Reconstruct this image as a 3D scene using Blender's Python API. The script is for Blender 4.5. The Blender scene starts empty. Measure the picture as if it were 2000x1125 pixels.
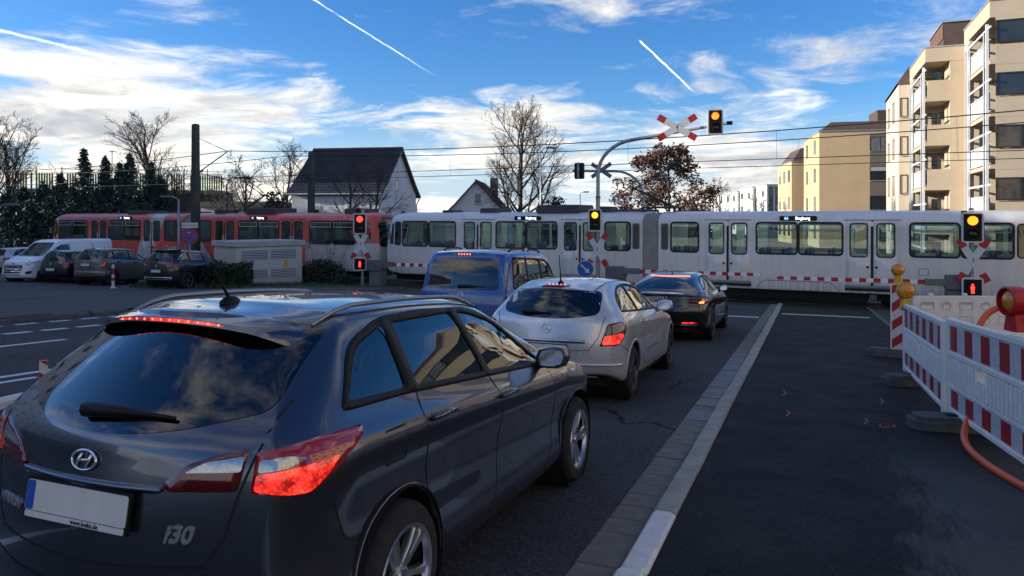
import bpy, bmesh, math, random
from mathutils import Vector, Matrix
from mathutils.bvhtree import BVHTree
from mathutils.geometry import delaunay_2d_cdt, barycentric_transform
R = math.radians
PI = math.pi
random.seed(7)
sc = bpy.context.scene
COL = sc.collection

# ------------------------------------------------------------------ camera
F = 1450.0; HOR = 424.0; EYE = 1.75; SLOPE = .05; YEND = 29.5
YAW = math.atan(575 / F); cY, sY = math.cos(YAW), math.sin(YAW)
cam_d = bpy.data.cameras.new('camera')
cam = bpy.data.objects.new('camera', cam_d); COL.objects.link(cam)
cam.location = (0, 0, EYE); cam.rotation_euler = (R(90), 0, YAW)
cam_d.sensor_width = 36; cam_d.lens = 36 * F / 2000
cam_d.shift_y = -(562.5 - HOR) / 2000
cam_d.clip_start = .05; cam_d.clip_end = 6000
sc.camera = cam
sc.view_settings.view_transform = 'Standard'; sc.view_settings.look = 'None'
sc.view_settings.exposure = EXPOSURE = 2.08
sc.view_settings.gamma = 1
sc.cycles.max_bounces = 8; sc.cycles.transparent_max_bounces = 12
sc.cycles.use_denoising = True
sc.cycles.caustics_reflective = False; sc.cycles.caustics_refractive = False

# ------------------------------------------------------------------ world
SUN_EL, SUN_AZ = R(14), R(-110)          # azimuth measured from +Y (road direction) clockwise
sun_dir = Vector((math.sin(SUN_AZ) * math.cos(SUN_EL), math.cos(SUN_AZ) * math.cos(SUN_EL), math.sin(SUN_EL)))
world = bpy.data.worlds.new('World'); sc.world = world; world.use_nodes = True

def pixdir(px, py):
    a = (px - 1000) / F; b = (HOR - py) / F
    return Vector((a * cY - sY, a * sY + cY, b)).normalized()

class NT:
    def __init__(s, tree): s.t = tree; s.t.nodes.clear()
    def n(s, typ, **kw):
        nd = s.t.nodes.new(typ)
        for k, v in kw.items():
            if k.startswith('i_'):
                key = k[2:]
                key = int(key) if key.isdigit() else key.replace('_', ' ')
                s.set(nd, key, v)
            else: setattr(nd, k, v)
        return nd
    def set(s, nd, key, v):
        if isinstance(v, bpy.types.NodeSocket): s.t.links.new(v, nd.inputs[key])
        else: nd.inputs[key].default_value = v
    def m(s, op, a, b=None, c=None, clamp=False):
        nd = s.n('ShaderNodeMath', operation=op, use_clamp=clamp)
        for i, v in enumerate((a, b, c)):
            if v is not None: s.set(nd, i, v)
        return nd.outputs[0]
    def vm(s, op, a, b=None):
        nd = s.n('ShaderNodeVectorMath', operation=op)
        for i, v in enumerate((a, b)):
            if v is not None: s.set(nd, i, v)
        return nd.outputs['Value'] if op in ('DOT_PRODUCT', 'LENGTH', 'DISTANCE') else nd.outputs[0]
    def noise(s, vec, scale, detail=4, rough=.5, dist=0, dims='3D'):
        nd = s.n('ShaderNodeTexNoise', noise_dimensions=dims)
        if vec is not None: s.set(nd, 'Vector', vec)
        s.set(nd, 'Scale', scale); s.set(nd, 'Detail', detail); s.set(nd, 'Roughness', rough); s.set(nd, 'Distortion', dist)
        return nd.outputs[0]
    def ramp(s, fac, stops, interp='LINEAR'):
        nd = s.n('ShaderNodeValToRGB'); s.set(nd, 0, fac); cr = nd.color_ramp; cr.interpolation = interp
        while len(cr.elements) < len(stops): cr.elements.new(.5)
        for e, (p, c) in zip(cr.elements, stops):
            e.position = p; e.color = c if len(c) == 4 else (*c, 1)
        return nd.outputs[0]
    def mix(s, fac, a, b, blend='MIX'):
        nd = s.n('ShaderNodeMix', data_type='RGBA', blend_type=blend)
        s.set(nd, 0, fac); s.set(nd, 6, a); s.set(nd, 7, b)
        return nd.outputs[2]
    def smooth(s, x, a, b):
        nd = s.n('ShaderNodeMapRange', interpolation_type='SMOOTHSTEP'); s.set(nd, 0, x); s.set(nd, 1, a); s.set(nd, 2, b)
        return nd.outputs[0]

def c4(c): return (*c, 1) if len(c) == 3 else c

def build_world():
    N = NT(world.node_tree)
    tc = N.n('ShaderNodeTexCoord').outputs['Generated']
    d = N.vm('NORMALIZE', tc)
    sep = N.n('ShaderNodeSeparateXYZ'); N.set(sep, 0, d); dx, dy, dz = sep.outputs
    sky = N.n('ShaderNodeTexSky', sky_type='NISHITA', sun_disc=False)
    sky.sun_elevation = SUN_EL; sky.sun_rotation = SUN_AZ; sky.air_density = 1.0; sky.dust_density = .25; sky.ozone_density = 3.5
    hs = N.n('ShaderNodeHueSaturation'); N.set(hs, 'Saturation', 1.2); N.set(hs, 'Value', .43); N.set(hs, 'Color', sky.outputs[0])
    base = N.mix(1., hs.outputs[0], (.74, .88, 1.12, 1), 'MULTIPLY')
    base = N.mix(N.m('MULTIPLY', N.smooth(dz, .16, .0), .85), base, (1.6, 1.95, 2.35, 1))     # pale winter air near the horizon
    # cloud layer: the direction met with a slab above the ground
    den = N.m('ADD', N.m('MAXIMUM', dz, 0.0), .11)
    cv = N.n('ShaderNodeCombineXYZ'); N.set(cv, 0, N.m('DIVIDE', dx, den)); N.set(cv, 1, N.m('DIVIDE', dy, den))
    p = cv.outputs[0]
    warp = N.n('ShaderNodeTexNoise'); N.set(warp, 'Vector', p); N.set(warp, 'Scale', .55); N.set(warp, 'Detail', 3)
    p2 = N.vm('ADD', p, N.vm('SCALE', N.vm('SUBTRACT', warp.outputs[1], (.5, .5, .5)), None))
    p2n = p2.node; p2n2 = p2n.inputs[1].links[0].from_node; p2n2.inputs['Scale'].default_value = 1.5
    big = N.noise(N.vm('ADD', p2, (7.4, 0.6, 0)), .50, 7, .6)
    fine = N.noise(N.vm('ADD', p2, (9.1, 4.7, 2.0)), 1.7, 10, .66)
    cover = N.m('ADD', N.m('MULTIPLY', big, .66), N.m('MULTIPLY', fine, .44))
    # a little more cloud low down, as the bank over the horizon
    low = N.smooth(dz, .20, .07)
    cover = N.m('ADD', cover, N.m('MULTIPLY', low, .10))
    dens = N.smooth(cover, .548, .70)
    shade = N.noise(N.vm('ADD', p2, (1.2, 7.7, 5.0)), .8, 9, .66)
    thick = N.smooth(cover, .60, .80)
    shade = N.m('ADD', shade, N.m('MULTIPLY', N.smooth(N.vm('DOT_PRODUCT', d, (cY, sY, 0)), .15, .6), .06))
    grey = N.m('MULTIPLY', N.smooth(shade, .42, .58), N.m('ADD', .35, N.m('MULTIPLY', thick, .65)), clamp=True)
    bright = N.smooth(N.noise(N.vm('ADD', p2, (4.4, 2.2, 8.0)), 2.4, 8, .65), .38, .66)
    lit = N.mix(bright, (2.7, 2.52, 2.2, 1), (4.4, 4.08, 3.5, 1))
    white = N.mix(grey, lit, (1.25, 1.32, 1.48, 1))
    skyc = N.mix(N.m('MULTIPLY', dens, .95), base, white)
    # contrails: arcs of great circles
    for (a, b, w, k) in (((-260, -6), (335, 142), .0024, .38), ((585, -18), (862, 156), .0013, .42), ((1247, 77), (1372, 196), .0015, .9)):
        A, B = pixdir(*a), pixdir(*b); nrm = A.cross(B).normalized(); t = nrm.cross(A).normalized()
        L = A.angle(B)
        along = N.m('DIVIDE', N.vm('DOT_PRODUCT', d, tuple(t)), L)
        facing = N.m('GREATER_THAN', N.vm('DOT_PRODUCT', d, tuple(A)), 0.)
        wig = N.m('MULTIPLY', N.m('SUBTRACT', N.noise(d, 60, 4, .6), .5), .0035)
        dist = N.m('ABSOLUTE', N.m('ADD', N.vm('DOT_PRODUCT', d, tuple(nrm)), wig))
        prof = N.smooth(dist, w, w * .1)
        msk = N.m('MULTIPLY', N.smooth(along, 0.0, .05), N.smooth(along, 1.0, .6))
        brk = N.smooth(N.noise(d, 25, 5, .7), .25, .6)
        fac = N.m('MULTIPLY', N.m('MULTIPLY', prof, msk), N.m('MULTIPLY', facing, N.m('MULTIPLY', brk, k)))
        skyc = N.mix(fac, skyc, (7.4, 7.5, 7.6, 1))
    bg = N.n('ShaderNodeBackground'); N.set(bg, 'Color', skyc); N.set(bg, 'Strength', .10)
    out = N.n('ShaderNodeOutputWorld'); N.t.links.new(bg.outputs[0], out.inputs[0])
build_world()
sun_d = bpy.data.lights.new('sun', 'SUN'); sun = bpy.data.objects.new('sun', sun_d); COL.objects.link(sun)
sun_d.energy = 2.1; sun_d.angle = R(.55); sun_d.color = (1, .93, .82)
sun.rotation_euler = (-sun_dir).to_track_quat('-Z', 'Y').to_euler(); sun.location = (-60, 20, 40)

# ------------------------------------------------------------------ geometry of the place
def gz(y): return -SLOPE * min(y, YEND)
def ray(px, py):
    a = (px - 1000) / F; b = (HOR - py) / F
    return Vector((a * cY - sY, a * sY + cY, b))
def at(px, py, d): v = ray(px, py) * d; v.z += EYE; return v          # depth d along the optical axis
def on_ground(px, py, off=0):
    r = ray(px, py); lo, hi = .5, 3000
    for _ in range(70):
        m = (lo + hi) / 2
        if EYE + r.z * m - gz(r.y * m) - off > 0: lo = m
        else: hi = m
    v = r * lo; v.z += EYE; return v

# ------------------------------------------------------------------ materials
MATS = {}
def mat(name, col, rough=.5, metal=0., var=.08, scale=3., bump=0., bscale=60., coat=0., coatr=.03, spec=.5, emit=None, estr=0., sub=None, dirt=0., dirtcol=(.12, .11, .09)):
    if name in MATS: return MATS[name]
    m = bpy.data.materials.new(name); m.use_nodes = True; N = NT(m.node_tree); MATS[name] = m
    b = N.n('ShaderNodeBsdfPrincipled'); o = N.n('ShaderNodeOutputMaterial'); N.t.links.new(b.outputs[0], o.inputs[0])
    N.set(b, 'Roughness', rough); N.set(b, 'Metallic', metal); N.set(b, 'Specular IOR Level', spec)
    N.set(b, 'Coat Weight', coat); N.set(b, 'Coat Roughness', coatr)
    N.set(b, 'Base Color', c4(col))
    tc = N.n('ShaderNodeTexCoord').outputs['Object'] if var or bump or dirt else None
    if var:
        f = N.noise(tc, scale, 5, .6)
        lo = tuple(max(0, v * (1 - var)) for v in col[:3]); hi = tuple(min(1, v * (1 + var)) for v in col[:3])
        cc = N.ramp(f, [(.3, lo), (.7, hi)])
        if dirt:
            f2 = N.noise(tc, scale * 2.3, 8, .7)
            cc = N.mix(N.m('MULTIPLY', N.smooth(f2, .5, .75), dirt), cc, c4(dirtcol))
        N.set(b, 'Base Color', cc)
        if metal < .5 and rough > .12:
            N.set(b, 'Roughness', N.ramp(N.noise(tc, scale * 1.7, 4, .6), [(.3, (max(0, rough * .85),) * 3), (.7, (min(1, rough * 1.12),) * 3)]))
    if bump:
        bp = N.n('ShaderNodeBump'); N.set(bp, 'Strength', bump); N.set(bp, 'Distance', .01); N.set(bp, 'Height', N.noise(tc, bscale, 6, .65))
        N.t.links.new(bp.outputs[0], b.inputs['Normal'])
    if emit: N.set(b, 'Emission Color', c4(emit)); N.set(b, 'Emission Strength', estr)
    return m

def glass_mat(name, tint=(.25, .3, .3), refl=1.0, rough=.01, clear=.75):
    if name in MATS: return MATS[name]
    m = bpy.data.materials.new(name); m.use_nodes = True; N = NT(m.node_tree); MATS[name] = m
    o = N.n('ShaderNodeOutputMaterial')
    tr = N.n('ShaderNodeBsdfTransparent'); N.set(tr, 'Color', c4(tint))
    gl = N.n('ShaderNodeBsdfGlossy'); N.set(gl, 'Roughness', rough); N.set(gl, 'Color', (1, 1, 1, 1))
    fr = N.n('ShaderNodeFresnel'); N.set(fr, 'IOR', 1.52)
    f = N.m('ADD', N.m('MULTIPLY', fr.outputs[0], 1.25 * refl), .02, clamp=True)
    mx = N.n('ShaderNodeMixShader'); N.set(mx, 0, f); N.t.links.new(tr.outputs[0], mx.inputs[1]); N.t.links.new(gl.outputs[0], mx.inputs[2])
    N.t.links.new(mx.outputs[0], o.inputs[0])
    return m

# ------------------------------------------------------------------ mesh builder
class MB:
    def __init__(s): s.v = []; s.f = []
    def add(s, vs, fs):
        o = len(s.v); s.v += [tuple(v) for v in vs]; s.f += [tuple(i + o for i in f) for f in fs]; return s
    def box(s, x0, x1, y0, y1, z0, z1, M=None):
        vs = [Vector((x, y, z)) for z in (z0, z1) for x, y in ((x0, y0), (x1, y0), (x1, y1), (x0, y1))]
        if M: vs = [M @ v for v in vs]
        return s.add(vs, [(3, 2, 1, 0), (4, 5, 6, 7), (0, 1, 5, 4), (1, 2, 6, 5), (2, 3, 7, 6), (3, 0, 4, 7)])
    def bbox(s, x0, x1, y0, y1, z0, z1, b=.01, M=None):
        # box with chamfered vertical and top edges
        vs = []; rings = []
        def ring(i, z):
            a, c_, d, e = x0 + i, x1 - i, y0 + i, y1 - i
            return [(a + b, d, z), (c_ - b, d, z), (c_, d + b, z), (c_, e - b, z), (c_ - b, e, z), (a + b, e, z), (a, e - b, z), (a, d + b, z)]
        for i, z in ((b, z0), (0, z0 + b), (0, z1 - b), (b, z1)): rings.append([Vector(p) for p in ring(i, z)])
        vs = [v for r in rings for v in r]
        if M: vs = [M @ v for v in vs]
        fs = [tuple(range(7, -1, -1)), tuple(range(24, 32))]
        for k in range(3):
            for i in range(8): j = (i + 1) % 8; fs.append((k * 8 + i, k * 8 + j, k * 8 + 8 + j, k * 8 + 8 + i))
        return s.add(vs, fs)
    def tube(s, pts, r, n=8, cap=True):
        pts = [Vector(p) for p in pts]; m = len(pts); rs = r if isinstance(r, (list, tuple)) else [r] * m
        vs = []; up = None
        for i, p in enumerate(pts):
            t = (pts[min(i + 1, m - 1)] - pts[max(i - 1, 0)])
            if t.length < 1e-9: t = Vector((0, 0, 1))
            t.normalize()
            if up is None:
                up = Vector((0, 0, 1)) if abs(t.z) < .9 else Vector((1, 0, 0))
            a = t.cross(up)
            if a.length < 1e-6: a = t.orthogonal()
            a.normalize(); b = a.cross(t).normalized(); up = b
            for k in range(n):
                an = 2 * PI * k / n; vs.append(p + (a * math.cos(an) + b * math.sin(an)) * rs[i])
        fs = []
        for i in range(m - 1):
            for k in range(n):
                k2 = (k + 1) % n; fs.append((i * n + k, i * n + k2, i * n + n + k2, i * n + n + k))
        if cap: fs.append(tuple(range(n - 1, -1, -1))); fs.append(tuple(range((m - 1) * n, m * n)))
        return s.add(vs, fs)
    def lathe(s, prof, n=24, M=None, cap=False):
        # prof: (r, z) about z
        vs = []
        for r, z in prof:
            for k in range(n): a = 2 * PI * k / n; vs.append(Vector((r * math.cos(a), r * math.sin(a), z)))
        if M: vs = [M @ v for v in vs]
        fs = []; m = len(prof)
        for i in range(m - 1):
            for k in range(n): k2 = (k + 1) % n; fs.append((i * n + k, i * n + k2, i * n + n + k2, i * n + n + k))
        if cap: fs.append(tuple(range(n - 1, -1, -1))); fs.append(tuple(range((m - 1) * n, m * n)))
        return s.add(vs, fs)
    def prism(s, poly, h0, h1, M=None):
        # polygon in xy, extruded in z
        n = len(poly)
        vs = [Vector((*p, h0)) for p in poly] + [Vector((*p, h1)) for p in poly]
        if M: vs = [M @ v for v in vs]
        return s.add(vs, [tuple(range(n - 1, -1, -1)), tuple(range(n, 2 * n))] + [(i, (i + 1) % n, n + (i + 1) % n, n + i) for i in range(n)])
    def quad(s, a, b, c, d): return s.add([a, b, c, d], [(0, 1, 2, 3)])
    def mesh(s, name):
        me = bpy.data.meshes.new(name); me.from_pydata(s.v, [], s.f); me.update(); return me
    def build(s, name, m=None, parent=None, smooth=False, angle=None):
        return mk(name, s.mesh(name), m, parent, smooth, angle)

def mk(name, me, m=None, parent=None, smooth=False, angle=None):
    if m is not None:
        me.materials.clear(); me.materials.append(m)
    if smooth:
        me.polygons.foreach_set('use_smooth', [True] * len(me.polygons))
        if angle: me.set_sharp_from_angle(angle=R(angle))
    o = bpy.data.objects.new(name, me); COL.objects.link(o)
    if parent: o.parent = parent
    return o
def tag(o, label=None, cat=None, group=None, kind=None):
    if label: o['label'] = label
    if cat: o['category'] = cat
    if group: o['group'] = group
    if kind: o['kind'] = kind
    return o
def thing(name, label, cat, loc=(0, 0, 0), rz=0, group=None, rot=None):
    o = bpy.data.objects.new(name, None); COL.objects.link(o); o.location = loc
    o.rotation_euler = rot if rot else (0, 0, rz); o.empty_display_size = .2
    return tag(o, label, cat, group)
def copy_tree(o, parent=None):
    c = o.copy(); COL.objects.link(c)
    if parent:
        c.parent = parent
    for ch in list(o.children): copy_tree(ch, c)
    return c
FONT = None
def text_mesh(s, size, depth=.002, bold=0., shear=0., align='CENTER'):
    cu = bpy.data.curves.new('lettering', 'FONT'); cu.body = s; cu.size = size; cu.extrude = depth; cu.offset = bold; cu.shear = shear
    cu.align_x = align; cu.align_y = 'CENTER'; cu.resolution_u = 3
    o = bpy.data.objects.new('lettering', cu); COL.objects.link(o)
    bpy.context.view_layer.update()
    me = bpy.data.meshes.new_from_object(o); bpy.data.objects.remove(o); bpy.data.curves.remove(cu)
    return me
def text(name, s, size, m, parent, M, depth=.002, bold=0., shear=0., align='CENTER'):
    me = text_mesh(s, size, depth, bold, shear, align)
    o = mk(name, me, m, parent); o.matrix_local = M; return o
def interp(keys, x):
    # smooth (pchip-like) interpolation through (x, v) keys
    n = len(keys)
    if x <= keys[0][0]: return keys[0][1]
    if x >= keys[-1][0]: return keys[-1][1]
    for i in range(n - 1):
        if keys[i][0] <= x <= keys[i + 1][0]: break
    def dl(k): return (keys[k + 1][1] - keys[k][1]) / (keys[k + 1][0] - keys[k][0])
    def tan(k):
        if k == 0: return dl(0)
        if k == n - 1: return dl(n - 2)
        a, b = dl(k - 1), dl(k)
        if a * b <= 0: return 0
        h0 = keys[k][0] - keys[k - 1][0]; h1 = keys[k + 1][0] - keys[k][0]
        w1 = 2 * h1 + h0; w2 = h1 + 2 * h0
        return (w1 + w2) / (w1 / a + w2 / b)
    x0, y0 = keys[i]; x1, y1 = keys[i + 1]; h = x1 - x0; t = (x - x0) / h
    return (2*t**3-3*t*t+1)*y0 + (t**3-2*t*t+t)*h*tan(i) + (-2*t**3+3*t*t)*y1 + (t**3-t*t)*h*tan(i+1)
def rounded(poly, r, n=4):
    out = []; m = len(poly)
    for i in range(m):
        p0, p, p1 = Vector(poly[i - 1]), Vector(poly[i]), Vector(poly[(i + 1) % m])
        a = (p0 - p); b = (p1 - p); rr = min(r if not isinstance(r, (list, tuple)) else r[i], a.length * .49, b.length * .49)
        if rr < 1e-5: out.append(tuple(p)); continue
        a.normalize(); b.normalize(); s0 = p + a * rr; s1 = p + b * rr
        for k in range(n + 1):
            t = k / n; q = s0 * (1 - t) ** 2 + p * 2 * t * (1 - t) + s1 * t * t; out.append(tuple(q))
    return out
def rrect(x0, x1, y0, y1, r=.05, n=4): return rounded([(x0, y0), (x1, y0), (x1, y1), (x0, y1)], r, n)
def resample(poly, h):
    out = []; m = len(poly)
    for i in range(m):
        a, b = Vector(poly[i]), Vector(poly[(i + 1) % m]); k = max(1, int(math.ceil((b - a).length / h)))
        for j in range(k): out.append(tuple(a + (b - a) * j / k))
    return out
def inside(p, poly):
    x, y = p; c = False; n = len(poly); j = n - 1
    for i in range(n):
        xi, yi = poly[i]; xj, yj = poly[j]
        if (yi > y) != (yj > y) and x < (xj - xi) * (y - yi) / (yj - yi) + xi: c = not c
        j = i
    return c
def nearest(p, poly):
    best = None; bd = 1e9; p = Vector(p); n = len(poly)
    for i in range(n):
        a, b = Vector(poly[i]), Vector(poly[(i + 1) % n]); ab = b - a; l2 = ab.length_squared
        t = max(0, min(1, (p - a).dot(ab) / l2)) if l2 > 0 else 0
        q = a + ab * t; d = (q - p).length
        if d < bd: bd = d; best = q
    return best, bd
def outset(poly, d):
    n = len(poly); out = []
    area = sum(poly[i][0] * poly[(i + 1) % n][1] - poly[(i + 1) % n][0] * poly[i][1] for i in range(n))
    sg = 1 if area > 0 else -1
    for i in range(n):
        a, p, b = Vector(poly[i - 1]), Vector(poly[i]), Vector(poly[(i + 1) % n])
        e1 = (p - a); e2 = (b - p)
        if e1.length < 1e-9 or e2.length < 1e-9: out.append(tuple(p)); continue
        n1 = Vector((e1.y, -e1.x)).normalized() * sg; n2 = Vector((e2.y, -e2.x)).normalized() * sg
        nn = (n1 + n2); l = nn.length
        nn = nn / l if l > 1e-6 else n1
        k = max(.5, nn.dot(n1)); out.append(tuple(p + nn * (d / k)))
    return out
def clean_poly(poly, eps=1e-4):
    out = []
    for p in poly:
        if not out or (Vector(p) - Vector(out[-1])).length > eps: out.append(tuple(p))
    if len(out) > 1 and (Vector(out[0]) - Vector(out[-1])).length < eps: out.pop()
    return out
def tri2d(poly, holes=(), h=.05):
    # triangulated polygon with interior grid points; returns 2D verts, tris, boundary loops
    loops = [clean_poly(resample(clean_poly(poly), h))] + [clean_poly(resample(clean_poly(q), h)) for q in holes]
    vs = []; es = []
    for lp in loops:
        o = len(vs); vs += [Vector(p) for p in lp]; es += [(o + i, o + (i + 1) % len(lp)) for i in range(len(lp))]
    xs = [p[0] for p in loops[0]]; ys = [p[1] for p in loops[0]]
    nx = int((max(xs) - min(xs)) / h) + 2; ny = int((max(ys) - min(ys)) / h) + 2
    if nx * ny < 20000:
        for i in range(nx):
            for j in range(ny):
                p = (min(xs) + (i + .5) * h, min(ys) + (j + .5) * h)
                if inside(p, loops[0]) and not any(inside(p, l) for l in loops[1:]):
                    if min(nearest(p, l)[1] for l in loops) > h * .45: vs.append(Vector(p))
    ov, oe, of, *_ = delaunay_2d_cdt(vs, es, [], 0, 1e-5)
    tris = []
    for f in of:
        c = sum((ov[i] for i in f), Vector((0, 0))) / len(f)
        if inside(c, loops[0]) and not any(inside(c, l) for l in loops[1:]): tris.append(tuple(f))
    return ov, tris
# ------------------------------------------------------------------ ground, road, pavement
def asphalt_mat(name, col, grain=.5, patch=.0, crack=0., rough=.8, tyre=None, damp=None):
    m = bpy.data.materials.new(name); m.use_nodes = True; N = NT(m.node_tree); MATS[name] = m
    b = N.n('ShaderNodeBsdfPrincipled'); o = N.n('ShaderNodeOutputMaterial'); N.t.links.new(b.outputs[0], o.inputs[0])
    tc = N.n('ShaderNodeTexCoord').outputs['Object']
    big = N.noise(tc, .35, 5, .6); mid = N.noise(tc, 2.2, 6, .65); fine = N.m('ADD', N.m('MULTIPLY', N.noise(tc, 45, 5, .8), .75), N.m('MULTIPLY', N.noise(tc, 150, 3, .7), .25))
    v = N.m('ADD', N.m('MULTIPLY', big, .35 + patch), N.m('ADD', N.m('MULTIPLY', mid, .3), N.m('MULTIPLY', fine, grain)))
    lo = tuple(c * .25 for c in col); hi = tuple(c * 1.9 for c in col)
    cc = N.ramp(v, [(.30, lo), (.90, hi)])
    cc = N.mix(1., cc, N.ramp(N.noise(tc, 34, 6, .85), [(.34, (.35,) * 3), (.52, (.95,) * 3), (.68, (2.1,) * 3)]), 'MULTIPLY')
    vor = N.n('ShaderNodeTexVoronoi', feature='DISTANCE_TO_EDGE'); N.set(vor, 'Scale', 260.); N.set(vor, 'Vector', tc)
    spk = N.n('ShaderNodeTexVoronoi'); N.set(spk, 'Scale', 38.); N.set(spk, 'Vector', tc)
    spot = N.m('MULTIPLY', N.smooth(spk.outputs['Distance'], .22, .10), N.smooth(N.noise(tc, 14, 2), .46, .60))
    cc = N.mix(N.m('MULTIPLY', spot, .8), cc, c4(tuple(min(1, c * 4.5 + .03) for c in col)))
    if crack:
        w = N.n('ShaderNodeTexNoise'); N.set(w, 'Vector', tc); N.set(w, 'Scale', 1.4); N.set(w, 'Detail', 6)
        vv = N.vm('ADD', tc, N.vm('SCALE', w.outputs[1], None)); vv.node.inputs[1].links[0].from_node.inputs['Scale'].default_value = .9
        c2 = N.n('ShaderNodeTexVoronoi', feature='DISTANCE_TO_EDGE'); N.set(c2, 'Scale', .42); N.set(c2, 'Vector', vv)
        msk = N.smooth(N.noise(tc, .5, 3), .42, .58)
        cc = N.mix(N.m('MULTIPLY', N.m('MULTIPLY', N.smooth(c2.outputs['Distance'], .012, .003), msk), crack), cc, (.008, .008, .009, 1))
    if damp is not None: cc = damp(N, tc, cc)
    N.set(b, 'Base Color', cc); N.set(b, 'Specular IOR Level', .14)
    N.set(b, 'Roughness', N.ramp(mid, [(.3, (rough - .12,) * 3), (.7, (min(1, rough + .1),) * 3)]))
    bp = N.n('ShaderNodeBump'); N.set(bp, 'Strength', .55); N.set(bp, 'Distance', .006)
    N.set(bp, 'Height', N.m('ADD', fine, N.m('MULTIPLY', vor.outputs[0], .6))); N.t.links.new(bp.outputs[0], b.inputs['Normal'])
    return m
YS = [-120, -60, -30, -12, 0, 5, 10, 15, 20, 24, 27, YEND, 34, 45, 60, 100, 200, 500, 1600]
def strip(name, x0, x1, y0, y1, dz, m, fx=None, n=2):
    """sheet that follows the slope between x0..x1"""
    ys = [y0] + [y for y in YS if y0 < y < y1] + [y1]; q = MB(); vs = []; fs = []
    for y in ys:
        for x in (x0, x1): vs.append((x, y, gz(y) + dz))
    for i in range(len(ys) - 1): fs.append((2 * i, 2 * i + 1, 2 * i + 3, 2 * i + 2))
    q.add(vs, fs); return q.build(name, m)
S = 'structure'
m_field = mat('field', (.045, .05, .03), .95, var=.3, scale=.2, bump=.4, bscale=20)
tag(strip('ground', -900, 900, -120, 1600, -.03, m_field), kind=S)
def wear(N, tc, cc):
    # darker worn wheel tracks and a repaired trench
    return cc
tag(strip('road', -16.1, -1.21, -120, YEND - .6, 0.0, asphalt_mat('old_asphalt', (.055, .056, .059), .5, .12, .9)), kind=S)
def cyc(N, tc, cc):
    # lighter worn surface at the near right, ragged edge
    sep = N.n('ShaderNodeSeparateXYZ'); N.set(sep, 0, tc)
    nz = N.noise(tc, 1.1, 8, .68); nx = N.vm('MULTIPLY', tc, (4., .7, 1.)); n2 = N.noise(nx, 3.0, 7, .75)
    e = N.m('ADD', N.m('SUBTRACT', sep.outputs[0], .62), N.m('ADD', N.m('MULTIPLY', N.m('SUBTRACT', nz, .5), 1.1), N.m('MULTIPLY', N.m('SUBTRACT', n2, .5), 1.3)))
    yy = N.smooth(sep.outputs[1], 8.2, 6.3)
    f = N.m('MULTIPLY', N.smooth(e, -.1, .35), yy)
    return N.mix(N.m('MULTIPLY', f, .8), cc, N.mix(N.noise(tc, 30, 5, .8), (.035, .035, .036, 1), (.15, .147, .145, 1)))
tag(strip('pavement', -.80, 1.95, -120, YEND - 1.0, .012, asphalt_mat('new_asphalt', (.017, .0185, .022), .38, .03, 0, .72, damp=cyc)), kind=S)
m_pave = mat('paving', (.10, .10, .10), .85, var=.18, scale=2, bump=.3, bscale=40)
tag(strip('path', 2.05, 14, -120, YEND - 1.2, .01, asphalt_mat('side_asphalt', (.05, .05, .052), .5, .1, .3)), kind=S)
tag(strip('yard', -130, -21., -120, YEND - 1.5, .006, asphalt_mat('yard_asphalt', (.10, .105, .11), .35, .08, .2)), kind=S)
# block paving footway across the road
def block_mat():
    m = bpy.data.materials.new('block_paving'); m.use_nodes = True; N = NT(m.node_tree)
    b = N.n('ShaderNodeBsdfPrincipled'); o = N.n('ShaderNodeOutputMaterial'); N.t.links.new(b.outputs[0], o.inputs[0])
    tc = N.n('ShaderNodeTexCoord').outputs['Object']
    br = N.n('ShaderNodeTexBrick'); N.set(br, 'Vector', tc); N.set(br, 'Scale', 1.); N.set(br, 'Brick Width', .2); N.set(br, 'Row Height', .1); N.set(br, 'Mortar Size', .006)
    N.set(br, 'Color1', (.085, .087, .09, 1)); N.set(br, 'Color2', (.06, .062, .066, 1)); N.set(br, 'Mortar', (.015, .015, .014, 1))
    N.set(b, 'Base Color', N.mix(N.m('MULTIPLY', N.noise(tc, .8, 6, .65), .5), br.outputs[0], (.05, .05, .048, 1))); N.set(b, 'Roughness', .85)
    bp = N.n('ShaderNodeBump'); N.set(bp, 'Strength', .4); N.set(bp, 'Distance', .004); N.set(bp, 'Height', br.outputs[1]); bp.invert = True; N.t.links.new(bp.outputs[0], b.inputs['Normal'])
    return m
tag(strip('footway', -21., -16.28, -120, YEND - 1.5, .10, block_mat()), kind=S)
m_kerbd = mat('kerb_dark', (.11, .11, .105), .85, var=.2, scale=5, bump=.3, bscale=50)
m_kerb = mat('kerb_stone', (.34, .335, .29), .9, var=.22, scale=4, bump=.5, bscale=60, dirt=.45, dirtcol=(.1, .098, .085))
m_kerbp = mat('kerb_paint', (.72, .72, .70), .8, var=.12, scale=6, bump=.4, bscale=60, dirt=.3, dirtcol=(.2, .2, .19))
m_gut = mat('gutter_stone', (.17, .155, .13), .85, var=.25, scale=3, bump=.5, bscale=50, dirt=.3, dirtcol=(.05, .05, .048))
m_gutw = mat('gutter_stone_wet', (.075, .075, .085), .45, var=.25, scale=3, bump=.3, bscale=50)
bed = tag(strip('gutter_bed', -1.24, -.78, -8, YEND - .7, -.012, mat('joint', (.02, .02, .018), .95)), kind=S)
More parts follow.
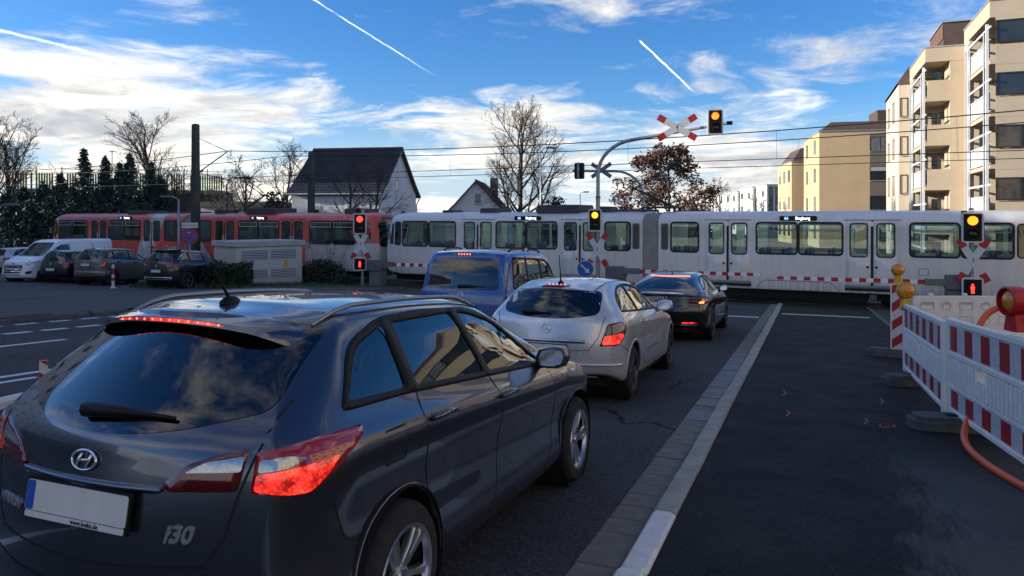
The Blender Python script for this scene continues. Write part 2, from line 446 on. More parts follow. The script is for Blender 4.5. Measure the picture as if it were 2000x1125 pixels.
def row_of(parent, name, x0, x1, y0, y1, ln, top, h, mats, gap=.008, jit=.004, bev=.006):
    meshes = {}
    y = y0; i = 0
    while y < y1:
        l = ln
        mm = mats(y, i)
        key = (mm.name,)
        if key not in meshes:
            q = MB(); q.bbox(x0, x1, 0, l - gap, -h, 0, bev); me = q.mesh(name); me.materials.append(mm); meshes[key] = me
        o = mk(name, meshes[key], None, parent); o.location = (random.uniform(-jit, jit), y, gz(y) + top + random.uniform(-jit, jit) * .6)
        o.rotation_euler = (-PITCH if y < YEND else 0, random.uniform(-.004, .004), random.uniform(-.006, .006))
        y += l; i += 1
PITCH = math.atan(SLOPE)
row_of(bed, 'gutter_stone', -1.215, -.965, -1, 28.8, .265, .004, .10, lambda y, i: m_gutw if 8.4 < y + random.uniform(-.7, .7) < 13.5 else m_gut, .009, .003, .006)
row_of(bed, 'kerb_stone', -.955, -.80, -1, 29.0, 1.0, .045, .2, lambda y, i: m_kerbp if y < 5 else m_kerb, .008, .006, .018)
kl = tag(strip('kerb_bed', -16.30, -16.10, -20, YEND - 1.5, .0, mat('joint', 0)), kind=S)
row_of(kl, 'kerb_stone', -16.27, -16.12, 4, 28, 1.0, .11, .2, lambda y, i: m_kerbd, .008, .004, .015)
kr = tag(strip('kerb_bed', 1.93, 2.07, -8, YEND - 1.2, .0, mat('joint', 0)), kind=S)
row_of(kr, 'kerb_stone', 1.95, 2.05, 3, 28.2, 1.0, .03, .2, lambda y, i: mat('kerb_dark', 0) if 1 else m_kerb, .008, .004, .01)
# painted markings
m_line = mat('road_paint', (.62, .62, .60), .7, var=.12, scale=8, bump=.2, bscale=80, dirt=.5, dirtcol=(.2, .2, .2))
def marking(name, x0, x1, y0, y1, dz=.006, m=m_line):
    o = strip(name, x0, x1, y0, y1, dz, m); tag(o, kind=S); return o
marking('stop_line', -4.3, -1.26, 22.1, 22.42)
marking('stop_line', -.70, 1.72, 23.75, 24.05, .02)
for k in range(14): marking('lane_dash', -15.68, -15.50, 6.2 + k * .76, 6.2 + k * .76 + .46)
for k in range(12): marking('lane_dash', -14.26, -14.06, 6.5 + k * .76, 6.5 + k * .76 + .54)
marking('lane_line', -12.60, -12.44, 1., 9.55); marking('lane_line', -12.60, -12.44, 14., 20.)
marking('lane_line', -9.74, -9.60, -8, 26.); marking('lane_line', -9.36, -9.24, -2, 6.7)
marking('lane_dash', -4.55, -4.43, -4, 3); marking('lane_dash', -4.55, -4.43, 9, 15); marking('lane_line', -4.55, -4.43, 17, 22)
for k in range(9): marking('crossing_mark', -12.5 + k * .9, -12.1 + k * .9, 24.2, 24.7)
# orange spray marks on the new asphalt
m_spray = mat('spray', (.50, .16, .06), .8, var=.4, scale=40); m_spray2 = mat('chalk', (.12, .12, .13), .9, var=.2)
rnd = random.Random(3)
def spray(pts, w, m=m_spray, dz=.017, nm='spray_mark'):
    q = MB()
    for a, b in zip(pts, pts[1:]):
        a, b = Vector(a), Vector(b); t = (b - a).normalized(); n = Vector((-t.y, t.x)) * w / 2
        c = [a - n, b - n * rnd.uniform(.5, 1.2), b + n * rnd.uniform(.5, 1.2), a + n]; q.add([(p.x, p.y, gz(p.y) + dz) for p in c], [(0, 1, 2, 3)])
    o = q.build(nm, m); tag(o, kind=S)
g0 = lambda px, py: tuple(on_ground(px, py).xy)
for cx, cy, s_ in ((1540, 810, 1.), (1692, 826, 1.), (1532, 770, .7), (1722, 787, .6)):
    spray([g0(cx - 4 * s_, cy + 5), g0(cx + 3, cy), g0(cx - 3 * s_, cy - 6)], .016); spray([g0(cx, cy), g0(cx + 48 * s_, cy + 3)], .010, m_spray2); spray([g0(cx, cy), g0(cx + 22 * s_, cy + 1.5)], .012)
spray([g0(1718, 836), g0(1748, 837), g0(1746, 832), g0(1720, 831), g0(1718, 836)], .011); spray([g0(1722, 838), g0(1750, 836)], .012)
# manhole by the far kerb
q = MB(); q.lathe([(.001, .02), (.30, .02), (.32, .008), (.36, .006)], 24, Matrix.Translation((-15.95, 10.1, gz(10.1)))); tag(q.build('manhole_cover', mat('iron', (.03, .03, .032), .6, .4), None, True), kind=S)

# ------------------------------------------------------------------ tram line
AL = math.atan(.1043); TO = Vector((-5.86, 29.9, gz(99))); TT = Vector((math.cos(AL), -math.sin(AL), 0)); TN = Vector((math.sin(AL), math.cos(AL), 0))
def tl(x, y, z=0): return TO + TT * x + TN * (y + 1.325) + Vector((0, 0, z))     # tram frame: x along, y away from the road (0 = track axis), z above rail
TM = Matrix.Translation(tl(0, 0)) @ Matrix.Rotation(-AL, 4, 'Z')
m_ballast = mat('ballast', (.075, .068, .06), .95, var=.4, scale=14, bump=1., bscale=22)
q = MB(); q.quad(*[tl(x, y, z) for x, y, z in ((-160, -1.9, -.10), (-15.0, -1.9, -.10), (-15.0, 6.6, -.10), (-160, 6.6, -.10))]); q.quad(*[tl(x, y, z) for x, y, z in ((12.5, -1.9, -.10), (120, -1.9, -.10), (120, 6.6, -.10), (12.5, 6.6, -.10))])
bal = tag(q.build('track_ballast', m_ballast), kind=S)
q = MB(); q.box(-15, 12.5, -2.3, 6.9, -.3, -.02, TM); tag(q.build('level_crossing', asphalt_mat('crossing_asphalt', (.04, .04, .043), .45, .1, .4)), kind=S)
rail_m = mat('rail_steel', (.16, .14, .12), .4, .8, var=.3, scale=5)
for yo in (-.7175, .7175, 4.2 - .7175, 4.2 + .7175):
    q = MB(); q.box(-160, 120, yo - .035, yo + .035, -.12, .0, TM); tag(q.build('rail', rail_m), kind=S)
# concrete kerb strips along the track on the near side of the crossing
kq = mat('concrete', (.20, .20, .19), .85, var=.2, scale=3, bump=.3)
for x0 in range(-40, 24, 2):
    if -15 < x0 < 12: continue
    q = MB(); q.bbox(x0, x0 + 1.98, -2.0, -1.85, -.2, .05, .01, TM); tag(q.build('track_kerb', kq), kind=S)
# grass verge between yard and track
rg = random.Random(11)
def grass(name, poly, n, hmin, hmax, col, label, z0=None):
    mg = mat('grass_' + name, col, .8, var=.35, scale=3); q = MB(); xs = [p[0] for p in poly]; ys = [p[1] for p in poly]; c = 0
    while c < n:
        x, y = rg.uniform(min(xs), max(xs)), rg.uniform(min(ys), max(ys))
        if not inside((x, y), poly): continue
        h = rg.uniform(hmin, hmax); a = rg.uniform(0, 2 * PI); w = .012 + .01 * rg.random(); dx, dy = math.cos(a), math.sin(a); b = rg.uniform(.1, .5) * h
        z = gz(y) + .0
        q.add([(x - dy * w, y + dx * w, z), (x + dy * w, y - dx * w, z), (x + dx * b + dy * w * .5, y + dy * b - dx * w * .5, z + h * .7), (x + dx * b * 1.9, y + dy * b * 1.9, z + h)], [(0, 1, 2), (0, 2, 3)]); c += 1
    o = q.build(name, mg); tag(o, label, 'grass', kind='stuff'); return o
vpoly = [(-25.6, 22.3), (-20.0, 24.6), (-17.2, 27.2), (-17.0, 29.6), (-27.5, 30.6), (-27.5, 24.6)]
q = MB(); q.add([(x, y, gz(y) + .02) for x, y in vpoly] + [(x, y, gz(y) - .05) for x, y in vpoly], [tuple(range(6))] + [(i, (i + 1) % 6, 6 + (i + 1) % 6, 6 + i) for i in range(6)]); tag(q.build('verge', mat('verge_soil', (.035, .04, .02), .95, var=.4, scale=3, bump=.6, bscale=30)), kind=S)
grass('grass', vpoly, 9000, .04, .22, (.055, .085, .03), 'rough green grass on the verge around the grey transformer cabinet')
# ------------------------------------------------------------------ vehicles
def sstep(t): t = max(0., min(1., t)); return t * t * (3 - 2 * t)
def crom(p0, p1, p2, p3, t):
    return .5 * ((2 * p1) + (-p0 + p2) * t + (2*p0 - 5*p1 + 4*p2 - p3) * t*t + (-p0 + 3*p1 - 3*p2 + p3) * t**3)
class Body:
    SUB = 6
    def __init__(s, P):
        s.P = P; xr, xf = P['xr'], P['xf']
        L = xf - xr; xs = []; n = P.get('n', 96)
        for i in range(n + 1):
            t = i / n; u = .5 - .5 * math.cos(PI * t); xs.append(xr + L * (.72 * u + .28 * t))
        keyrows = [s.section(x) for x in xs]
        V = []; rings = []
        for sec in keyrows:
            ring = []
            m = len(sec)
            for k in range(m - 1):
                p0 = sec[k - 1] if k > 0 else sec[0] * 2 - sec[1]
                p3 = sec[k + 2] if k + 2 < m else Vector((sec[k][0], -sec[k][1], sec[k][2]))
                for j in range(s.SUB):
                    ring.append(crom(p0, sec[k], sec[k + 1], p3, j / s.SUB))
            ring.append(sec[-1])
            full = ring + [Vector((p.x, -p.y, p.z)) for p in reversed(ring[:-1])]
            rings.append(full)
        nr = len(rings[0]); half = (nr - 1) // 2; K5 = 6 * s.SUB
        for r in rings: V += r
        Fc = []
        for i in range(len(xs) - 1):
            for k in range(nr - 1):
                a = i * nr + k; Fc.append((a, a + 1, a + nr + 1, a + nr))     # flip checked below
        for end in (0, 1):
            bi = 0 if end == 0 else (len(xs) - 1) * nr
            bulge = P.get('bulge_r', .06) if end == 0 else P.get('bulge_f', .12)
            arc = list(range(K5, nr - K5)); m = len(arc) - 1
            grid = []
            for k in range(K5):
                rp = V[bi + k]; row = [bi + k]
                for j in range(1, m):
                    q = V[bi + arc[j]]; q0 = V[bi + arc[0]]; v = q.y / q0.y
                    x = rp.x + (-1 if end == 0 else 1) * bulge * (1 - v * v) * (1 if k > 3 else .8)
                    V.append(Vector((x, rp.y * v, rp.z))); row.append(len(V) - 1)
                row.append(bi + nr - 1 - k); grid.append(row)
            grid.append([bi + a for a in arc])
            # crown bulge on the top row too
            for j in range(1, m):
                q = V[bi + arc[j]]; v = q.y / V[bi + arc[0]].y
                q.x += (-1 if end == 0 else 1) * bulge * (1 - v * v)
            for k in range(K5):
                for j in range(m):
                    f = (grid[k][j], grid[k + 1][j], grid[k + 1][j + 1], grid[k][j + 1])
                    Fc.append(f if end == 1 else f[::-1])
        # body bulge of the top ring spread forward so the roof end stays smooth
        s.V = V; s.Fc = [f[::-1] for f in Fc]
        # orientation: make sure side faces point outwards
        c = Vector((0, 0, .7)); f = s.Fc[(len(xs) // 2) * (nr - 1) + 2 * s.SUB]
        nrm = (V[f[1]] - V[f[0]]).cross(V[f[2]] - V[f[0]])
        if nrm.y * V[f[0]].y < 0: s.Fc = [g[::-1] for g in s.Fc]
        T = []
        for g in s.Fc: T += [(g[0], g[1], g[2]), (g[0], g[2], g[3])]
        s.T = T; s.bvh = BVHTree.FromPolygons(V, T)
        N = [Vector() for _ in V]
        for g in s.Fc:
            nn = (V[g[2]] - V[g[0]]).cross(V[g[3]] - V[g[1]])
            for i in g: N[i] += nn
        s.N = [a.normalized() if a.length > 0 else Vector((0, 0, 1)) for a in N]
        s.alive = [True] * len(s.Fc); s.W = [v.copy() for v in V]
    def section(s, x):
        P = s.P; W = interp(P['W'], x); zs = interp(P['zs'], x); zb = interp(P['zb'], x); zt = interp(P['zt'], x)
        xr, xf = P['xr'], P['xf']
        c = sstep((zt - zb - .02) / P.get('ch', .42)); cr = P.get('crown', .05)
        cr = .02 + (cr - .02) * c
        yr = interp(P['roofw'], x)
        sh = P.get('shoulder', .06)
        y4 = W - sh; y5 = (W - .16) * (1 - c) + yr * c; z5 = zt - cr - (1 - c) * .015
        y4 = max(y4, y5 + .01)
        z4 = min(zb, z5 - .03)
        z3 = z4 - P.get('drop3', .13)
        pts = [(W - .13, zs), (W + P.get('sill', -.03), zs + .05), (W + P.get('bulge', .0), zs + (z4 - zs) * .48), (W + P.get('sh3', -.008), z3), (y4, z4),
               ((y4 + y5) / 2 + .018 * c, (z4 + z5) / 2), (y5, z5), (y5 * .6, zt - cr * .2), (0, zt)]
        # plan rounding at the ends
        out = []
        for r, (y, z) in enumerate(pts):
            dx = 0
            for end in (0, 1):
                d = (x - xr) if end == 0 else (xf - x)
                off = P['off_r'][r] if end == 0 else P['off_f'][r]
                Ld = P.get('Lr', .9) if end == 0 else P.get('Lf', .9)
                k = 1 - sstep(d / Ld); dx += (1 if end == 0 else -1) * off * k
                Rr = P.get('Rr', .3) if end == 0 else P.get('Rf', .5); In = P.get('In_r', .2) if end == 0 else P.get('In_f', .3)
                if d < Rr:
                    q = 1 - d / Rr; y -= In * (1 - math.sqrt(max(0, 1 - q * q))) * (y / .8)
            out.append(Vector((x + dx, y, z)))
        return out
    def hit(s, o, d):
        h = s.bvh.ray_cast(o, d)
        if h[0] is None:
            h = s.bvh.find_nearest(o + d * s.P.get('far', 3.))
        p, n, i, _ = h
        t = s.T[i]; a, b, c = (s.V[j] for j in t)
        q = barycentric_transform(p, a, b, c, s.N[t[0]], s.N[t[1]], s.N[t[2]])
        return p, (q.normalized() if q.length > .1 else n)
    def frame(s, axis, sign=1):
        # origin, u (2D x), v (2D y), direction of the ray
        if axis == 'side': return Vector((0, sign * 3, 0)), Vector((1, 0, 0)), Vector((0, 0, 1)), Vector((0, -sign, 0))
        if axis == 'rear': return Vector((s.P['xr'] - 2, 0, 0)), Vector((0, 1, 0)), Vector((0, 0, 1)), Vector((1, 0, 0))
        if axis == 'front': return Vector((s.P['xf'] + 2, 0, 0)), Vector((0, 1, 0)), Vector((0, 0, 1)), Vector((-1, 0, 0))
        if axis == 'top': return Vector((0, 0, 4)), Vector((1, 0, 0)), Vector((0, 1, 0)), Vector((0, 0, -1))
        if axis == 'rc':      # rear corner: seen from behind and outside, 2D x runs outward/forward from the corner
            cx = Vector((s.P['xr'], sign * interp(s.P['W'], 0), 0)); u = Vector((1, sign * 1, 0)).normalized(); dr = Vector((1, -sign, 0)).normalized()
            return cx - dr * 2, u, Vector((0, 0, 1)), dr
        if axis == 'fc':
            cx = Vector((s.P['xf'], sign * interp(s.P['W'], 0), 0)); u = Vector((-1, sign * 1, 0)).normalized(); dr = Vector((-1, -sign, 0)).normalized()
            return cx - dr * 2, u, Vector((0, 0, 1)), dr
    def cut(s, poly, axis, sign=1, lim=None):
        o, u, v, d = s.frame(axis, sign)
        poly = clean_poly(poly)
        xs = [p[0] for p in poly]; ys = [p[1] for p in poly]; x0, x1, y0, y1 = min(xs), max(xs), min(ys), max(ys)
        ins = {}
        for i, p in enumerate(s.W):
            q = p - o; a, b = q.dot(u), q.dot(v)
            if x0 <= a <= x1 and y0 <= b <= y1 and s.N[i].dot(d) < -.03 and (lim is None or lim(p)) and inside((a, b), poly): ins[i] = (a, b)
        for fi, f in enumerate(s.Fc):
            if s.alive[fi] and all(i in ins for i in f): s.alive[fi] = False
        used = set(i for fi, f in enumerate(s.Fc) if s.alive[fi] for i in f)
        for i, ab in ins.items():
            if i in used:
                q, _ = nearest(ab, poly)
                p, n = s.hit(o + u * q[0] + v * q[1], d); s.W[i] = p
    def mesh(s, name, off=0.):
        idx = {}; vs = []; fs = []
        for fi, f in enumerate(s.Fc):
            if not s.alive[fi]: continue
            g = []
            for i in f:
                if i not in idx: idx[i] = len(vs); vs.append(s.W[i] + s.N[i] * off)
                g.append(idx[i])
            fs.append(tuple(g))
        me = bpy.data.meshes.new(name); me.from_pydata([tuple(v) for v in vs], [], fs); me.update()
        if off == 0:
            me.polygons.foreach_set('use_smooth', [True] * len(fs))
            inv = [None] * len(vs)
            for i, k in idx.items(): inv[k] = tuple(s.N[i])
            me.normals_split_custom_set_from_vertices(inv)
        return me
    def patch(s, name, poly, axis, m, parent, sign=1, off=.003, holes=(), h=.045, thick=.0, flat=None):
        o, u, v, d = s.frame(axis, sign)
        ov, tris = tri2d(poly, holes, h)
        vs = []; ns = []
        for q in ov:
            p, n = s.hit(o + u * q.x + v * q.y, d)
            if flat is not None: n = (n * (1 - flat) - d * flat).normalized()
            vs.append(p + n * off); ns.append(n)
        flip = (u.cross(v)).dot(d) > 0
        fs = [t[::-1] if flip else t for t in tris]
        nf = len(fs)
        if thick:
            cnt = {}
            for f in fs:
                for a, b in zip(f, f[1:] + f[:1]): cnt[(a, b)] = 1
            k = len(vs); bd = {}
            for (a, b) in list(cnt):
                if (b, a) not in cnt:
                    for i in (a, b):
                        if i not in bd: bd[i] = len(vs); vs.append(vs[i] - ns[i] * thick); ns.append(ns[i])
                    fs.append((b, a, bd[a], bd[b]))
        me = bpy.data.meshes.new(name); me.from_pydata([tuple(a) for a in vs], [], fs); me.update()
        me.polygons.foreach_set('use_smooth', [True] * len(fs))
        if not thick: me.normals_split_custom_set_from_vertices([tuple(a) for a in ns])
        else:
            me.polygons.foreach_set('use_smooth', [i < nf for i in range(len(fs))])
        return mk(name, me, m, parent)
    def line(s, name, pts, axis, m, parent, sign=1, w=.006, off=.0012, closed=False):
        o, u, v, d = s.frame(axis, sign); pl = []
        pts = [Vector(p) for p in pts]
        for i in range(len(pts) - (0 if closed else 1)):
            a, b = pts[i], pts[(i + 1) % len(pts)]; k = max(1, int((b - a).length / .04))
            pl += [a + (b - a) * j / k for j in range(k)]
        if not closed: pl.append(pts[-1])
        vs = []; fs = []
        for i, p in enumerate(pl):
            t = (pl[min(i + 1, len(pl) - 1)] - pl[max(i - 1, 0)]).normalized(); nn = Vector((-t.y, t.x))
            for sg in (-1, 1):
                q = p + nn * sg * w / 2; a, n = s.hit(o + u * q.x + v * q.y, d); vs.append(a + n * off)
        for i in range(len(pl) - 1): fs.append((2 * i, 2 * i + 1, 2 * i + 3, 2 * i + 2))
        if closed: k = 2 * (len(pl) - 1); fs.append((k, k + 1, 1, 0))
        me = bpy.data.meshes.new(name); me.from_pydata([tuple(a) for a in vs], [], fs); me.update()
        return mk(name, me, m, parent)

M_TYRE = mat('tyre', (.018, .018, .019), .85, var=.25, scale=9, bump=.25, bscale=80)
M_RIM = mat('alloy', (.55, .56, .58), .28, .9, var=.1, scale=8)
M_RIMD = mat('dark_alloy', (.09, .09, .1), .35, .7, var=.1)
M_BLACK = mat('black_plastic', (.008, .008, .009), .5, var=.2, scale=12, spec=.22)
M_BLACKG = mat('black_gloss', (.008, .008, .009), .12, var=0, coat=.5)
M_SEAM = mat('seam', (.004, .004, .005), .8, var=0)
M_CHROME = mat('chrome', (.80, .81, .83), .16, .85, var=0)
M_INT = mat('interior_cloth', (.018, .018, .02), .9, var=.2, scale=10)
M_INTL = mat('interior_grey', (.09, .09, .09), .85, var=.15)
M_REDLENS = mat('red_lens', (.36, .008, .010), .1, var=0, coat=1., spec=.6)
M_REDDARK = mat('red_lens_dark', (.10, .004, .006), .12, var=0, coat=1.)
M_REDLIT = mat('red_lens_lit', (.5, .01, .01), .15, var=0, coat=1., emit=(1, .03, .02), estr=.8)
def lit_lens(name, col, e, strength):
    m = bpy.data.materials.new(name); m.use_nodes = True; N = NT(m.node_tree); MATS[name] = m
    b = N.n('ShaderNodeBsdfPrincipled'); o = N.n('ShaderNodeOutputMaterial'); N.t.links.new(b.outputs[0], o.inputs[0]); tc = N.n('ShaderNodeTexCoord').outputs['Object']
    vo = N.n('ShaderNodeTexVoronoi'); N.set(vo, 'Scale', 95.); N.set(vo, 'Vector', tc); big = N.noise(tc, 16, 2, .5)
    f = N.m('MULTIPLY', N.ramp(vo.outputs['Distance'], [(.0, (1,) * 3), (.6, (.25,) * 3)]), N.ramp(big, [(.35, (.15,) * 3), (.65, (1.,) * 3)]))
    N.set(b, 'Base Color', c4(col)); N.set(b, 'Roughness', .12); N.set(b, 'Coat Weight', 1.); N.set(b, 'Emission Color', c4(e)); N.set(b, 'Emission Strength', N.m('MULTIPLY', f, strength)); return m
M_REDLIT = lit_lens('brake_lens', (.42, .008, .008), (1, .035, .02), 1.25)
M_REDHOT = mat('brake_filament', (.8, .05, .03), .2, var=0, emit=(1, .13, .07), estr=1.3)
M_CLEAR = mat('clear_lens', (.42, .44, .46), .12, .5, var=.25, scale=90, coat=1.)
M_PLATE = mat('plate_white', (.62, .62, .6), .35, var=.06, scale=14)
M_BLUE = mat('plate_blue', (.02, .08, .42), .4, var=0)
G_CAR = glass_mat('car_glass', (.16, .18, .18), 1.15)
G_TINT = glass_mat('tinted_glass', (.05, .055, .06), 1.15)
def paint(name, col, metal=.35, rough=.32, **k): return mat('paint_' + name, col, rough, metal, var=k.get('var', .04), scale=2.5, coat=1., coatr=k.get('coatr', .02), dirt=k.get('dirt', 0), dirtcol=(.08, .08, .075))

def wheel_meshes(r=.316, w=.2, rim=.215, spokes=5, style='split', rimmat=None):
    rot = Matrix.Rotation(R(-90), 4, 'X')    # axle along y, outside face towards +y
    t = MB(); hw = w / 2
    t.lathe([(rim - .006, -hw + .02), (rim + .015, -hw), (r - .03, -hw + .004), (r - .006, -hw + .03), (r, -hw + .05), (r, hw - .05), (r - .006, hw - .03), (r - .03, hw - .004), (rim + .022, hw), (rim + .004, hw - .006), (rim - .004, hw - .03)], 44, rot)
    b = MB(); b.lathe([(.05, hw - .075), (rim - .045, hw - .08), (rim - .045, hw - .1)], 28, rot, cap=True)
    b.lathe([(rim - .012, hw - .05), (rim - .02, -hw + .02)], 32, rot)
    k = MB()
    k.lathe([(rim - .004, hw - .012), (rim + .006, hw - .004), (rim + .004, hw + .001), (rim - .014, hw - .004), (rim - .022, hw - .03)], 44, rot)
    k.lathe([(.001, hw - .022), (.03, hw - .02), (.034, hw - .03), (.06, hw - .038), (.064, hw - .06)], 20, rot)
    ns = spokes
    for i in range(ns):
        for off in ((-.17, .17) if style == 'split' else (0,)):
            a = 2 * PI * i / ns; Mx = rot @ Matrix.Rotation(a, 4, 'Z')
            a1 = off; wd = .021 if style == 'split' else .034
            r0, r1 = .045, rim - .012
            c0 = Vector((r0, 0, 0)); p1 = Vector((r1 * math.cos(a1), r1 * math.sin(a1), 0)); p0 = Vector((r0 * math.cos(a1 * .9), r0 * math.sin(a1 * .9), 0))
            tt = (p1 - p0).normalized(); nn = Vector((-tt.y, tt.x, 0))
            vs = []
            for p, z, ww in ((p0, hw - .036, wd * .9), (p0.lerp(p1, .5), hw - .022, wd * .8), (p1, hw - .016, wd * 1.15)):
                vs += [p - nn * ww + Vector((0, 0, z - .012)), p - nn * ww * .7 + Vector((0, 0, z)), p + nn * ww * .7 + Vector((0, 0, z)), p + nn * ww + Vector((0, 0, z - .012))]
                vs += [p - nn * ww + Vector((0, 0, z - .04)), p + nn * ww + Vector((0, 0, z - .04))]
            vs = [Mx @ v for v in vs]; fs = []
            for q in (0, 6): fs += [(q, q + 1, q + 7, q + 6), (q + 1, q + 2, q + 8, q + 7), (q + 2, q + 3, q + 9, q + 8), (q + 4, q, q + 6, q + 10), (q + 3, q + 5, q + 11, q + 9)]
            k.add(vs, [f[::-1] for f in fs])
    bolts = MB()
    for i in range(5):
        a = 2 * PI * (i + .5) / 5; bolts.lathe([(.009, hw - .045), (.009, hw - .03), (.001, hw - .028)], 8, rot @ Matrix.Translation((.045 * math.cos(a), .045 * math.sin(a), 0)))
    k.add(bolts.v, bolts.f)
    ms = (t.mesh('tyre'), b.mesh('wheel'), k.mesh('rim'))
    for me, mm in zip(ms, (M_TYRE, M_SEAM, rimmat or M_RIM)):
        me.materials.append(mm); me.polygons.foreach_set('use_smooth', [True] * len(me.polygons)); me.set_sharp_from_angle(angle=R(40))
    return ms
def put_wheels(root, P, ms):
    for x in (0, P['wb']):
        for sg in (-1, 1):
            tw = P['track'] / 2
            h = mk('wheel', ms[1], None, root); h.location = (x, sg * tw, P['wr']); h.rotation_euler = (0, random.uniform(0, 1.2), 0 if sg > 0 else PI)
            mk('tyre', ms[0], None, h); mk('rim', ms[2], None, h)

def seat_mesh(mb, x, y, w, z=.30, h=.62, head=True, lean=-.22):
    mb.bbox(x - .02, x + .5, y - w / 2, y + w / 2, z, z + .17, .04)
    Mx = Matrix.Translation((x, y, z + .12)) @ Matrix.Rotation(lean, 4, 'Y')
    mb.bbox(-.07, .07, -w / 2, w / 2, 0, h, .05, Mx)
    if head: mb.bbox(-.05, .05, -.13, .13, h + .04, h + .22, .04, Mx)

def arch_poly(cx, cz, r, flat=None, n=28):
    p = [(cx + r * math.cos(a), cz + r * math.sin(a)) for a in [PI * (-.18 + 1.36 * i / n) for i in range(n + 1)]]
    return p + [(p[-1][0], cz - r * 1.2), (p[0][0], cz - r * 1.2)]

